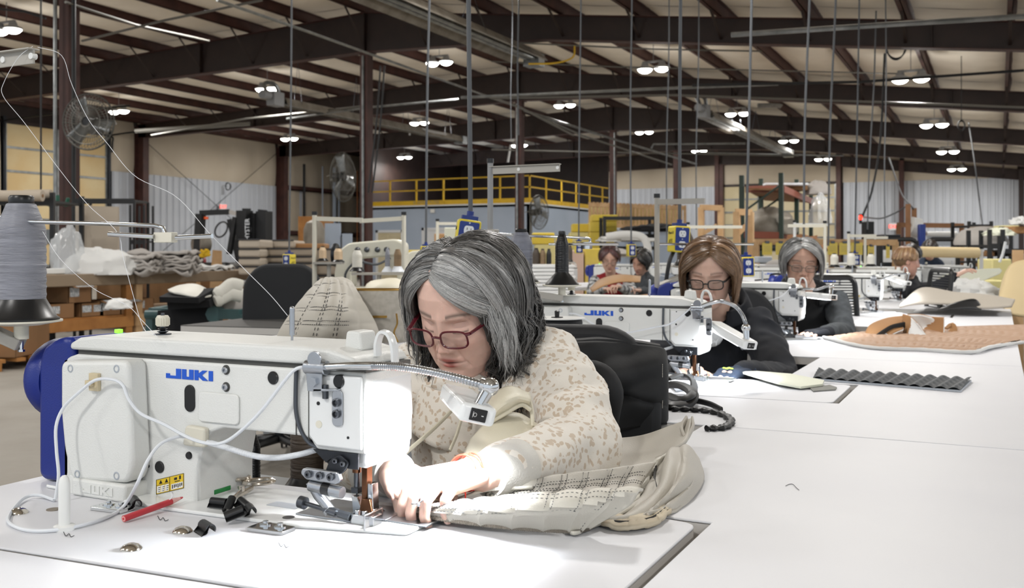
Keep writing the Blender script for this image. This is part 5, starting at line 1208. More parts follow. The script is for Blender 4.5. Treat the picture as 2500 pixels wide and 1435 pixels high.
# white cord cloth
# ================================================================== chair with jacket behind her
M('mesh_black','15171b',.7)
M('jacket_black','0c0e11',.75,bump=.5,bs=30)
def office_chair(label,pos,rot,backh=1.02,seatw=.48,backw=.46,mesh=False,tall=.5,group=None):
    t=thing('office_chair',label,'chair',(0,0,0),group)
    m=MB()
    for k in range(5):
        a=2*PI*k/5+.3; m.tube([(0,0,.11),(.15*math.cos(a),.15*math.sin(a),.10),(.29*math.cos(a),.29*math.sin(a),.075)],[.028,.022,.014],8)
    obj('star_base',m,'black_plastic',t)
    for k in range(5):
        a=2*PI*k/5+.3; m=MB(); c=Vector((.29*math.cos(a),.29*math.sin(a),.03))
        for s in (-.013,.013): m.cyl(c+Vector((-math.sin(a)*s-.005,math.cos(a)*s,0)),c+Vector((-math.sin(a)*s+.005,math.cos(a)*s,0)),.0295,n=16)
        m.cyl(c,c+Vector((0,0,.045)),.008,n=8); obj('caster',m,'black_plastic',t)
    m=MB(); m.cyl((0,0,.10),(0,0,.30),.028,n=14).cyl((0,0,.28),(0,0,.42),.016,n=12); m.box(-.1,.1,-.12,.12,.40,.43); obj('gas_column',m,'dark_metal',t)
    m=MB(); m.prism(rounded([(-seatw/2,-.24),(seatw/2,-.24),(seatw/2,.24),(-seatw/2,.24)],.08),.43,.50,'z'); obj('seat',m,'mesh_black',t,bev=.02,seg=3)
    m=MB(); m.bar((0,.2,.43),(0,.30,.52),.06,.02).bar((0,.30,.50),(0,.31,.80),.06,.02,up=(0,1,0)); obj('back_bar',m,'black_plastic',t)
    z0=.60
    if mesh:
        m=MB(); P=rounded([(-backw/2,z0),(backw/2,z0),(backw/2*.94,backh),(-backw/2*.94,backh)],.06); m.tube([(p[0],.27+.05*((p[1]-z0)/(backh-z0)),p[1]) for p in P+P[:1]],.017,8,cap=False); fr=obj('back_frame',m,'black_plastic',t)
        m=MB()
        for k in range(1,24):
            zz=z0+(backh-z0)*k/24; m.box(-backw/2*.95,backw/2*.95,.27+.05*k/24,.273+.05*k/24,zz-.004,zz+.004)
        obj('back_mesh',m,'mesh_black',fr)
    else:
        m=MB(); P=rounded([(-backw/2*.85,z0-.06),(backw/2*.85,z0-.06),(backw/2,z0+.15),(backw/2*.97,backh-.10),(backw/2*.6,backh),(-backw/2*.6,backh),(-backw/2*.97,backh-.10),(-backw/2,z0+.15)],.07); m.prism(P,.25,.31); 
        for i in range(len(m.v)):
            x,y,z=m.v[i]; m.v[i]=(x,y+.35*x*x*-1+.06*(z-.6),z)
        obj('backrest',m,'mesh_black',t,bev=.02,seg=3)
    t.location=(pos[0],pos[1],0); t.rotation_euler.z=rot
    return t
office_chair('black office chair under the nearest seated woman',(-.85,1.86),PI*0+.25,backh=.98)
jk=thing('jacket','black quilted jacket hung over the nearest woman\'s chair','jacket',tuple(A(1520,1040,2.36)))
rows=[[A(1400,838,2.20),A(1470,835,2.24),A(1550,842,2.28),A(1612,852,2.30),A(1624,868,2.34)],[A(1405,900,2.17),A(1470,905,2.18),A(1550,908,2.22),A(1616,910,2.25),A(1626,915,2.30)],[A(1440,970,2.18),A(1490,968,2.20),A(1560,968,2.22),A(1618,970,2.26),A(1626,975,2.31)],[A(1470,1045,2.22),A(1500,1048,2.22),A(1560,1042,2.24),A(1616,1035,2.27),A(1626,1030,2.32)]]
g=patch(rows,44,40)
for j in range(40):
    for i in range(44):
        q=g[j][i]; g[j][i]=q+Vector((-SN*-1*0+.3,-1,0))*(.012*noise.noise(q*14)+.008*math.sin(j*.35+i*.18)-.010*math.exp(-((j-22-.25*i)/1.6)**2))
obj('back_panel',patch_mb(g),'jacket_black',jk,sol=.012)
rows=[[A(1400,838,2.20),A(1470,834,2.24),A(1550,841,2.28),A(1612,850,2.31)],[A(1405,833,2.26),A(1470,829,2.30),A(1550,836,2.34),A(1608,846,2.37)],[A(1410,850,2.33),A(1470,850,2.36),A(1550,856,2.40),A(1600,866,2.42)],[A(1430,1000,2.42),A(1490,1000,2.45),A(1550,1000,2.46),A(1600,1000,2.46)]]
obj('far_panel',patch_mb(patch(rows,30,24)),'jacket_black',jk,sol=.012)
m=MB(); m.tube(crom([A(1420,905,2.14),A(1452,915,2.12),A(1478,950,2.12),A(1480,1000,2.14),A(1485,1050,2.15)],16),[.02+.018*math.sin(PI*k/15) for k in range(16)],12); obj('sleeve',m,'jacket_black',jk)
m=MB(); 
for k in range(26): p=A(1617,890+k*4.2,2.25); m.sphere(p,(.0012,.0012,.002),5,4)
obj('zip_teeth',m,'nickel',jk)
# black elastic straps on the strip behind her
st=thing('elastic_strap','coil of black elastic strap spilling over the bench beside the jacket','strap',tuple(onZ(1680,960,T0)))
m=MB(); m.tube(crom([onZ(1630,925,T0+.05),onZ(1665,915,T0+.05),onZ(1692,930,T0+.04),onZ(1690,962,T0+.03),onZ(1660,975,T0+.02),onZ(1630,965,T0+.02)],40),.0055,8,flat=2); obj('strap_loop',m,'black',st)
m=MB(); m.tube(crom([onZ(1625,940,T0+.03),onZ(1660,940,T0+.04),onZ(1690,958,T0+.03),onZ(1680,985,T0+.01),onZ(1640,990,T0+.01),onZ(1625,985,T0+.01)],40),.010,8,flat=1.6); obj('strap_loop',m,'black',st)
m=MB(); m.tube(crom([onZ(1625,972,T0+.012),onZ(1680,975,T0+.012),onZ(1730,985,T0+.010),onZ(1762,1000,T0+.006)],20),.0075,8,flat=.5); obj('strap_end',m,'black',st)
m=MB(); P=crom([onZ(1640,998,T0+.006),onZ(1700,1000,T0+.006),onZ(1755,1008,T0+.006),onZ(1784,1025,T0+.006),(onZ(1770,1042,T0+.006)),onZ(1725,1046,T0+.006)],70); m.tube(P,[.0065+.0022*math.sin(i*1.1) for i in range(70)],8,flat=1.3); obj('ribbed_strap',m,'black',st)
# pieces on the second table
def sheet(name,label,cat,pts,th,mat,z=T0,parent=None,lift=None):
    m=MB(); P=[onZ(px,py,z) for px,py in pts]; n=len(P); L=lift or [0]*n
    vs=[(p.x,p.y,z+.001+L[i]) for i,p in enumerate(P)]+[(p.x,p.y,z+.001+th+L[i]) for i,p in enumerate(P)]
    m.add(vs,[tuple(range(n))[::-1],tuple(range(n,2*n))]+[(i,(i+1)%n,(i+1)%n+n,i+n) for i in range(n)])
    o=obj(name,m,mat); 
    return tag(center(o),label,cat)
M('paper_white','e2e4e4',.6); M('cream_board','d8dac8',.6); M('card_grey','84847f',.8)
sheet('vinyl_cutout','white vinyl cut panel with cream underside beside the second machine','vinyl piece',[(1808,921),(1850,920),(1930,925),(2012,938),(2008,946),(1955,953),(1900,946)],.006,'cream_board',lift=[.012,.012,.010,.006,.004,.004,.008])
sheet('card_piece','dark grey card tab sticking out from under the white panel','card',[(1978,950),(2025,942),(2043,948),(2040,953),(1985,957)],.003,'card_grey')
sheet('vinyl_cutout','flat white vinyl rectangle on the second table below the gloved hand','vinyl panel',[(1718,932),(1765,928),(1790,930),(1765,942),(1712,941)],.003,'paper_white')
sheet('vinyl_cutout','pale blue-grey vinyl strip running under the second machine foot','vinyl panel',[(1640,945),(1690,935),(1740,920),(1752,924),(1700,950),(1650,958)],.004,'cord_grey')
# grey egg-crate mat
M('rubber_grey','4a4e52',.6)
em=thing('wave_mat','dark grey scalloped rubber mat lying on the right bench','mat',tuple(onZ(2180,935,T0)))
c4=[onZ(2372,932,T0),onZ(2000,908,T0),onZ(1984,928,T0),onZ(2345,958,T0)]
m=MB(); NU,NV=14,6
a,b,c_,d_=c4[3],c4[2],c4[1],c4[0]
def mp(u,v): return (a.lerp(b,u)).lerp(d_.lerp(c_,u),v)
m.grid(lambda u,v: mp(u,v)+Vector((0,0,.006+.012*abs(math.sin(PI*(u*12+v*0.5)))*1.0*(.6+.4*abs(math.sin(PI*v*5))))),145,41); obj('scalloped_top',m,'rubber_grey',em)
m=MB(); P=[mp(0,0),mp(1,0),mp(1,1),mp(0,1)]; m.add([tuple(p+Vector((0,0,dz))) for dz in (.0005,.006) for p in P],[(3,2,1,0),(4,5,6,7),(0,1,5,4),(1,2,6,5),(2,3,7,6),(3,0,4,7)]); obj('mat_base',m,'cord_grey',em)
# ================================================================== hanging power drops
M('box_yellow','e6d23c',.4,c2='dcc638',vs=8)
M('box_blue','14307e',.35)
M('marker_black','141414',.6)
def power_box(label,px,py,d,s,rot,tilt,topx,cab=.0075,flip=1,text=True,cord2=None,deep=.075):
    p=A(px,py,d); t=thing('power_box',label,'power outlet',tuple(p),'hanging power boxes'); t['_w']=(0,0,0)
    w,h,dp=.078*s,.118*s,deep*s
    m=MB(); m.prism(rounded([(-w/2,-h/2),(w/2,-h/2),(w/2,h/2),(-w/2,h/2)],.010*s),-dp/2,dp/2); obj('box_shell',m,'box_yellow',t,bev=.004*s)
    m=MB(); m.prism(rounded([(-w*.42,-h*.44),(w*.42,-h*.44),(w*.42,h*.44),(-w*.42,h*.44)],.006*s),-dp/2-.002,-dp/2+.001); fp=obj('face_plate',m,'box_blue',t)
    for z in (.024*s,-.024*s):
        m=MB(); m.prism([(.0175*s*math.cos(a)*(1 if abs(math.cos(a))<.9 else .95),z+min(.0145*s,max(-.0145*s,.0185*s*math.sin(a)))) for a in [2*PI*k/24 for k in range(24)]],-dp/2-.0045,-dp/2-.001); oc=obj('outlet',m,'print_white',fp)
        m=MB(); m.box(-.0075*s,-.0055*s,-dp/2-.0055,-dp/2-.004,z,z+.008*s).box(.0055*s,.0075*s,-dp/2-.0055,-dp/2-.004,z+.001*s,z+.007*s).cyl((0,-dp/2-.004,z-.007*s),(0,-dp/2-.0055,z-.007*s),.0025*s,n=8)
        for i in range(len(m.v)): pass
        q=obj('outlet_slots',m,'marker_black',fp)
    m=MB()
    for z in (.048*s,0,-.048*s): m.cyl((0,-dp/2-.001,z),(0,-dp/2-.004,z),.003*s,n=8)
    obj('plate_screws',m,'brushed',fp)
    m=MB(); m.box(-w*.35,w*.35,-dp*.3,dp*.3,h/2-.002,h/2+.014*s).cyl((0,0,h/2),(0,0,h/2+.03*s),.012*s,n=12); obj('cord_grip',m,'box_blue',t,bev=.001)
    if text:
        for k,(tx,z) in enumerate((('Panel-B',.022*s),('#35',-.018*s))):
            c=bpy.data.curves.new('x','FONT'); c.body=tx; c.size=(.019 if k==0 else .026)*s; c.shear=.2; c.extrude=.0003; c.align_x='CENTER'
            o=bpy.data.objects.new('x',c); COL.objects.link(o); me=bpy.data.meshes.new_from_object(o.evaluated_get(bpy.context.evaluated_depsgraph_get())); bpy.data.objects.remove(o)
            me.materials.clear(); me.materials.append(MT['marker_black']); me.transform(Matrix.Translation((-flip*(w/2+.0006),0,z))@Euler((PI/2,0,-flip*PI/2)).to_matrix().to_4x4()); obj('handwriting',me,None,t)
    t.rotation_euler=(0,tilt,rot); t['_w']=tuple(p)
    R3=Euler((0,tilt,rot)).to_matrix(); top=p+R3@Vector((0,0,h/2+.03*s))
    pt=A(topx,0,d); k=(zroof(p.x)-.1-top.z)/max(.01,(pt.z-top.z)); hi=top+(pt-top)*k
    wob=rnd.uniform(-.01,.01)
    m=MB(); m.tube(crom([top,top.lerp(hi,.3)+Vector((wob,0,0)),top.lerp(hi,.65)-Vector((wob,0,0)),hi],20),cab,7); c=obj('drop_cord',m,'cable_grey')
    tag(c,'grey power cord above the '+' '.join(label.replace(' half hidden','').split()[:11]),'cord','power drop cords')
    return t
TR=TH
power_box('yellow and blue outlet box hanging above the nearest woman\'s head',1140,580,3.45,1.05,TR+.12,.14,1146,.0085)
power_box('yellow and blue outlet box beside the brown-haired woman\'s hair',1657,584,4.9,1.1,TR+.25,.05,1665,.0085)
power_box('small outlet box with plug above the black chair on the left',706,638,7.6,.95,TR-.45,0,712,.007,flip=-1)
power_box('tiny yellow box half hidden behind the grey-haired woman\'s crown',1040,620,6.6,.9,TR+.2,0,1050,.008)
power_box('outlet box just right of the brown-haired woman',1822,651,6.0,1.0,TR+.1,-.03,1835,.008,text=False)
power_box('distant outlet box right of the black cone',1413,604,9.8,1.0,TR+.1,0,1418,.008,text=False)
power_box('distant outlet box above the two far women',1541,611,9.6,1.0,TR+.2,0,1541,.008,text=False)
power_box('distant outlet box by the row of white cones',2087,634,10.5,1.1,TR+.1,0,2098,.009,text=False)
def cable(label,P,r,mat='cable_grey',cat='cord',name='hanging_cord',g=None):
    m=MB(); m.tube(crom(P,24),r,6); return tag(center(obj(name,m,mat)),label,cat,g)
for x0,x1,y1,d,r,lab in ((1265,1266,330,13,.011,'thin cord left of the second brown column'),(1632,1628,600,13,.009,'thin grey cord near the tan fence'),(1705,1700,560,14,.009,'cord dropping behind the brown-haired woman'),(1975,1962,610,8.5,.010,'grey cord rising above the grey-bobbed woman'),(2038,2022,600,9.5,.010,'grey cord over the clipboard rack'),(2140,2118,560,16,.012,'grey cord reaching towards the red beacon'),(2162,2161,590,15,.010,'dark straight cord in front of the white wall'),(1250,1248,340,16,.007,'thin dark cord crossing the twin lamps')):
    p0=A(x0,0,d); p1=A(x1,y1,d); k=(zroof(p0.x)-p1.z)/(p0.z-p1.z); hi=p1+(p0-p1)*k
    cable(lab,[hi,hi.lerp(p1,.35)+Vector((.01,0,0)),hi.lerp(p1,.7)-Vector((.012,0,0)),p1],r,g='power drop cords')
cable('black cord looping down from the outlet box behind the brown-haired woman',[A(1645,612,4.9),A(1634,640,4.85),A(1625,690,4.85),A(1613,728,4.85)],.010,'cable_black')
cable('dark cord bundle hanging to the left of the red beacon',[A(2160,130,19),A(2150,330,19),A(2130,460,19),A(2105,530,19)],.02,'cable_black')
cable('dark cord curving from the roof to the wooden roll stand',[A(2170,385,19),A(2200,470,18),A(2222,500,17),A(2232,512,17)],.014,'cable_grey')
cable('cord sloping from the beacon cords to the wooden post',[A(2110,530,19),A(2150,533,18),A(2185,520,17.5),A(2210,505,17)],.014,'cable_grey')
cable('cord hanging from its coil at the far right',[A(2365,300,19),A(2380,400,18),A(2392,500,17.5),A(2400,560,17)],.014,'cable_grey')
for px,py,d,r,lab in ((2187,108,17,.27,'coil of black cable hung on the nearest beam at right'),(2347,306,19,.10,'small grey cord coil hung below the second beam'),(556,455,30,.15,'tangled wire coil on the left white wall')):
    c=A(px,py,d) if px>700 else onX(px,py,-27.1)
    m=MB()
    for q in range(3): m.tube([c+Vector((CS,SN,0))*(r*(1+.05*q)*math.cos(a)*.62)+Vector((0,.02*q,r*(1-.06*q)*math.sin(a))) for a in [2*PI*k/30 for k in range(31)]],.012,6,cap=False)
    m.tube([c+Vector((0,0,r*.9)),Vector((c.x,c.y,zroof(c.x)))] if px>700 else [c,c+Vector((-.25,0,.05))],.008,5)
    tag(center(obj('cable_coil',m,'cable_black')),lab,'cable coil')
# ================================================================== chairs
M('tubular','2a2c30',.45)
c=onZ(546,1105,.03); office_chair('large black rounded-back office chair on the left, turned from the camera',(A(665,700,5.55).x+.05,A(665,700,5.55).y+.0),TR+PI+.15+PI,backh=1.085,backw=.47)
office_chair('black padded chair holding the brown-haired woman',(A(1905,780,4.15).x-.12,A(1905,780,4.15).y-.05),.55,backh=.99)
office_chair('black mesh chair holding the grey-bobbed woman',(A(2060,760,5.9).x-.06,A(2060,760,5.9).y-.15),.35,backh=1.0,mesh=True)
office_chair('empty black mesh chair turned sideways behind the quilted tan piece',(A(2185,740,7.0).x,A(2185,740,7.0).y),-1.2,backh=1.03,mesh=True)
# ================================================================== things between near rows
M('quilt_grey','bdb8ad',.55,bump=.25,bs=600)
cu=thing('quilted_cushion','puffy light grey quilted cushion with dark cross stitching, behind the nearest machine','cushion',tuple(A(790,860,3.0)))
rows=[[A(662,860,2.9),A(740,870,2.75),A(830,870,2.75),A(932,860,2.95)],[A(690,800,2.9),A(760,800,2.68),A(840,800,2.68),A(918,800,2.92)],[A(728,745,2.95),A(785,740,2.74),A(845,742,2.74),A(892,752,2.95)],[A(768,700,3.0),A(800,694,2.9),A(835,696,2.9),A(862,706,3.0)],[A(785,688,3.06),A(800,683,3.05),A(818,684,3.05),A(835,690,3.06)]]
g=patch(rows,60,60); CF=Vector((SN,-CS,.2)); gq=quilt(g,(5,7),.007,CF); obj('quilted_front',patch_mb(gq),'quilt_grey',cu,sol=.01); stitch(gq,(5,7),'thread_dark',cu,.011,.0011,CF)
rows2=[[p+Vector((SN*-1,CS,0))*.16 if 0<k<len(r)-1 else p for k,p in enumerate(r)] for r in rows]
obj('quilted_back',patch_mb(patch(rows2,24,24)),'quilt_grey',cu,sol=.01)
m=MB(); P=[g[j][-1] for j in range(60)]+[g[-1][i] for i in range(59,-1,-1)]+[g[j][0] for j in range(59,-1,-1)]; m.tube(P[::2],.004,6); obj('raw_seam',m,'foam_edge',cu)
# side table carrying cushion and bag
m=MB()
p=A(840,870,3.1); top_slab('side_table','white side table behind the nearest machine holding the quilted cushion and bag',[(p.x-.32,p.y-.30),(p.x+.45,p.y-.30),(p.x+.45,p.y+.35),(p.x-.32,p.y+.35)],z1=A(840,858,2.75).z,legs=((p.x-.28,p.y-.26),(p.x+.41,p.y-.26),(p.x-.28,p.y+.31),(p.x+.41,p.y+.31)),group=None)
M('bag_fabric','b7b2a9',.7,c2='aaa59b',vs=60,det=1)
M('brass','b08d4f',.3,metal=1)
bg_=thing('handbag','light grey patterned handbag with open zip and brass tab beside the cushion','bag',tuple(A(920,840,3.05)))
cx=A(918,700,3.08); F_=Vector((-SN,CS,0)); R_=Vector((CS,SN,0))
def bagrow(z,w,dp): return [cx+R_*(w*math.cos(a))+F_*(dp*math.sin(a))+Vector((0,0,z-cx.z)) for a in [2*PI*k/20 for k in range(21)]]
zt=A(918,707,3.08).z; zb=A(918,850,3.05).z
g=patch([bagrow(zb,.105,.06),bagrow((zb+zt)/2,.112,.07),bagrow(zt-.02,.104,.06),bagrow(zt,.098,.05)],60,20); obj('bag_body',patch_mb(g),'bag_fabric',bg_,sol=.004)
m=MB(); m.tube([p-Vector((0,0,.055)) for p in bagrow(zt,.104,.0605)],.002,5); obj('seam_line',m,'thread_dark',bg_)
m=MB(); m.tube(bagrow(zt,.099,.051),.0035,6); obj('zip_edge',m,'brass',bg_)
m=MB(); q=A(925,773,3.0); m.bar(q-R_*.022,q+R_*.025,.003,.007); m.tube(crom([A(968,765,3.0),A(970,790,3.0),A(962,812,3.0),A(972,835,3.0)],10),.003,5); obj('brass_tab',m,'brass',bg_)
for k in range(5):
    pass
# ribbon spools stacked beside the second machine
M('ribbon_pink','d9a3b8',.6); M('ribbon_orange','c07a4a',.6); M('ribbon_black','0e0f12',.7)
p=A(1360,800,2.62)
for i,(z0,z1,mt,lab) in enumerate((((A(1360,860,2.62).z),(A(1360,820,2.62).z),'ribbon_orange','orange ribbon roll at the bottom of the stack left of the second machine'),(A(1360,818,2.62).z,A(1360,800,2.62).z,'ribbon_pink','pink ribbon roll in the stack left of the second machine'))):
    m=MB(); m.lathe([(.02,z0-p.z),(.072,z0-p.z),(.072,z1-p.z),(.02,z1-p.z)],p,(0,0,1),36); tag(center(obj('ribbon_roll',m,mt)),lab,'ribbon')
t=thing('ribbon_reel','white-flanged reel of black binding on top of the ribbon stack','reel',(p.x,p.y,A(1360,799,2.62).z))
for z in (A(1360,798,2.62).z,A(1360,777,2.62).z): m=MB(); m.lathe([(.012,0),(.075,0),(.075,.002),(.012,.002)],(p.x,p.y,z),(0,0,1),36); obj('flange',m,'post_white',t)
m=MB(); m.lathe([(.012,0),(.066,0),(.068,.01),(.066,.021),(.012,.021)],(p.x,p.y,A(1360,797,2.62).z),(0,0,1),36); obj('binding',m,'ribbon_black',t)
m=MB(); m.lathe([(.016,.0),(.016,.003),(.006,.004),(.007,.018),(.004,.02)],(p.x,p.y,A(1360,776,2.62).z),(0,0,1),14); obj('reel_pin',m,'black_plastic',t)
# ================================================================== row of cream machines on the left
M('machine_cream','d5d2c2',.4,bump=.2,bs=300)
M('table_dark','3b3a38',.6)
M('table_white','d4d5d6',.5)
cr=thing('overlock_machine','cream older sewing machine with blue cable behind the quilted cushion','sewing machine',(0,0,0),'cream sewing machines'); 
m=MB(); m.prism(rounded([(-.13,0),(.0,0),(.0,.17),(.03,.21),(.34,.235),(.40,.22),(.40,.33),(.33,.36),(-.02,.33),(-.10,.27),(-.13,.1)],.03),-.09,.09); obj('arm_casting',m,'machine_cream',cr,bev=.03,seg=3)
m=MB(); m.box(.28,.40,-.07,.07,.12,.24); m.cyl((.34,0,.12),(.34,0,.02),.012,n=10); obj('needle_head',m,'machine_cream',cr,bev=.02)
m=MB(); m.lathe([(.02,0),(.085,0),(.09,.015),(.085,.03),(.02,.035)],(-.13,0,.24),(-1,0,0),28); obj('handwheel',m,'dark_metal',cr)
m=MB(); m.box(-.18,.5,-.15,.15,-.03,.0); obj('bed',m,'machine_cream',cr,bev=.01)
for x in (.05,.12,.20,.27): m=MB(); m.lathe([(.02,0),(.02,.01),(.008,.02),(.0005,.02)],(x,-.09,.28),(0,-1,0),14); obj('tension_disc',m,'steel_dark',cr)
m=MB(); m.tube(crom([(-.02,-.10,0),(-.03,-.14,.1),(.06,-.16,.19),(.2,-.13,.17),(.3,-.10,.22)],18),.009,8); obj('air_hose',m,'cable_grey',cr)
def place(o,px,py,d,rot=0,s=1,label=None,z=None):
    p=A(px,py,d); 
    if z is not None: p.z=z
    o.location=p; o.rotation_euler.z=rot; o.scale=(s,s,s)
    if label: o['label']=label
    return o
place(cr,865,700,6.3,TR-.1,.85)
place(dup(cr),1010,690,8.2,TR,.8,'cream sewing machine partly hidden by the grey-haired woman\'s head')
# tables of the left row
def simple_table(label,px0,px1,py,d0,d1,dep,z,mat='table_dark',group='mid-hall machine tables',edge='table_dark'):
    a=A(px0,617,d0); b=A(px1,617,d1); dv=(b-a); dv.z=0; n=Vector((-dv.y,dv.x,0)).normalized()*dep
    P=[(a.x,a.y),(b.x,b.y),(b.x+n.x,b.y+n.y),(a.x+n.x,a.y+n.y)]
    i=.12; c=Vector(((P[0][0]+P[2][0])/2,(P[0][1]+P[2][1])/2))
    L=[tuple(Vector(q).lerp(c,i)) for q in P]
    return top_slab('machine_table',label,P,z1=z,th=.04,mat=mat,legs=L,group=group)
simple_table('dark machine table in the left row under the cream machine',850,1010,0,5.0,5.8,1.0,.76)
def stand(label,px,d,ztop,zbase,arm,dirn,colr='cream_plastic'):
    p=A(px,617,d); zbase=.762; t=thing('thread_stand',label,'thread stand',(p.x,p.y,zbase),'machine thread stands')
    m=MB(); m.cyl((p.x,p.y,zbase),(p.x,p.y,ztop),.013,n=10); obj('pole',m,colr,t)
    m=MB(); m.cyl((p.x,p.y,ztop),(p.x,p.y,ztop+.02),.016,n=10); obj('pole_cap',m,'black_plastic',t)
    a=Vector((p.x,p.y,ztop-.02)); b=a+Vector(dirn)*arm; m=MB(); m.bar(a,b,.02,.025); obj('thread_arm',m,colr,t)
    return t,a
RD_=Vector((CS,SN,0))
z_=lambda py,d: CH+(HZ-py)/FP*d
stand('leaning cream thread stand above the quilted cushion',768,5.6,z_(525,5.6),.8,.28,RD_*.98+Vector((0,0,-.03)))
stand('cream thread stand left of the yellow outlet box',986,6.0,z_(525,6.0),.8,.27,-RD_+Vector((0,0,-.06)))
stand('far grey thread stand in front of the white doors',1068,8.4,z_(540,8.4),.8,.22,RD_)
def cones(lst,grp,zf=None):
    for (px,pyb,pyt,d,r,mt,base,lab,kw) in lst:
        p=A(px,pyb,d); h=(pyb-pyt)/FP*d; cone(lab,p,r,h,mt,base,grp,**kw)
# the stand trays
def tray(label,px0,px1,py,d):
    a=A(px0,py,d); b=A(px1,py,d); t=thing('cone_rack',label,'rack',tuple(a)); m=MB(); m.bar(a,b,.10,.012); obj('rack_bar',m,'stand_grey',t); m=MB(); 
    c=a.lerp(b,.5); m.cyl((c.x,c.y,.762),(c.x,c.y,c.z),.012,n=8); obj('rack_post',m,'stand_grey',t)
tray('cone rack of the leaning cream stand',768,838,642,5.6); tray('cone rack above the handbag',862,990,668,5.2)
cones([(788,637,601,5.6,.021,'thread_peach','black_plastic','left peach thread cone on the cream stand',{}),(826,640,604,5.6,.024,'thread_peach','black_plastic','right peach thread cone on the cream stand',{}),
 (872,662,607,5.2,.026,'thread_ivory','black_plastic','ivory thread cone on the rack above the handbag',{}),(946,664,604,5.2,.013,'thread_grey','cord_white','slim grey cone with clear base above the handbag',dict(wide=2.4,slim=True,cap=False)),(971,664,604,5.2,.020,'thread_tan','cord_white','tan thread cone nearest the grey-haired woman',dict(wide=1.9,slim=True,cap=False))],'cones on the left row')
p=A(950,720,5.0); m=MB(); m.sphere(p,(.14,.12,.09),20,12)
for i in range(len(m.v)): v=Vector(m.v[i]); m.v[i]=tuple(v+Vector((0,0,.03*noise.noise(v*9))))
tag(center(obj('cloth_heap',m,'cream_vinyl')),'heap of cream cloth under the left-row cone rack','cloth')
# cones of the middle rows
cones([(1180,630,590,4.9,.0,'thread_brown','black_plastic','x',{})] if False else [],'')
B3=A(1604,700,4.75); st3,_=stand('grey thread stand left of the brown-haired woman',1604,4.75,z_(483,4.75),.74,.235,E1,'stand_grey')
p=A(1673,650,4.95); saucer(st3,p,.095,A(1604,700,4.75)); cone('brown thread cone behind the second outlet box',p+Vector((0,0,.003)),.041,.185,'thread_brown')
m=MB(); m.cyl(A(1610,596,4.75),A(1840,596,4.7),.006,n=8); obj('guide_rod',m,'chrome',st3)
# machine blue housing visible left of the woman 2
t=thing('motor_unit','blue motor housing peeking out left of the brown-haired woman','motor',tuple(A(1665,735,5.0)))
p=A(1668,705,5.0); m=MB(); m.box(p.x-.10,p.x+.08,p.y-.08,p.y+.10,TZ,p.z+.03); obj('housing',m,'machine_blue',t,bev=.03,seg=3)
m=MB(); m.lathe([(.02,0),(.07,0),(.07,.03),(.05,.05),(.001,.052)],(p.x-.10,p.y,p.z-.04),(-1,0,0),28); obj('handwheel',m,'machine_blue',t)
# third-row cones behind the grey-bobbed woman
for k,(px,d,ab,lab) in enumerate(((2037,7.4,(652,618),'first white thread cone right of the grey-bobbed woman'),(2078,7.3,(654,615),'second white thread cone, widest, right of the grey-bobbed woman'),(2126,7.6,(650,618),'third white thread cone, before the yellow slips'))):
    cones([(px,ab[0],ab[1],d,.029,'thread_ivory','black_plastic',lab,{})],'white cones right of centre')
tray('long cone rack right of the grey-bobbed woman',2012,2160,656,7.35)
stand('beige thread stand right of the grey-bobbed woman',2014,8.0,z_(545,8.0),.8,.30,-RD_); stand('thin beige thread stand behind the white cones',2072,9.0,z_(570,9.0),.8,.25,RD_); stand('thin beige stand before the yellow slips',2112,9.6,z_(575,9.6),.8,.22,RD_)
stand('beige thread stand above the grey bob',1940,9.0,z_(543,9.0),.8,.30,RD_,'post_white'); stand('pale stand before the tan fence',1680,8.2,z_(548,8.2),.8,.45,RD_)
# ================================================================== middle row (women in the distance)
TWH=dict(mat='laminate',group='mid-hall machine tables')
simple_table('white cutting table before the two distant women',1290,1650,0,6.6,8.2,1.0,TZ,'laminate')
simple_table('far white machine table behind the two distant women',1240,1700,0,10.3,12.9,1.1,TZ,'laminate')
def heap(name,label,cat,px,py,d,sx,sy,sz,mat,amp=.25,fr=6,seed=0,nu=36,nv=20,group=None,rough=1,rot=0,zb=None):
    p=A(px,py,d) if zb is None else at_z(px,d,zb); m=MB(); m.sphere((0,0,0),(1,1,1),nu,nv); out=[]
    for v in m.v:
        v=Vector(v); n=noise.noise(v*fr/3+Vector((seed,0,0)))+.5*noise.noise(v*fr+Vector((0,seed,0)))*rough; r=1+amp*n; q=v*r; z=max(-.15,q.z)
        q=Vector((q.x*sx,q.y*sy,(z+.15)*sz)); q.rotate(Euler((0,0,TR+rot))); out.append(tuple(q+p))
    m.v=out; o=obj(name,m,mat); return tag(center(o),label,cat,group)
def fabric_stack(label,px0,px1,py,d,dep,n,th,mat,zb,group=None,cat='fabric',name='folded_fabric',amp=.012,seed=0):
    a=at_z(px0,d,zb); b=at_z(px1,d,zb); t=thing(name,label,cat,tuple(a.lerp(b,.5)),group); L=(b-a).length; X=(b-a).normalized(); Y=Vector((-X.y,X.x,0)); R=random.Random(seed)
    for k in range(n):
        o=R.uniform(-.04,.04)*L; w=1+R.uniform(-.06,.04)
        def f(u,v,k=k,o=o,w=w):
            q=a+X*((u-.5)*L*w+L/2+o)+Y*(v*dep); e=abs(u-.5)*2
            return q+Vector((0,0,k*th+th*.4+amp*noise.noise(Vector((u*5+k*3+seed,v*3,k)))*(1+e*1.5)))
        m=MB(); m.grid(f,26,10); obj('layer',m,mat,t,sol=th*.75)
    return t
M('cloth_grey','aaa5a0',.9,bump=.3,bs=40); M('cloth_white','d6d6d4',.85,bump=.2,bs=30); M('leather_tan','ad8860',.6,bump=.2,bs=300); M('leather_back','9c7247',.7); M('paper_print','cfcfd0',.7,c2='b7b5b3',vs=9)
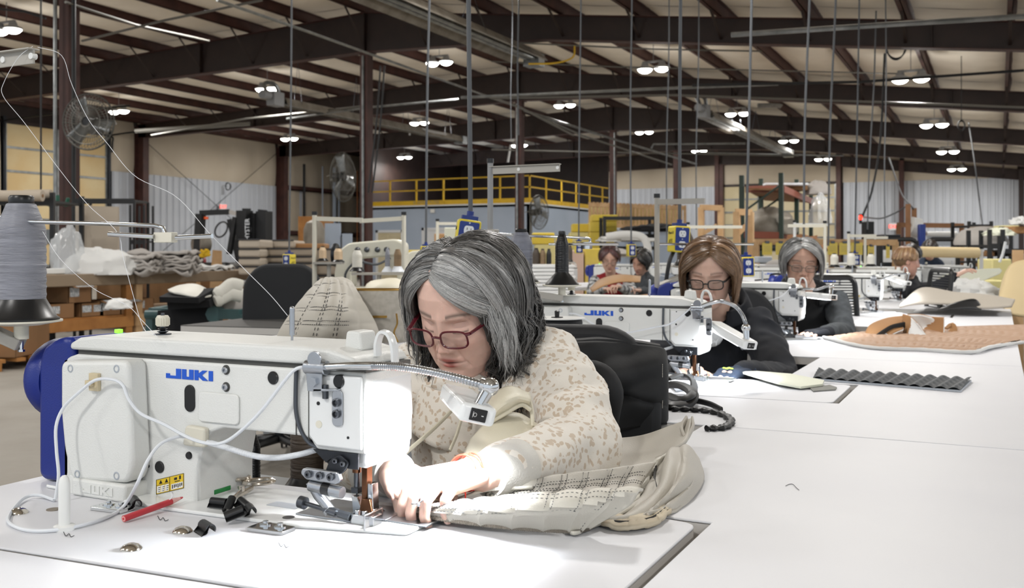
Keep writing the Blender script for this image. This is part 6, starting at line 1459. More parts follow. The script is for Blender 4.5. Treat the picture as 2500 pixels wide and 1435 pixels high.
# curved tan panel held by the red-haired woman
t=thing('leather_sheet','curved tan leather panel arched over the distant woman\'s hands','panel',tuple(A(1510,700,8.9)))
rows=[[A(1440,705,9.0),A(1465,683,9.0),A(1510,671,9.0),A(1565,675,9.0)],[A(1442,708,8.8),A(1470,690,8.8),A(1512,679,8.8),A(1564,681,8.8)],[A(1445,712,8.7),A(1474,698,8.7),A(1514,688,8.7),A(1563,688,8.7)]]
obj('arched_sheet',patch_mb(patch(rows,24,8)),'leather_tan',t,sol=.012)
t2=A(1600,690,8.8); fabric_stack('flat tan leather pieces on the white cutting table',1480,1640,0,8.3,.35,2,.006,'leather_tan',TZ+.004,seed=4)
fabric_stack('printed white cloth pieces spread over the white cutting table',1420,1600,0,7.4,.6,3,.008,'paper_print',TZ+.004,seed=5,amp=.02)
for k in range(9):
    m=MB(); z0=TZ+.002+k*.032; a=at_z(1290,8.4,z0); b=at_z(1405,8.6,z0); X=(b-a); X.z=0; L=X.length; X.normalize(); Y=Vector((-X.y,X.x,0)); o=rnd.uniform(-.012,.012)
    R3=Matrix((X,Y,Vector((0,0,1)))).transposed().to_4x4(); R3.translation=a; m.box(o,L+o,0,.45,0,.029,R3); tag(center(obj('folded_towel',m,'cloth_white',bev=.011,seg=3)),'white folded cloth in the stack behind the grey cone, %s from the bottom'%['first','second','third','fourth','fifth','sixth','seventh','eighth','ninth'][k],'cloth','white cloths stacked behind the grey cone')
tray('far cone rack right of the grey cone',1296,1350,656,9.5); tray('far cone rack right of the slim black cone',1380,1404,641,9.0)
# distant small cones
cones([(1309,655,605,9.5,.035,'thread_brown','black_plastic','brown cone right of the grey cone, far back',{}),(1325,655,607,9.5,.03,'thread_tan','black_plastic','tan cone beside the far brown cone',{}),(1340,655,607,9.5,.025,'thread_black','black_plastic','dark cone at the end of the far brown pair',{}),(1392,640,598,9.0,.02,'thread_brown','black_plastic','brown cone just right of the slim black one',{})],'far brown cones')
# extra machines in the middle row, dup of the white one
for k,(px,d,s,lab) in enumerate(((1330,10.6,.9,'white machine beyond the folded cloths'),(1500,12.0,.95,'white machine before the red-haired distant woman'),(1600,13.0,.95,'white machine in the distance left of the brown-haired woman'),(1880,8.9,1,'white machine left of the grey-bobbed woman'),(2290,10.8,1,'white machine right of the blonde woman'),(2050,13.5,1,'small far white machine behind the white cones'))):
    p=at_z(px,d,TZ); dup(SM,(p.x,p.y,TZ),lab,rotz=(0 if k<4 else .1))
    if k in (0,1,2): continue
    top_slab('machine_table','white machine table under the '+lab.replace('white machine','machine',1),[(p.x-.5,p.y-.25),(p.x+.6,p.y-.25),(p.x+.6,p.y+.35),(p.x-.5,p.y+.35)],z1=TZ-.001,group='mid-hall machine tables',legs=((p.x-.45,p.y-.2),(p.x+.55,p.y-.2),(p.x-.45,p.y+.3),(p.x+.55,p.y+.3)))
# ================================================================== pieces on the right bench
M('quilt_tan','a98a72',.6,bump=.3,bs=400)
tq=thing('quilted_sheet','large tan quilted vinyl sheet with chevron stitching lying on the right bench','quilted sheet',tuple(onZ(2200,830,TZ)))
rows=[[onZ(2010,822,TZ+.012),onZ(2120,845,TZ+.012),onZ(2250,850,TZ+.012),onZ(2370,856,TZ+.014)],[onZ(2060,815,TZ+.018),onZ(2180,826,TZ+.018),onZ(2320,832,TZ+.018),onZ(2440,838,TZ+.018)],[onZ(2110,808,TZ+.018),onZ(2240,808,TZ+.018),onZ(2390,805,TZ+.018),onZ(2560,815,TZ+.018)],[onZ(2200,800,TZ+.012),onZ(2310,797,TZ+.012),onZ(2440,793,TZ+.012),onZ(2600,790,TZ+.012)]]
g=patch(rows,101,61)
for j in range(61):
    for i in range(101):
        u,v=i/100*22,j/60*9; row=int(v); s_=1 if row%2 else -1; ph=(u+s_*(v-row)*1.3)%1.0; h=-.009*math.exp(-((ph-.5)/.10)**2)*(1 if .12<(v-row)<.88 else 0)
        g[j][i]=g[j][i]+Vector((0,0,h))
obj('quilted_face',patch_mb(g),'quilt_tan',tq)
rows=[[p-Vector((0,0,.012)) for p in r] for r in rows]; obj('foam_backing',patch_mb(patch(rows,60,30)),'cloth_white',tq,sol=.008)
m=MB(); P=crom([onZ(2010,823,TZ+.010),onZ(2120,847,TZ+.009),onZ(2250,853,TZ+.009),onZ(2370,859,TZ+.01),onZ(2420,846,TZ+.014),onZ(2500,835,TZ+.012)],50); m.tube(P,[.007+.001*math.sin(i*2) for i in range(50)],8); obj('foam_lip',m,'cloth_white',tq)
pr=thing('paper_curl','curled white-backed tan cutouts with a black stripe standing on the quilted sheet','cutout',tuple(A(2200,830,4.6)))
def two(rowsF,nm='curled_cutout'):
    g=patch(rowsF,30,14); obj(nm,patch_mb(g),'paper_white',pr,sol=.003)
    F=Vector((-SN,CS,0)); g2=[[p+F*.004+Vector((0,0,.003)) for p in r] for r in g]; obj(nm,patch_mb(g2),'leather_back',pr,sol=.003)
two([[A(2110,822,4.55),A(2125,795,4.60),A(2165,778,4.68),A(2205,772,4.72)],[A(2120,825,4.50),A(2145,808,4.52),A(2175,795,4.56),A(2205,790,4.60)],[A(2150,828,4.48),A(2170,822,4.48),A(2190,812,4.50),A(2206,805,4.52)]])
two([[A(2205,768,4.66),A(2215,770,4.6),A(2225,775,4.55),A(2240,790,4.50)],[A(2206,800,4.6),A(2215,802,4.55),A(2235,808,4.50),A(2262,818,4.46)],[A(2205,830,4.55),A(2220,834,4.5),A(2245,836,4.46),A(2278,836,4.42)]])
two([[A(2215,768,4.9),A(2245,768,4.85),A(2275,774,4.75),A(2306,776,4.62)],[A(2250,800,4.85),A(2268,795,4.8),A(2285,795,4.7),A(2305,800,4.60)],[A(2255,835,4.8),A(2270,838,4.7),A(2288,838,4.62),A(2304,838,4.56)]])
m=MB(); P=crom([A(2140,828,4.47),A(2158,815,4.50),A(2178,804,4.53),A(2208,797,4.56)],20)
for dz in (0,.008,.016): m.tube([p+Vector((0,0,dz)) for p in P],.0065,6)
obj('black_stripe',m,'black',pr)
m=MB(); m.tube(crom([A(2310,802,4.7),A(2322,792,4.7),A(2328,805,4.68),A(2318,818,4.66),A(2306,822,4.66)],20),.004,6,flat=5); obj('curled_strip',m,'leather_back',pr)
# bundle and bags farther along
fb=thing('fabric_bundle','folded grey-beige canvas bundle with dark opening near the bench end','fabric',tuple(onZ(2340,752,TZ)))
M('canvas','aea69a',.9,bump=.4,bs=250)
rows=[[A(2196,750,6.3),A(2240,742,6.2),A(2320,742,6.1),A(2400,752,6.0),A(2470,748,6.0)],[A(2205,738,6.5),A(2250,705,6.45),A(2330,715,6.35),A(2400,722,6.2),A(2478,733,6.2)],[A(2240,720,6.8),A(2270,712,6.75),A(2340,722,6.6),A(2410,724,6.5),A(2476,736,6.4)],[A(2260,735,7.0),A(2300,732,7.0),A(2360,735,6.9),A(2420,740,6.7),A(2470,748,6.5)]]
obj('outer_fold',patch_mb(patch(rows,50,30)),'canvas',fb,sol=.012)
m=MB(); g=patch([[A(2290,754,6.05),A(2340,736,6.05),A(2380,730,6.05),A(2398,750,6.03)],[A(2290,756,6.0),A(2330,755,6.0),A(2370,755,6.0),A(2396,756,6.0)]],20,5); obj('dark_opening',patch_mb(g),'black',fb,sol=.004)
heap('plastic_bag','crumpled white plastic bag on the canvas bundle','bag',2380,728,7.2,.19,.15,.11,'cloth_white',.35,8,seed=3)
fabric_stack('pile of white cut cloth behind the canvas bundle',2290,2420,0,8.6,.6,4,.016,'cloth_white',TZ+.004,seed=9,amp=.02)
m=MB(); g=patch([[A(2300,672,8.0),A(2340,665,8.1),A(2390,658,8.3),A(2440,655,8.5)],[A(2310,690,7.9),A(2350,684,8.0),A(2395,672,8.2),A(2445,662,8.5)],[A(2325,702,7.8),A(2360,700,7.9),A(2400,685,8.1),A(2440,668,8.4)]],24,14); tag(center(obj('fabric_sheet',patch_mb(g),'cream_board',sol=.01)),'cream fabric panel swung by the blonde woman','fabric')
m=MB(); m.box(-.05,.05,-.03,.03,-.02,.02); 
t=thing('hair_clip','x','clip') if False else None
# hair tie of the blonde woman and her bun
bl=[o for o in bpy.data.objects if o.get('label','').startswith('blonde')][0]
M('orange_tie','f0602a',.6)
M('hair_blonde','b98a5a',.5,bump=.6,bs=120,stretch=(1,1,.2))
m=MB(); m.sphere(A(2200,652,8.28),(.05,.05,.065),16,10); m.sphere(A(2212,636,8.26),(.06,.06,.06),16,10); obj('bun',m,'hair_blonde',bl); m=MB(); m.sphere(A(2198,637,8.22),(.03,.03,.018),12,8); obj('hair_tie',m,'ribbon_orange2' if False else 'orange_tie',bl) if 'orange_tie' in MT else None
# ================================================================== mezzanine office
mz=bpy.data.objects.new('wall_mezzanine',None); COL.objects.link(mz); mz['kind']='structure'; mz['_w']=(0,0,0)
MX,MY,MZ=-16.7,35.3,3.15
m=MB(); m.box(-24.8,MX,MY,MY+.15,0,MZ).box(MX-.15,MX,MY,44,0,MZ).box(-24.8,MX,MY,44,MZ-.15,MZ-.02); obj('office_wall',m,'mezz_blue',mz)
m=MB(); m.box(-24.8,MX+.03,MY-.03,MY+.0,MZ-.06,MZ+.0).box(MX,MX+.03,MY,44,MZ-.06,MZ); obj('cap_trim',m,'white_paint',mz)
m=MB(); m.box(-24.9,-24.75,MY,44,0,6.0); m.box(-24.8,MX,44,44.1,MZ,6.0); obj('dark_backing',m,'steel_brown',mz)
rl_=thing('guard_rail','yellow guard rail with kick plate along the mezzanine edge','railing',(MX,MY,MZ))
zz=MZ
m=MB(); m.box(-24.9,MX,MY+.02,MY+.04,zz,zz+.19); obj('kick_plate',m,'yellow_paint',rl_)
m=MB(); m.box(MX-.04,MX-.02,MY+.02,44,zz,zz+.19); obj('kick_plate',m,'yellow_paint',rl_)
for h in (.62,1.07):
    m=MB(); m.box(-24.9,MX,MY,MY+.045,zz+h-.025,zz+h+.025); obj('rail_bar',m,'yellow_paint',rl_)
    m=MB(); m.box(MX-.045,MX,MY,44,zz+h-.025,zz+h+.025); obj('rail_bar',m,'yellow_paint',rl_)
x=MX
while x>-24.9: m=MB(); m.box(x-.06,x,MY,MY+.05,zz,zz+1.07); obj('rail_post',m,'yellow_paint',rl_); x-=1.32
y=MY+1.6
while y<44: m=MB(); m.box(MX-.05,MX,y-.03,y+.03,zz,zz+1.07); obj('rail_post',m,'yellow_paint',rl_); y+=1.6
p=onY(1040,489,MY-.01); curve_text('FRAMTISE PLITES',.17,'zip_tape',(p.x,MY+.012,zz+.10),(PI/2,0,0),parent=rl_)
# white doors under the mezzanine
def office_door(n,px0,px1,pt,mat,open_=False):
    a=onY(px0,pt,MY-.02); b=onY(px1,pt,MY-.02); t=bpy.data.objects.new('door_%d'%n,None); COL.objects.link(t); t['kind']='structure'; t['_w']=(0,0,0)
    m=MB(); f=.11; m.box(a.x,a.x+f,MY-.05,MY+.02,0,a.z).box(b.x-f,b.x,MY-.05,MY+.02,0,a.z).box(a.x,b.x,MY-.05,MY+.02,a.z-f,a.z); obj('door_frame',m,'white_paint',t)
    m=MB(); m.box(a.x+f,b.x-f,MY-.02,MY+.0,0,a.z-f); l=obj('door_leaf',m,mat,t)
    for k in range(2):
        for q in range(2): 
            w=(b.x-a.x-2*f)/2; m=MB(); m.box(a.x+f+w*q+.08,a.x+f+w*(q+1)-.08,MY-.035,MY-.02,.15+k*.95,.95+k*.95); obj('door_panel',m,mat,l,bev=.01)
office_door(3,918,985,562,'door_cream'); office_door(4,1030,1098,556,'white_paint'); 
p=onY(1056,515,MY-.05); m=MB(); m.box(p.x-.1,p.x+.1,MY-.08,MY-.005,p.z-.08,p.z+.08); tag(center(obj('wall_box',m,'white_plastic',bev=.01)),'small white box fixed on the blue-grey mezzanine wall','wall box')
# dark rear wall of the mezzanine storage
# ================================================================== fans
def fan(label,c,R,rot,mat='conduit',foot=None):
    t=thing('cage_fan',label,'fan',tuple(c),'large caged wall fans'); t['_w']=(0,0,0)
    for s in (-1,1):
        m=MB()
        for rr,yy in ((1,.0),(.82,.10),(.55,.15),(.2,.17)): m.tube([(R*rr*math.cos(a),s*yy*R*1.1,R*rr*math.sin(a)) for a in [2*PI*k/40 for k in range(41)]],.006 if rr<1 else .013,5,cap=False)
        for k in range(44):
            a=2*PI*k/44; m.tube([(R*q*math.cos(a+.25*(1-q)),s*yy*R*1.1,R*q*math.sin(a+.25*(1-q))) for q,yy in ((1,0),(.82,.10),(.55,.15),(.15,.17))],.0035,4,cap=False)
        obj('wire_guard',m,mat,t)
    for k in range(3):
        a=2*PI*k/3+1.9; m=MB(); m.grid(lambda u,v: (math.cos(a)*R*(.14+.76*u)-math.sin(a)*R*(v-.5)*.42*(.7+.5*u),.03*(v-.5)*3,math.sin(a)*R*(.14+.76*u)+math.cos(a)*R*(v-.5)*.42*(.7+.5*u)),8,5); obj('blade',m,'galv',t,sol=.004)
    m=MB(); m.cyl((0,-.06,0),(0,.16,0),R*.16,n=20); m.cyl((0,.12,0),(0,.32,0),R*.20,n=20); obj('motor_hub',m,'black_plastic',t)
    m=MB(); m.bar((0,.3,0),(0,.45,-.1) if foot is None else (0,.30,foot-c[2]),.06,.06); m.bar((-R,0,0),(-R*.6,.3,0),.02,.02); m.bar((R,0,0),(R*.6,.3,0),.02,.02); obj('wall_bracket',m,mat,t)
    t.rotation_euler=(0,0,rot); t['_w']=tuple(c); return t
fan('large caged fan on the near left column, three grey blades',A(216,297,13.6),.385,TR-.15)
fan('caged fan seen edge-on before the left wall pipes',A(838,432,30),.75,TR+1.2)
fan('caged pedestal fan in front of the blue-grey mezzanine wall',A(1316,518,30),.52,TR+.95,foot=0)
# ================================================================== radiant heaters
def heater(label,x,y0,y1,z,w=.34):
    t=thing('tube_heater',label,'heater',(x,y0,z),'radiant tube heaters')
    m=MB(); P=[(-w/2,-.08),(-w*.28,.10),(w*.28,.10),(w/2,-.08),(w/2-.01,-.10),(w*.26,.085),(-w*.26,.085),(-w/2+.01,-.10)]; m.prism([(x+a,z+b) for a,b in P],y0,y1,'y'); obj('reflector',m,'galv_dull',t)
    m=MB(); m.cyl((x-.07,y0-.1,z-.02),(x-.07,y1+.05,z-.02),.045,n=12); m.cyl((x+.07,y0+.2,z-.02),(x+.07,y1+.05,z-.02),.045,n=12); obj('radiant_tube',m,'galv',t)
    m=MB(); m.box(x-.17,x+.17,y1,y1+.3,z-.16,z+.10); obj('end_box',m,'galv',t)
    m=MB(); m.box(x-.16,x+.10,y0-.45,y0-.05,z-.14,z+.22); m.cyl((x-.05,y0-.45,z+.1),(x-.05,y0-.75,z+.1),.11,n=14); bx=obj('burner_box',m,'lamp_body',t,bev=.02)
    m=MB(); m.tube(crom([(x-.05,y0-.6,z+.2),(x-.15,y0-.5,z+.42),(x-.0,y0-.3,z+.40),(x+.0,y0-.1,z+.12)],14),.05,8); obj('duct_elbow',m,'galv',bx)
    k=0; y=y0+.6
    while y<y1:
        for s in (-1,1): m=MB(); m.tube([(x+s*w*.4,y,z),(x,y,zroof(x)-.02)],.006,4); obj('chain',m,'steel_dark',t)
        y+=2.6
    return t
heater('long tube heater hung left of the column line',-16.4,19.9,29.0,5.0)
heater('nearest tube heater, cut by the top edge of the picture',-8.5,12.3,18.0,5.1,.75)
heater('tube heater slanting down at the right centre',-7.0,25.9,37.0,4.85,.42)
m=MB(); m.tube(crom([A(1000,330,31),A(1003,318,31),A(1020,312,31),A(1050,320,31),A(1090,328,31)],16),.03,8); tag(center(obj('exhaust_hose',m,'cloth_white')),'curved flexible pipe at the end of the left tube heater','pipe')
m=MB(); m.tube(crom([A(1290,156,19),A(1355,154,19),A(1398,140,19),A(1403,112,19)],16),.018,6); tag(center(obj('gas_hose',m,'yellow_paint')),'yellow gas hose from the nearest tube heater','hose')
m=MB(); m.cyl(A(1240,358,30),A(1252,392,30),.03) if False else m.tube([A(1247,353,41),A(1240,396,41)],.05,6); tag(center(obj('lamp_pull',m,'print_white')),'pale blue-white rod hanging under a far lamp','rod')
# ================================================================== pipes and conduits under the roof
pipes=[((530,0),(760,80),(1182,232),13,15,22,.022,'galv','long bright conduit falling from the top centre-left'),
((1182,232),(1270,262),(1400,330),22,24.5,29,.03,'conduit','dark pipe run behind the nearest tube heater'),
((160,5),(330,60),(510,100),14,16,18,.02,'conduit','dark conduit crossing the top left corner'),
((0,22),(60,28),(112,45),15,15,15,.018,'cable_black','black cable feeding the top left lamp'),
((200,100),(400,50),(640,0),16,15.5,15,.02,'conduit','brown conduit rising to the right at top left'),
((370,330),(600,290),(900,258),30,28,26,.03,'conduit','thin level conduit left of the column'),
((700,290),(900,262),(1120,242),27,26,25,.03,'galv','conduit crossing behind the tall column'),
((1125,238),(1640,215),(1900,205),19,18.5,18.2,.03,'galv','bright level conduit in the middle of the roof'),
((1200,240),(1650,232),(2500,262),21,20,19,.022,'conduit','thin conduit below the bright level one'),
((1785,85),(2200,58),(2500,40),10.8,10.5,10.3,.03,'galv','nearest grey strut channel at top right'),
((1690,208),(2100,200),(2500,172),17.5,17,16.5,.025,'cable_black','dark straight pipe crossing the right roof'),
((1270,105),(1600,120),(1860,125),19,19,19,.016,'conduit','thin cable run under the nearest frame'),
((1200,150),(1500,163),(2200,180),20,20,20,.014,'conduit','thin cable run level with the twin lamps'),
((1280,270),(1500,340),(1700,400),28,32,37,.035,'galv','long pipe falling to the right in the centre'),
((1250,255),(1420,330),(1640,402),27,31,36,.03,'conduit','second pipe parallel to the falling centre pipe'),
((1590,362),(1595,352),(1820,350),33,33,33,.035,'galv','bent pale pipe at the end of the centre run'),
((330,320),(520,308),(610,302),31,31,31,.07,'conduit','door track pipe near the left wall'),
((1200,365),(1500,372),(1950,380),35,35,35,.03,'conduit','thin level rail before the far wall'),
((1700,372),(1850,376),(2060,380),38,38,38,.03,'galv','rail of the far dock door'),
((1850,258),(1905,258),(1908,260),24,24,24,.06,'galv','short grey tube beside the right tube heater')]
for a,b,c,d0,d1,d2,r,mt,lab in pipes:
    m=MB(); m.tube([A(*a,d0),A(*b,d1),A(*c,d2)],r,7); tag(center(obj('roof_pipe',m,mt)),lab,'pipe')
for px,y0,y1,d,lab in ((180,0,560,14.2,'black vertical pipe clipped behind the near left column'),(100,60,470,13,'thin dark conduit dropping at the far left')):
    m=MB(); a=A(px,y0,d); b=A(px,y1,d); m.tube([Vector((b.x,b.y,b.z)),Vector((b.x,b.y,5.6))],.03 if px>150 else .012,6); tag(center(obj('vertical_pipe',m,'cable_black')),lab,'pipe')
for px,d in ((135,14.3),(886,21.2),(1262,28),(1500,34.8)):
    a=A(px,617,d); m=MB(); m.tube([(a.x,a.y,0),(a.x,a.y,5.4)],.028,6); tag(center(obj('column_conduit',m,'galv')),{135:'steel conduit up the near left column',886:'steel conduit up the tall column',1262:'steel conduit up the column above the grey cone',1500:'steel conduit up the far brown column'}[px],'pipe')
m=MB(); 
for s in (-.10,.06): m.tube(crom([A(935+s*60,160,20.5),A(925+s*60,300,20.5),A(905+s*60,470,20.5)],12),.02,6)
tag(center(obj('chain_drop',m,'cable_black')),'double dark hoist chain right of the tall column','chain')
# pipes on the left wall beyond frame three
for i,(px,r) in enumerate(((738,.06),(783,.03),(812,.09),(823,.05),(868,.03))):
    a=onX(px,500,-27.1); m=MB(); m.tube([(a.x+.1,a.y,0),(a.x+.1,a.y,5.0)],r,7); tag(center(obj('wall_pipe',m,'cable_black' if i==0 else ('mezz_blue' if i<4 else 'ribbon_orange'))),['black wall pipe next to the corner column','thin grey wall pipe','thick grey wall pipe behind the edge-on fan','grey wall pipe beside the thick one','orange cord down the left wall by the mezzanine'][i],'pipe')
# ================================================================== left work tables
M('felt_tan','8d7c68',.9,bump=.3,bs=60); M('pine','b07a40',.7,c2='9a6632',vs=5); M('pine_pale','c9a67c',.7,c2='b9946a',vs=5)
M('cardboard','8f6a48',.85,c2='80603f',vs=3); M('label_paper','d3d5d6',.7,c2='8e9498',vs=60,det=1)
def wtable(label,y0,y1,x0,x1,zt,pine,n=2):
    t=thing('work_table',label,'table',((x0+x1)/2,(y0+y1)/2,0),'felt-covered timber tables')
    m=MB(); m.box(x0,x1,y0,y1,zt-.035,zt); m.box(x1-.02,x1+.012,y0,y1,zt-.13,zt+.004).box(x0,x1,y0-.012,y0+.01,zt-.13,zt+.004); obj('felt_top',m,'felt_tan',t,bev=.01)
    for x in (x0+.06,x1-.06):
        for y in (y0+.06,y1-.06): m=MB(); m.box(x-.045,x+.045,y-.045,y+.045,0,zt-.036); obj('leg',m,pine,t)
    m=MB(); m.box(x1-.05,x1-.01,y0,y1,.30,.42); m.box(x0,x1,y0+.01,y0+.05,.30,.42); obj('rail',m,pine,t)
    m=MB(); m.box(x0+.02,x1-.05,y0+.02,y1-.02,.42,.44); obj('shelf',m,pine,t); return t
wtable('tan felt-topped timber table at left with label-covered cartons below',6.5,8.28,-10.6,-9.0,.915,'pine')
wtable('tan felt-topped pale timber table behind the green stand',8.31,10.9,-10.6,-9.0,.915,'pine_pale')
def carton(label,c,w,d,h,flap=True,labels=1,rot=0,open_=True):
    t=thing('carton',label,'box',tuple(c),'labelled cartons'); t['_w']=(0,0,0); th=.006
    m=MB(); m.box(-w/2,w/2,-d/2,-d/2+th,0,h).box(-w/2,w/2,d/2-th,d/2,0,h).box(-w/2,-w/2+th,-d/2,d/2,0,h).box(w/2-th,w/2,-d/2,d/2,0,h).box(-w/2,w/2,-d/2,d/2,0,th)
    if not open_: m.box(-w/2,w/2,-d/2,d/2,h-th,h)
    obj('carton_body',m,'cardboard',t)
    if flap: m=MB(); m.bar((0,-d/2,h),(0,-d/2-.10,h-.03),w*.95,.006,up=(0,0,1)); obj('flap',m,'cardboard',t)
    for k in range(labels): m=MB(); x=-w*.25+k*w*.5; m.box(x-w*.2,x+w*.2,-d/2-.003,-d/2,h*.35,h*.85); obj('paper_label',m,'label_paper',t)
    if flap: m=MB(); m.bar((0,-d/2-.005,h+.005),(0,-d/2-.095,h-.022),w*.75,.002); obj('paper_label',m,'label_paper',t)
    t.rotation_euler.z=rot; t['_w']=tuple(c); return t
xs=-9.25
for i,(px,w,h,zb,lab) in enumerate(((118,.34,.16,.44,'lowest left carton behind the foreground cone tray'),(165,.30,.20,.60,'carton with raised flap and labels on top of two others'),(195,.30,.15,.44,'carton with two labels under the raised-flap one'),(240,.30,.17,.44,'middle carton with drooping labelled flap'),(285,.26,.17,.44,'plain carton with folded flap right of the middle'),(325,.26,.17,.44,'rightmost carton with one label near the table leg'))):
    p=onX(px,780,xs); carton(lab,(p.x,p.y,zb),w,.4,h,flap=i in (1,3,4),labels=2 if i in (2,3) else 1,rot=PI/2)
p=onX(290,740,-9.3); heap('plastic_bag','clear plastic bag bulging over the right cartons','bag',290,752,9.5,.13,.12,.08,'plastic_clear' if 'plastic_clear' in MT else 'cloth_white',.2,6,seed=2)
m=MB(); a=onZ(18,890,0.0); 
t=carton('big closed carton on a pallet at the left edge',(A(15,890,10).x,A(15,890,10).y,.12),.55,.7,.32,flap=False,labels=0,rot=TR,open_=False)
m=MB(); p=A(15,890,10)
for k in range(4): m.box(p.x-.4,p.x+.4,p.y-.4+k*.22,p.y-.3+k*.22,.08,.115)
m.box(p.x-.4,p.x+.4,p.y-.4,p.y-.34,0,.08).box(p.x-.4,p.x+.4,p.y+.3,p.y+.36,0,.08); tag(center(obj('pallet',m,'pine')),'wooden pallet under the big closed carton','pallet')
for i,(px,py,d) in enumerate(((420,760,15.0),(300,760,15.2),(500,745,15.6))):
    p=at_z(px,d,.0); carton('plain tall carton standing behind the pale timber table, %s'%['centre','left','right'][i],(p.x,p.y,0),.6,.5,.75,False,0,rot=TR,open_=False)
# clear wrap material
mm=M('plastic_clear','dfe3e6',.12,alpha=.42,spec=.8,bump=.6,bs=25)
# goods on the felt tables
fabric_stack('stack of folded grey-white fabric panels on the pale felt table',315,460,0,11.6,.5,7,.035,'cloth_grey',.918,seed=11,amp=.035)
fabric_stack('grey fabric panels with curled corners left of the folded stack',262,372,0,11.2,.5,5,.04,'cloth_grey',.918,seed=12,amp=.04)
fabric_stack('stack of white fabric with blue base at the far end of the felt table',455,545,0,12.7,.5,3,.02,'cloth_white',.918,seed=13,amp=.03)
heap('wrapped_bundle','silver plastic-wrapped bundle on the left felt table','bundle',245,670,11.2,.42,.3,.26,'plastic_sheet' if False else 'cloth_white',.22,7,seed=21)
heap('plastic_wrap','tall clump of clear wrap by the brown column','wrap',165,670,11.0,.17,.2,.46,'plastic_clear',.25,6,seed=22)
heap('rag','small crumpled grey rag beside the spray can','cloth',228,671,10.95,.08,.06,.04,'cloth_grey',.3,8,seed=23)
t=thing('spray_can','white spray can with red mark on the left felt table','can',tuple(onX(202,667,-9.2))); p=onX(202,667,-9.2); p.z=.92; m=MB(); m.lathe([(.03,0),(.033,.005),(.033,.16),(.025,.175),(.022,.18)],p,(0,0,1),18); obj('can_body',m,'post_white',t); m=MB(); m.lathe([(.022,.18),(.024,.182),(.022,.215),(.001,.215)],p,(0,0,1),16); obj('cap',m,'post_white',t); m=MB(); m.lathe([(.0335,.11),(.0335,.14)],p,(0,0,1),18); obj('red_band',m,'ribbon_red' if 'ribbon_red' in MT else 'pencil_red',t)
p=onX(140,670,-9.25); p.z=.92; m=MB(); m.box(p.x-.03,p.x+.03,p.y-.2,p.y+.15,p.z,p.z+.06); tag(center(obj('parts_tray',m,'post_white',bev=.008)),'shallow white parts tray at the left of the felt table','tray')
# green roller stand with foam
M('stand_green','2f4f50',.45); M('foam_black','101114',.95); M('vinyl_ivory','cfcdc4',.5)
gs=thing('roller_stand','green steel stand between the felt table and the black chair','stand',tuple(at_z(480,7.2,0)))
a=at_z(372,7.4,A(372,765,7.3).z); b=at_z(590,7.0,A(590,765,7.1).z); 
m=MB(); m.bar(a,b,.06,.07); obj('cross_beam',m,'stand_green',gs)
a2=a+Vector((-SN,CS,0))*.35; b2=b+Vector((-SN,CS,0))*.35; m=MB(); m.bar(a2,b2,.06,.07).bar(a,a2,.06,.07).bar(b,b2,.06,.07); obj('cross_beam',m,'stand_green',gs)
for q in (a,b,a2,b2): m=MB(); m.box(q.x-.035,q.x+.035,q.y-.035,q.y+.035,0,q.z); obj('leg',m,'stand_green',gs)
q=a.lerp(b,.72); m=MB(); m.box(q.x-.035,q.x+.035,q.y-.035,q.y+.035,0,q.z); m.cyl(q+Vector((SN,-CS,0))*.05,q-Vector((SN,-CS,0))*.05,.06,n=8); obj('leg',m,'stand_green',gs)
m=MB(); c=A(372,768,7.3); m.cyl(c+RD_*-.05,c+RD_*.12,.035,n=14); obj('roller_end',m,'stand_green',gs)
def slab(name,label,cat,pts,th,mat,parent=None,g=None):
    P=[Vector(p) for p in pts]; n=(P[1]-P[0]).cross(P[2]-P[0]).normalized(); m=MB(); k=len(P)
    m.add(P+[p+n*th for p in P],[tuple(range(k)),tuple(range(2*k-1,k-1,-1))]+[(i,(i+1)%k,(i+1)%k+k,i+k) for i in range(k)]); o=obj(name,m,mat,parent); 
    return tag(center(o),label,cat,g) if parent is None else o
slab('foam_sheet','black foam sheet hanging down over the green stand','foam sheet',[A(385,758,7.15),A(512,748,7.1),A(506,790,7.08),A(484,814,7.05),A(381,806,7.1)],.03,'foam_black')
slab('foam_sheet','long flat black foam pad on the green stand, under the ivory leaf piece','foam sheet',[A(390,738,6.9),A(486,740,6.85),A(530,715,7.1),A(420,722,7.3)],.04,'foam_black')
slab('foam_sheet','second black foam pad tilted under the ivory pieces','foam sheet',[A(410,756,7.0),A(513,750,6.95),A(550,728,7.3),A(430,735,7.4)],.05,'foam_black')
g=patch([[A(410,708,7.2),A(440,697,7.2),A(480,695,7.2),A(518,714,7.2)],[A(415,712,7.0),A(450,712,6.95),A(490,722,6.95),A(516,722,7.0)],[A(430,718,6.95),A(455,722,6.9),A(485,727,6.9),A(505,725,6.95)]],20,12); tag(center(obj('cushion_cover',patch_mb(g),'vinyl_ivory',sol=.012)),'ivory leaf-shaped cushion piece on top of the black foam','cushion')
m=MB()
for dy,y2 in ((0,0),(22,0)): m.tube(crom([A(525,722+dy*.6,7.0),A(545,710+dy*.7,7.05),A(565,695+dy,7.1),A(590,700+dy,7.15)],14),[.04,.05,.055,.05]+[.05]*10,12,flat=.45)
tag(center(obj('vinyl_tails',m,'vinyl_ivory')),'ivory vinyl straps with dark piping curving over the green stand','strap')
heap('vinyl_roll','grey vinyl bulge under the ivory straps','vinyl',565,752,7.3,.16,.12,.14,'cloth_grey',.08,3,seed=5)
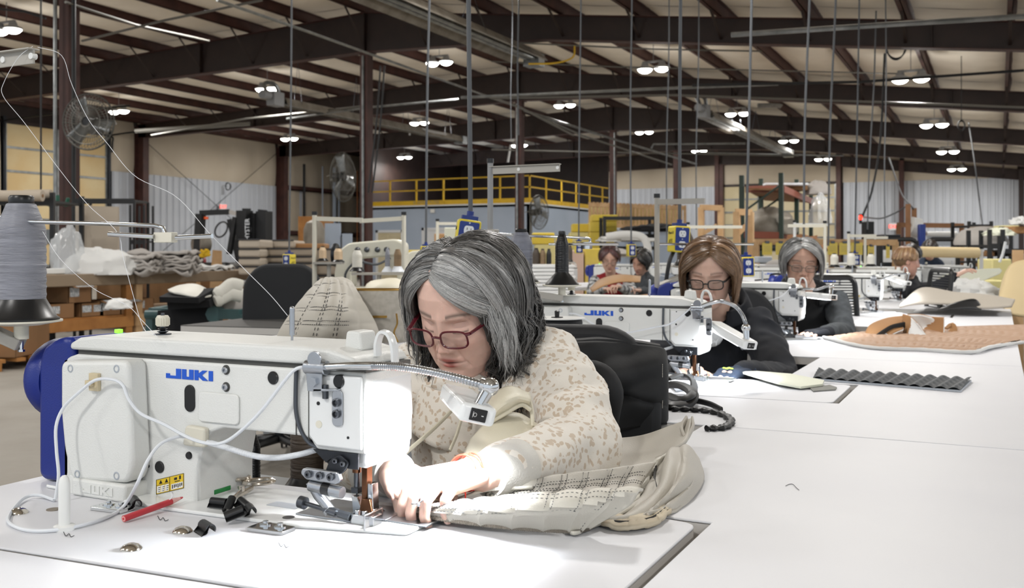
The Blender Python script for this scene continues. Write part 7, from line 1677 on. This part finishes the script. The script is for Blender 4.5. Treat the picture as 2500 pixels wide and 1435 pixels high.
# ================================================================== stacks of upholstery pads
M('pad_beige','b7ab9b',.85,bump=.3,bs=200); M('pad_taupe','9c8f7f',.85,bump=.3,bs=200)
def pads(px0,px1,d,rows,mat,grp,desc,dep=.7):
    n=['bottom','second','third','fourth','fifth','sixth','top']
    for k,(pb,pt) in enumerate(rows):
        a=A(px0,pb,d); b=A(px1,pb,d); z0=a.z; z1=A(px0,pt,d).z; X=(b-a); X.z=0; L=X.length; X.normalize(); Y=Vector((-X.y,X.x,0)); R3=Matrix((X,Y,Vector((0,0,1)))).transposed().to_4x4(); R3.translation=(a.x,a.y,z0)
        t=thing('upholstery_pad','%s pad of the %s'%(n[k] if k<len(rows)-1 else 'top',desc),'pad',(a.x,a.y,z0),grp)
        m=MB(); m.box(0,L,0,dep,.004,(z1-z0)*.96,R3); obj('cushion',m,mat,t,bev=.03,seg=3)
        m=MB(); z=(z1-z0)*.97; P=[R3@Vector(q) for q in ((0,-.01,z),(L,-.01,z))]; m.tube(P,.009,6); obj('piping',m,'thread_dark',t)
pads(581,635,12.2,[(672,650),(650,629),(629,607),(607,584)],'pad_beige','beige pads stacked left','beige pad stack left of the small outlet box')
pads(628,762,12.6,[(702,668),(668,642),(642,626),(626,606)],'pad_taupe','taupe pads stacked behind the chair','taupe pad stack behind the black chair')
pads(764,850,12.8,[(700,672),(672,645),(645,607)],'pad_taupe','taupe pads right of the stand','taupe pad stack behind the peach cones')
pads(636,718,12.9,[(606,586)],'pad_beige','beige pads stacked left','beige pair lying on the taupe stack')
m=MB(); a=A(640,700,12.6); m.box(-.0,.0,0,0,0,0) if False else None
p=at_z(700,13.0,0); R3=Matrix.Translation((p.x,p.y,0))@Euler((0,0,TR)).to_matrix().to_4x4(); m=MB(); m.box(-.65,.75,-.3,.6,.0,A(640,702,12.6).z,R3); tag(center(obj('pad_crate',m,'cardboard')),'cardboard crate carrying the taupe pad stacks','crate')
p=A(740,600,13.2); R3=Matrix.Translation(p)@Euler((0,0,TR)).to_matrix().to_4x4(); m=MB(); m.box(-.2,.32,-.2,.2,-.04,.03,R3); tag(center(obj('leather_piece',m,'leather_back',bev=.02)),'brown leather offcut on top of the pads','leather')
# ================================================================== forklift
fk=thing('forklift','black and red forklift parked before the white left wall','forklift',tuple(at_z(560,20.5,0)))
D=20.5
def fb_(x0,y0,x1,y1,d=D,th=.1,mat='black',nm='chassis'):
    a=A(x0,y0,d); b=A(x1,y1,d); w=abs(a-b).x if False else 0
    m=MB(); m.bar(a,b,th,th*1.2); return obj(nm,m,mat,fk)
fb_(482,660,490,522,th=.14,nm='cage_post'); fb_(488,520,560,517,th=.09,nm='cage_roof'); fb_(560,517,588,524,th=.07,nm='cage_roof',mat='cloth_grey'); fb_(560,620,575,530,th=.08,nm='cage_post'); fb_(585,650,560,535,D+1,th=.08,nm='cage_post')
fb_(596,640,597,514,th=.22,nm='mast'); fb_(645,640,645,516,th=.22,nm='mast'); fb_(592,513,612,513,th=.06,nm='mast_cap'); fb_(630,515,652,517,th=.06,nm='mast_cap'); fb_(619,640,620,520,th=.10,nm='mast_chain'); fb_(600,560,640,560,th=.08,nm='mast_bar')
heap('x','x','x',0,0,1,.01,.01,.01,'black') if False else None
p=A(520,650,D); R3=Matrix.Translation((p.x,p.y,0))@Euler((0,0,TR)).to_matrix().to_4x4()
m=MB(); m.box(-.45,.45,-.5,.5,.25,.95,R3); obj('chassis',m,'black_plastic',fk,bev=.08,seg=3)
p=A(474,652,D); R3=Matrix.Translation((p.x,p.y,0))@Euler((0,0,TR)).to_matrix().to_4x4(); m=MB(); m.box(-.2,.12,-.5,.5,.3,1.08,R3); obj('counterweight',m,'ribbon_crimson' if 'ribbon_crimson' in MT else 'pencil_red',fk,bev=.08,seg=3)
m=MB(); m.cyl(A(478,596,D),A(505,596,D+.2),.19,n=20); obj('gas_cylinder',m,'galv_dull',fk)
m=MB(); 
for k in range(6): m.tube(crom([A(488+rnd.uniform(0,25),618+rnd.uniform(-8,8),D-.4) for _ in range(5)],12),.03,6)
obj('yellow_strap',m,'yellow_paint',fk)
for px in (490,560): m=MB(); c=at_z(px,D,.33); m.cyl(c-Vector((SN,-CS,0))*-.1,c-Vector((SN,-CS,0))*.12,.33,n=24); obj('wheel',m,'black_plastic',fk)
m=MB(); c=A(540,560,D-.2); m.tube([c+Vector((.16*math.cos(a),.06*math.sin(a),.16*math.sin(a))) for a in [2*PI*k/20 for k in range(21)]],.02,6); obj('steering_wheel',m,'black_plastic',fk)
m=MB(); m.cyl(A(503,535,D),A(503,529,D),.05,n=12); obj('beacon',m,'orange_tie',fk)
curve_text('HYSTER',.13,'print_white',A(604,560,D-.18),(PI/2,-PI/2,TR),parent=fk,ext=.004)
slab('plywood_sheet','pale board leaning in front of the forklift','board',[at_z(505,15,0),at_z(541,15,0),A(542,612,15),A(520,610,15)],.02,'pine_pale')
p=onX(542,505,-27.3); t=thing('exit_sign','small lit red exit sign on the left white wall','sign',tuple(p)); m=MB(); m.box(p.x,p.x+.06,p.y-.18,p.y+.18,p.z-.12,p.z+.12); obj('sign_body',m,'white_paint',t)
M('exit_red','ff5a48',.5,emit='ff4030',es=1.4)
curve_text('EXIT',.20,'exit_red',(p.x+.065,p.y,p.z),(PI/2,0,PI/2),parent=t)
p=onY(2183,553,48.0); t=thing('exit_sign','small lit red exit sign on the far right wall','sign',tuple(p)); m=MB(); m.box(p.x-.2,p.x+.2,p.y-.02,p.y+.06,p.z-.16,p.z+.16); obj('sign_body',m,'white_paint',t); curve_text('EXIT',.24,'exit_red',(p.x,p.y-.03,p.z),(PI/2,0,0),parent=t)
# ================================================================== shelving at the far left
M('rack_black','17181a',.5)
def rack(label,px0,px1,d,zt,shelves,dep=.5,mat='rack_black',post=.03,dirv=None,nosh=False,z0=0,cat='shelf'):
    a=at_z(px0,d,0); b=at_z(px1,d,0); X=(b-a).normalized(); L=(b-a).length; Y=Vector((-X.y,X.x,0)); R3=Matrix((X,Y,Vector((0,0,1)))).transposed().to_4x4(); R3.translation=a
    t=thing('shelving_rack',label,cat,tuple(a.lerp(b,.5)),'shelving racks')
    for x in (0,L):
        for y in (0,dep): m=MB(); m.box(x-post/2,x+post/2,y-post/2,y+post/2,z0,zt,R3); obj('upright',m,mat,t)
    for z in shelves: m=MB(); m.box(0,L,0,dep,z-.015,z+.015,R3); m.box(0,L,-.01,.01,z-.04,z+.03,R3); obj('shelf_board',m,mat,t)
    return t
def roll(label,px0,py,px1,d,r,mat,grp=None,dz=0,core=True,py1=None,cat='roll'):
    a=A(px0,py,d); b=A(px1,py if py1 is None else py1,d); t=thing('fabric_roll',label,cat,tuple(a),grp); ax=(b-a).normalized()
    m=MB(); m.cyl(a,b,r,n=24); obj('rolled_cloth',m,mat,t)
    if core: m=MB(); m.cyl(b-ax*.01,b+ax*.006,r*.3,n=14); m.cyl(a+ax*.01,a-ax*.006,r*.3,n=14); obj('core',m,'cardboard',t)
    return t
rack('black steel rack at the left edge holding fabric rolls',-60,128,11.8,A(0,470,11.8).z,[A(0,492,11.8).z,.95,.5],.8,post=.05)
roll('long grey-beige fabric roll on top of the left rack',-60,478,104,11.6,.065,'pad_beige'); roll('second beige roll beside it on the left rack',60,475,125,12.2,.06,'pad_beige',py1=474)
rack('black wire rack hung with beige foam sheets',182,328,13.2,A(0,490,13.2).z,[A(0,490,13.2).z],.5)
slab('foam_sheet','tall beige foam sheet draped on the wire rack, left','foam sheet',[A(188,640,13),A(228,640,13),A(226,502,13),A(188,502,13)],.05,'pad_beige')
slab('foam_sheet','tall beige foam sheet with folded edge on the wire rack, right','foam sheet',[A(232,640,12.9),A(292,640,12.9),A(291,505,12.9),A(222,503,12.9)],.05,'pad_beige')
M('clamp_green','2c6a58',.5)
m=MB()
for dx,an in ((-22,-.5),(0,0),(22,.5)): c=A(141+dx,495 if dx else 488,14.3); m.bar(c-Vector((an*.04,0,.05)),c+Vector((an*.06,0,.07)),.05,.02)
tag(center(obj('spring_clamps',m,'clamp_green')),'green clamps fixed on the near left column','clamp')
p=A(122,575,14.4); m=MB(); m.box(p.x-.07,p.x+.07,p.y-.05,p.y+.05,p.z-.09,p.z+.09); tag(center(obj('junction_box',m,'galv')),'grey electrical box on the near left column','electrical box')
rack('thin black garment rack behind the felt tables',318,352,16.5,A(0,500,16.5).z,[A(0,590,16.5).z],.4)
# air tank and panels by the left wall
t=thing('air_tank','grey compressed-air tank with domed top left of the mezzanine','tank',tuple(at_z(783,25,0))); c=at_z(767,25,0); zt_=A(767,536,25).z; m=MB(); m.lathe([(.2,0),(.27,.1),(.27,zt_-.25),(.2,zt_-.08),(.05,zt_),(.001,zt_)],c,(0,0,1),24); obj('tank_shell',m,'galv_dull',t)
for px0,px1,y0,y1,d,mt,lab in ((793,830,545,600,26,'mezz_blue','tall grey electrical panel left of the mezzanine'),(835,858,570,592,26,'mezz_blue','small grey switch box beside the tall panel'),(728,790,528,552,27,'pine','orange plywood backboard behind the tank'),(790,812,530,610,27,'leather_back','narrow brown board behind the panels')):
    a=A(px0,y1,d); b=A(px1,y0,d); a.z=0; R3=Matrix.Translation(a)@Euler((0,0,TR)).to_matrix().to_4x4(); m=MB(); m.box(0,(b-a).dot(RD_),0,.15,0,b.z-a.z,R3); tag(center(obj('electrical_cabinet',m,mt)),lab,'panel')
# ================================================================== yellow foam, shelves, crate wall (centre distance)
M('foam_yellow','e3c94e',.9,bump=.3,bs=15,c2='dcc266',vs=1.5); M('foam_pale','e2d9a0',.9,c2='d9cf8e',vs=2); M('foam_pink','d8b9a6',.9)
fy=0
def block(label,px0,px1,y0,y1,d,dep,mat,cat='foam block',name='foam_block',grp='foam blocks',rot=0,floor=False):
    a=A(px0,y1,d); b=A(px1,y0,d); h_=b.z-a.z; a.z=0 if floor else a.z; R3=Matrix.Translation(a)@Euler((0,0,TR+rot)).to_matrix().to_4x4(); m=MB(); m.box(0,(b-a).dot(RD_),0,dep,0,b.z-a.z,R3); return tag(center(obj(name,m,mat,bev=.015)),label,cat,grp)
FB=[(1500,1445,1508,524,540,20,'foam_yellow','topmost yellow foam slab of the tall stack'),(0,1441,1506,541,566,20,'foam_yellow','second yellow foam slab of the tall stack'),(0,1440,1500,567,596,20,'foam_yellow','third yellow foam slab of the tall stack'),(0,1443,1503,597,640,20,'foam_yellow','lowest yellow foam slab of the tall stack'),
(0,1398,1440,546,566,20.5,'foam_yellow','upper yellow block left of the tall stack'),(0,1392,1438,567,592,20.5,'foam_pale','pale yellow block under the upper left block'),(0,1400,1440,593,640,20.5,'foam_pale','large pale block at the foot of the left foam pile'),
(0,1300,1354,568,596,15,'foam_yellow','yellow foam sheet stack right of the grey cone'),(0,1306,1356,597,640,15,'foam_pale','pale foam sheets under the yellow ones right of the grey cone'),(0,1360,1398,575,610,15.5,'foam_yellow','yellow foam piece behind the slim black cone'),(0,1372,1425,611,650,14,'foam_pink','pinkish foam block beside the far cones'),(0,1428,1470,606,640,14,'foam_yellow','small yellow foam block left of the red-haired woman'),
(0,994,1050,610,640,16,'foam_yellow','yellow foam block behind the grey-haired woman\'s crown'),(0,1052,1078,622,640,16,'foam_pink','pink foam block beside it'),(0,1085,1120,555,600,16,'cream_board','cream bag-shaped foam between the two outlet boxes'),(0,1060,1095,570,600,16.5,'leather_tan','tan paper-wrapped piece under the cream foam')]
for _,x0,x1,y0,y1,d,mt,lab in FB: block(lab,x0,x1,y0,y1,d,.6,mt,floor=(y1>=640 or y1==600))
rack('black tube shelving behind the two distant women',1476,1600,19,A(0,528,19).z,[A(0,532,19).z,A(0,575,19).z,A(0,605,19).z,.6],.8,post=.06)
heap('fabric_pile','white cloth lying over the dark shelving behind the women','cloth',1525,590,18.5,.55,.3,.10,'cloth_white',.3,8,seed=31)
heap('fabric_pile','dark fabric heap on the shelving in the centre distance','cloth',1590,565,18.8,.5,.3,.12,'foam_black',.3,8,seed=32)
m=MB(); m.tube(crom([A(1480,578,18),A(1530,572,18),A(1570,580,18),A(1582,610,18),A(1576,635,18)],20),.07,8,flat=.4); tag(center(obj('foam_strip',m,'cloth_white')),'white foam strip arching over the shelving','foam strip')
heap('fabric_pile','grey cloth heap behind the red-haired woman','cloth',1500,628,17,.5,.3,.12,'cloth_grey',.3,8,seed=33)
# slatted timber crate
cr_=thing('slatted_crate','long pale timber slatted crate on the low roof in the distance','crate',tuple(A(1550,560,36)))
a=A(1440,552,36); b=A(1672,560,36); X=(b-a); L=X.length; X=X.normalized(); H=(552-493)/FP*36
for zz_ in (.05,H-.1): m=MB(); m.bar(a+Vector((0,0,zz_)),b+Vector((0,0,zz_)),.08,.14); obj('crate_rail',m,'pine_pale',cr_)
for k in range(26): q=a+X*(L*k/25); m=MB(); m.bar(q,q+Vector((0,0,H)),.04,.10,up=tuple(X)); obj('slat',m,'pine_pale',cr_)
m=MB(); m.bar(a+Vector((-SN,CS,0))*.6+Vector((0,0,H/2)),b+Vector((-SN,CS,0))*.6+Vector((0,0,H/2)),.1,H*.9); obj('crate_back',m,'foam_pale',cr_)
q0=at_z(1440,36.2,0); R3=Matrix.Translation(q0)@Euler((0,0,TR)).to_matrix().to_4x4(); m=MB(); m.box(0,3.6,0,1.5,0,A(0,553,36).z-.12,R3); o=obj('low_office',m,'mezz_blue'); tag(center(o),'low blue-grey room block carrying the slatted crate','room block')
# pallet racking with orange deck
M('rack_green','22352a',.5); M('rack_orange','8a4a36',.55); M('ply_deck','8c6240',.8); 
pr_=thing('pallet_rack','tall green pallet rack with timber deck and wrapped goods','pallet rack',tuple(at_z(1900,21,0)))
for px,d,yt in ((1811,20,428),(1907,20,422),(1858,22.5,436),(1945,22.5,438),(1980,25,470)):
    q=at_z(px,d,0); m=MB(); m.box(q.x-.045,q.x+.045,q.y-.045,q.y+.045,0,A(px,yt,d).z); obj('upright',m,'rack_green',pr_)
for (x0,y0,d0),(x1,y1,d1) in (((1811,520,20),(1907,450,20)),((1858,515,22.5),(1945,455,22.5)),((1858,600,22.5),(1945,555,22.5))): m=MB(); m.bar(A(x0,y0,d0),A(x1,y1,d1),.04,.04); obj('brace',m,'rack_green',pr_)
for (x0,y0,d0),(x1,y1,d1) in (((1822,462,20),(1912,461,21)),((1912,461,20.2),(1985,493,25)),((1811,572,20),(1907,575,20)),((1907,575,20.2),(1980,585,25))): m=MB(); m.bar(A(x0,y0,d0),A(x1,y1,d1),.05,.14); obj('load_beam',m,'rack_orange',pr_)
m=MB(); P=[A(1820,464,20),A(1912,463,20.3),A(1982,495,25),A(1868,490,25)]; m.add(P+[p+Vector((0,0,.04)) for p in P],[(0,1,2,3),(7,6,5,4),(0,4,5,1),(1,5,6,2),(2,6,7,3),(3,7,4,0)]); obj('timber_deck',m,'ply_deck',pr_)
block('long carton with white top on the rack deck',1868,1972,448,464,22.3,.8,'cardboard','box','carton',None); block('white tube box on top of the rack carton',1870,1974,446,452,22,.3,'print_white','box','carton',None)
heap('wrapped_goods','plastic-wrapped grey goods on the right end of the rack deck','bundle',1995,475,22.5,.28,.3,.28,'plastic_sheet' if False else 'cloth_grey',.25,6,seed=41)
heap('wrapped_goods','large clear-wrapped dark bundle on the lower rack level','bundle',1880,572,20.5,.55,.5,.50,'wrap_grey' if 'wrap_grey' in MT else 'galv_dull',.15,6,seed=42)
heap('wrapped_goods','clear plastic bag sagging from the rack deck','bundle',2000,545,21.5,.22,.3,.55,'plastic_clear',.25,6,seed=43)
heap('wrapped_goods','brown and grey goods low on the rack','bundle',1940,612,21,.7,.4,.30,'ply_deck',.3,8,seed=44); heap('wrapped_goods','dark goods behind the clipboards','bundle',1850,612,21,.5,.4,.35,'steel_dark',.3,8,seed=45)
# timber frames and clipboard rail
def frame(label,px0,px1,yt,yb,d,th=.09,mat='pine_pale',brace=False):
    t=thing('timber_portal',label,'timber stand',tuple(at_z((px0+px1)/2,d,0)))
    for px in (px0,px1): q=at_z(px,d,0); m=MB(); m.box(q.x-th/2,q.x+th/2,q.y-th/2,q.y+th/2,0,A(px,yt,d).z); obj('post',m,mat,t)
    m=MB(); m.bar(A(px0-3,yt,d),A(px1+3,yt+2,d),th,th); obj('top_rail',m,mat,t)
    if brace: m=MB(); m.bar(A(px0+4,yb-10,d),A(px1-10,yb-30,d),th*.7,th*.7); obj('brace',m,mat,t)
    return t
frame('pale timber goal-shaped frame left of centre right',1712,1760,506,580,16,brace=True); frame('second pale timber frame right of the first',1799,1832,517,580,14,brace=True)
cl=frame('low pale timber rail hung with yellow job slips',1846,2186,590,700,12.5,th=.075)
for px in (1930,2030): q=at_z(px,12.5,0); m=MB(); m.box(q.x-.03,q.x+.03,q.y-.03,q.y+.03,0,A(px,592,12.5).z); obj('post',m,'pine_pale',cl)
M('slip_yellow','ddc866',.7,c2='d6c05a',vs=5)
for i,(px,w) in enumerate(((1873,24),(1906,24),(1934,10),(2033,24),(2063,28),(2092,28),(2130,22),(2170,12))):
    y0=598 if px<2120 else 606; a=A(px-w/2,y0+24,12.44); b=A(px+w/2,y0-6,12.44); R3=Matrix.Translation(a)@Euler((0,0,TR+(.5 if px>2120 else 0))).to_matrix().to_4x4()
    t=thing('job_slip','yellow job slip on its clip, %s along the timber rail'%['first','second','third','fourth','fifth','sixth','seventh','last'][i],'paper',tuple(a),'yellow slips on the timber rail'); m=MB(); m.box(0,(b-a).dot(RD_),0,.006,0,b.z-a.z,R3); obj('paper_sheet',m,'slip_yellow',t); m=MB(); m.box((b-a).dot(RD_)*.3,(b-a).dot(RD_)*.7,-.01,.012,b.z-a.z-.01,b.z-a.z+.02,R3); obj('clip_bar',m,'steel_dark',t)
    m=MB()
    for k in range(4): m.box((b-a).dot(RD_)*.15,(b-a).dot(RD_)*.85,-.0015,0,(b.z-a.z)*(.3+.13*k),(b.z-a.z)*(.3+.13*k)+.003,R3)
    obj('ruled_lines',m,'zip_tape',t)
block('clear plastic bin on the table before the timber rail',1850,1886,626,642,11.5,.2,'cord_grey','bin','plastic_bin',None)
heap('vinyl_roll','rolled grey vinyl left of the grey-bobbed woman','vinyl',1896,652,10.5,.12,.1,.07,'cloth_grey',.1,3,seed=51)
t=thing('shears','black-handled shears on the white table left of the grey-bobbed woman','scissors',tuple(A(1893,682,7.6))); m=MB(); c=A(1893,681,7.6)
for k in (-1,1): m.tube([c+RD_*(.05*math.cos(a)+.01)+Vector((0,0,.018*math.sin(a)+.012*k+.01)) for a in [2*PI*q/18 for q in range(19)]],.008,6,cap=False)
m.tube([c-RD_*.04,c-RD_*.16+Vector((0,0,-.01))],.006,6); obj('handles',m,'black_plastic',t)
def plain_table(lab,px0,px1,d,dep,z,mat='laminate'):
    simple_table(lab,px0,px1,0,d,d,dep,z,mat)
plain_table('far table under the grey stand before the white doors',1030,1110,8.2,.6,.76)
plain_table('narrow table under the far brown cones',1285,1415,8.8,1.0,.76)
plain_table('table with shears left of the grey-bobbed woman',1855,1950,7.3,1.6,.93)
plain_table('table with clear plastic bin before the timber rail',1840,1912,10.3,1.6,A(0,645,11).z)
# ================================================================== right distance
t=thing('signal_light','glowing red signal light on a black pole','light',tuple(at_z(2101,19,0))); M('red_glow','ff3a28',.4,emit='ff2a18',es=5)
c=A(2101,531,19); m=MB(); m.sphere(c,(.035,.035,.05),12,8); obj('red_lens',m,'red_glow',t); m=MB(); m.box(c.x-.03,c.x+.03,c.y-.03,c.y+.03,c.z+.045,c.z+.07).box(c.x-.025,c.x+.025,c.y-.025,c.y+.025,c.z-.12,c.z-.045).bar((c.x,c.y,c.z-.1),(c.x+.16,c.y+.06,c.z-.11),.02,.02); obj('housing',m,'black',t)
q=at_z(2112,19,0); m=MB(); m.box(q.x-.03,q.x+.03,q.y-.03,q.y+.03,0,A(0,543,19).z); obj('pole',m,'black',t)
block('tall black machine cabinet beside the red signal light',2116,2135,540,640,19,.3,'black','cabinet','machine_cabinet',None,floor=True)
block('dark grey control cabinet with rounded frame behind the stands',2158,2200,572,640,18,.4,'dark_metal','cabinet','machine_cabinet',None,floor=True)
rs=thing('roll_stand','tall brown timber stand holding a big white roll','roll stand',tuple(at_z(2225,16.5,0))); M('timber_brown','8a6140',.7,c2='7a5436',vs=5)
for px,yt,d in ((2217,498,16.3),(2232,508,17)): q=at_z(px,d,0); m=MB(); m.box(q.x-.04,q.x+.04,q.y-.03,q.y+.03,0,A(px,yt,d).z); obj('post',m,'timber_brown',rs)
t=roll('big white film roll on the timber stand',2222,552,2243,16.6,.165,'foam_white' if 'foam_white' in MT else 'cloth_white',py1=557)
m=MB(); g=patch([[A(2228,570,16.6),A(2242,570,16.6)],[A(2226,610,16.6),A(2246,620,16.6)],[A(2224,700,16.6),A(2256,690,16.6)]],6,10); tag(center(obj('film_sheet',patch_mb(g),'cloth_white',sol=.01)),'white film hanging from the big roll','film')
m=MB(); m.box(*[0]*6) if False else None; block('blue fabric bolt standing right of the white roll',2245,2261,547,612,16.2,.1,'denim' if 'denim' in MT else 'box_blue','fabric','fabric_bolt',None)
frame('wide brown timber frame behind the cream tube',2194,2348,549,620,19,mat='timber_brown')
roll('white roll hung in the wide timber frame',2262,571,2336,18.8,.05,'cloth_white')
slab('film_sheet','pale translucent sheet under the hung white roll','film',[A(2262,600,18.8),A(2336,600,18.8),A(2336,574,18.8),A(2262,574,18.8)],.01,'cord_grey')
def rframe(px0,px1,yt,yb,d,lab):
    m=MB(); m.tube(crom([at_z(px0,d,.2),A(px0,yt+22,d),A(px0+3,yt+6,d),A(px0+14,yt,d)],12)+crom([A(px1-14,yt,d),A(px1-3,yt+6,d),A(px1,yt+22,d),at_z(px1,d,.2)],12),.035,8); tag(center(obj('tube_rack',m,'black')),lab,'frame')
rframe(2150,2238,584,640,15,'black rounded tube frame left of the cream roll'); rframe(2262,2338,584,640,15,'black rounded tube frame behind the cream roll')
slab('plastic_sheet','white glossy sheet behind the black tube frame','sheet',[A(2150,640,15.5),A(2200,640,15.5),A(2200,610,15.5),A(2150,610,15.5)],.01,'white_paint')
slab('plastic_sheet','white glossy cover under the cream roll','sheet',[A(2262,648,15.5),A(2335,648,15.5),A(2330,628,15.5),A(2262,628,15.5)],.01,'white_paint')
roll('long cream cardboard tube held level at right',2196,616,2388,11.5,.062,'cream_tube' if 'cream_tube' in MT else 'foam_tube',py1=616) if False else None
M('tube_cream','dcc79c',.6,c2='d6c094',vs=2); roll('long cream cardboard tube lying level at right',2196,614,2388,11.5,.062,'tube_cream',py1=617)
q=at_z(2396,11.5,0); m=MB(); m.box(q.x-.02,q.x+.02,q.y-.02,q.y+.02,0,A(0,608,11.5).z).bar(A(2386,612,11.5),A(2402,612,11.5),.02,.02); tag(center(obj('tube_support',m,'white_paint')),'white post supporting the cream tube\'s right end','post')
q=at_z(2200,11.5,0); m=MB(); m.box(q.x-.02,q.x+.02,q.y-.02,q.y+.02,0,A(0,622,11.5).z); tag(center(obj('tube_support',m,'pine_pale')),'timber post supporting the cream tube\'s left end','post')
for px0,px1,d,yt,sh,lab in ((2366,2420,16,540,(552,600,640),'black wire rack holding wrapped quilts at right'),(2416,2448,13,560,(600,640,690),'tall black wire rack at far right'),(2440,2520,14,556,(558,612,660,700),'crowded shelving at the right edge')):
    rack(lab,px0,px1,d,A(0,yt,d).z,[A(0,s,d).z for s in sh],.6,post=.045)
heap('quilt_bundle','strapped grey quilt bundle on the right wire rack','bundle',2395,598,14.5,.38,.3,.24,'cloth_grey',.08,4,seed=61)
heap('plastic_heap','crumpled cream plastic on the right shelving','plastic',2440,575,13.5,.20,.2,.09,'cream_board',.35,9,seed=62)
heap('plastic_heap','white plastic heap above the red tub','plastic',2492,548,13.5,.12,.2,.09,'cloth_white',.35,9,seed=63)
block('shallow tub with dark red rim at the right edge',2476,2510,552,570,13.4,.3,'leather_back','tub','tub',None)
block('thick beige board leaning on the shelf top',2395,2450,552,558,15.5,.4,'pad_taupe','board','board',None); block('short yellow board on the right shelf top',2450,2490,550,560,14,.3,'foam_pale','board','board',None)
block('stack of cream board sheets behind the racks',2422,2470,632,660,12.5,.4,'foam_pale','boards','board_stack',None,floor=True); block('lower cream board stack at right',2415,2468,685,730,11.5,.4,'foam_pale','boards','board_stack',None,floor=True)
for k in range(9): block('brown folded pieces on the right racks, %s pile'%['first','second','third','fourth','fifth','sixth','seventh','eighth','ninth'][k],*((2405+ (k%3)*32),(2430+(k%3)*32),(612+(k//3)*26),(626+(k//3)*26)),14.2,.3,('cardboard','foam_black','pad_taupe')[k%3],'fabric','folded_pieces','folded pieces on the right racks')
g=patch([[A(2448,690,7.0),A(2462,655,7.0),A(2478,640,7.0),A(2520,632,7.0)],[A(2440,735,6.9),A(2456,725,6.9),A(2480,720,6.9),A(2530,720,6.9)],[A(2462,765,6.85),A(2470,768,6.85),A(2490,772,6.85),A(2530,776,6.85)]],16,16); tag(center(obj('draped_cover',patch_mb(g),'tube_cream',sol=.02)),'cream draped vinyl cover hanging at the right edge','cover')
q=at_z(2485,7.6,0); m=MB(); m.box(q.x-.04,q.x+.04,q.y-.04,q.y+.04,0,A(0,610,7.6).z); tag(center(obj('timber_post',m,'pine_pale')),'pale timber post behind the draped cover','post')
m=MB(); m.tube(crom([A(2455,590,12),A(2448,620,12),A(2440,640,12)],8),.015,6); tag(center(obj('white_hose',m,'cord_white')),'white hose hanging from the right shelving','hose')
# two more people far right
far_woman('distant dark-haired person mostly hidden behind the blonde woman',A(2212,630,10.5),(-.7,-.2,.6),(0,1,.2),1.05,[A(2190,668,10.7),A(2235,668,10.7)],[A(2185,700,10.5),A(2240,700,10.5)],[A(2190,700,10.2),A(2230,700,10.2)],A(2215,655,10.7),A(2215,760,10.8),('knit_grey',),[(.02,.016,.014),(.03,.025,.022)],41,lens=(.01,.03),hands=False)
far_woman('small distant person in dark blue shirt with a white chest print',A(2265,618,12.8),(-.5,-.5,.6),(0,1,.3),1.0,[A(2255,640,13.0),A(2292,645,13)],[A(2252,660,12.8),A(2300,665,12.8)],[A(2262,668,12.6),A(2290,670,12.6)],A(2272,632,13.0),A(2276,740,13.1),('fleece_navy',),[(.03,.022,.018)],42,lens=(.01,.02),hands=False)
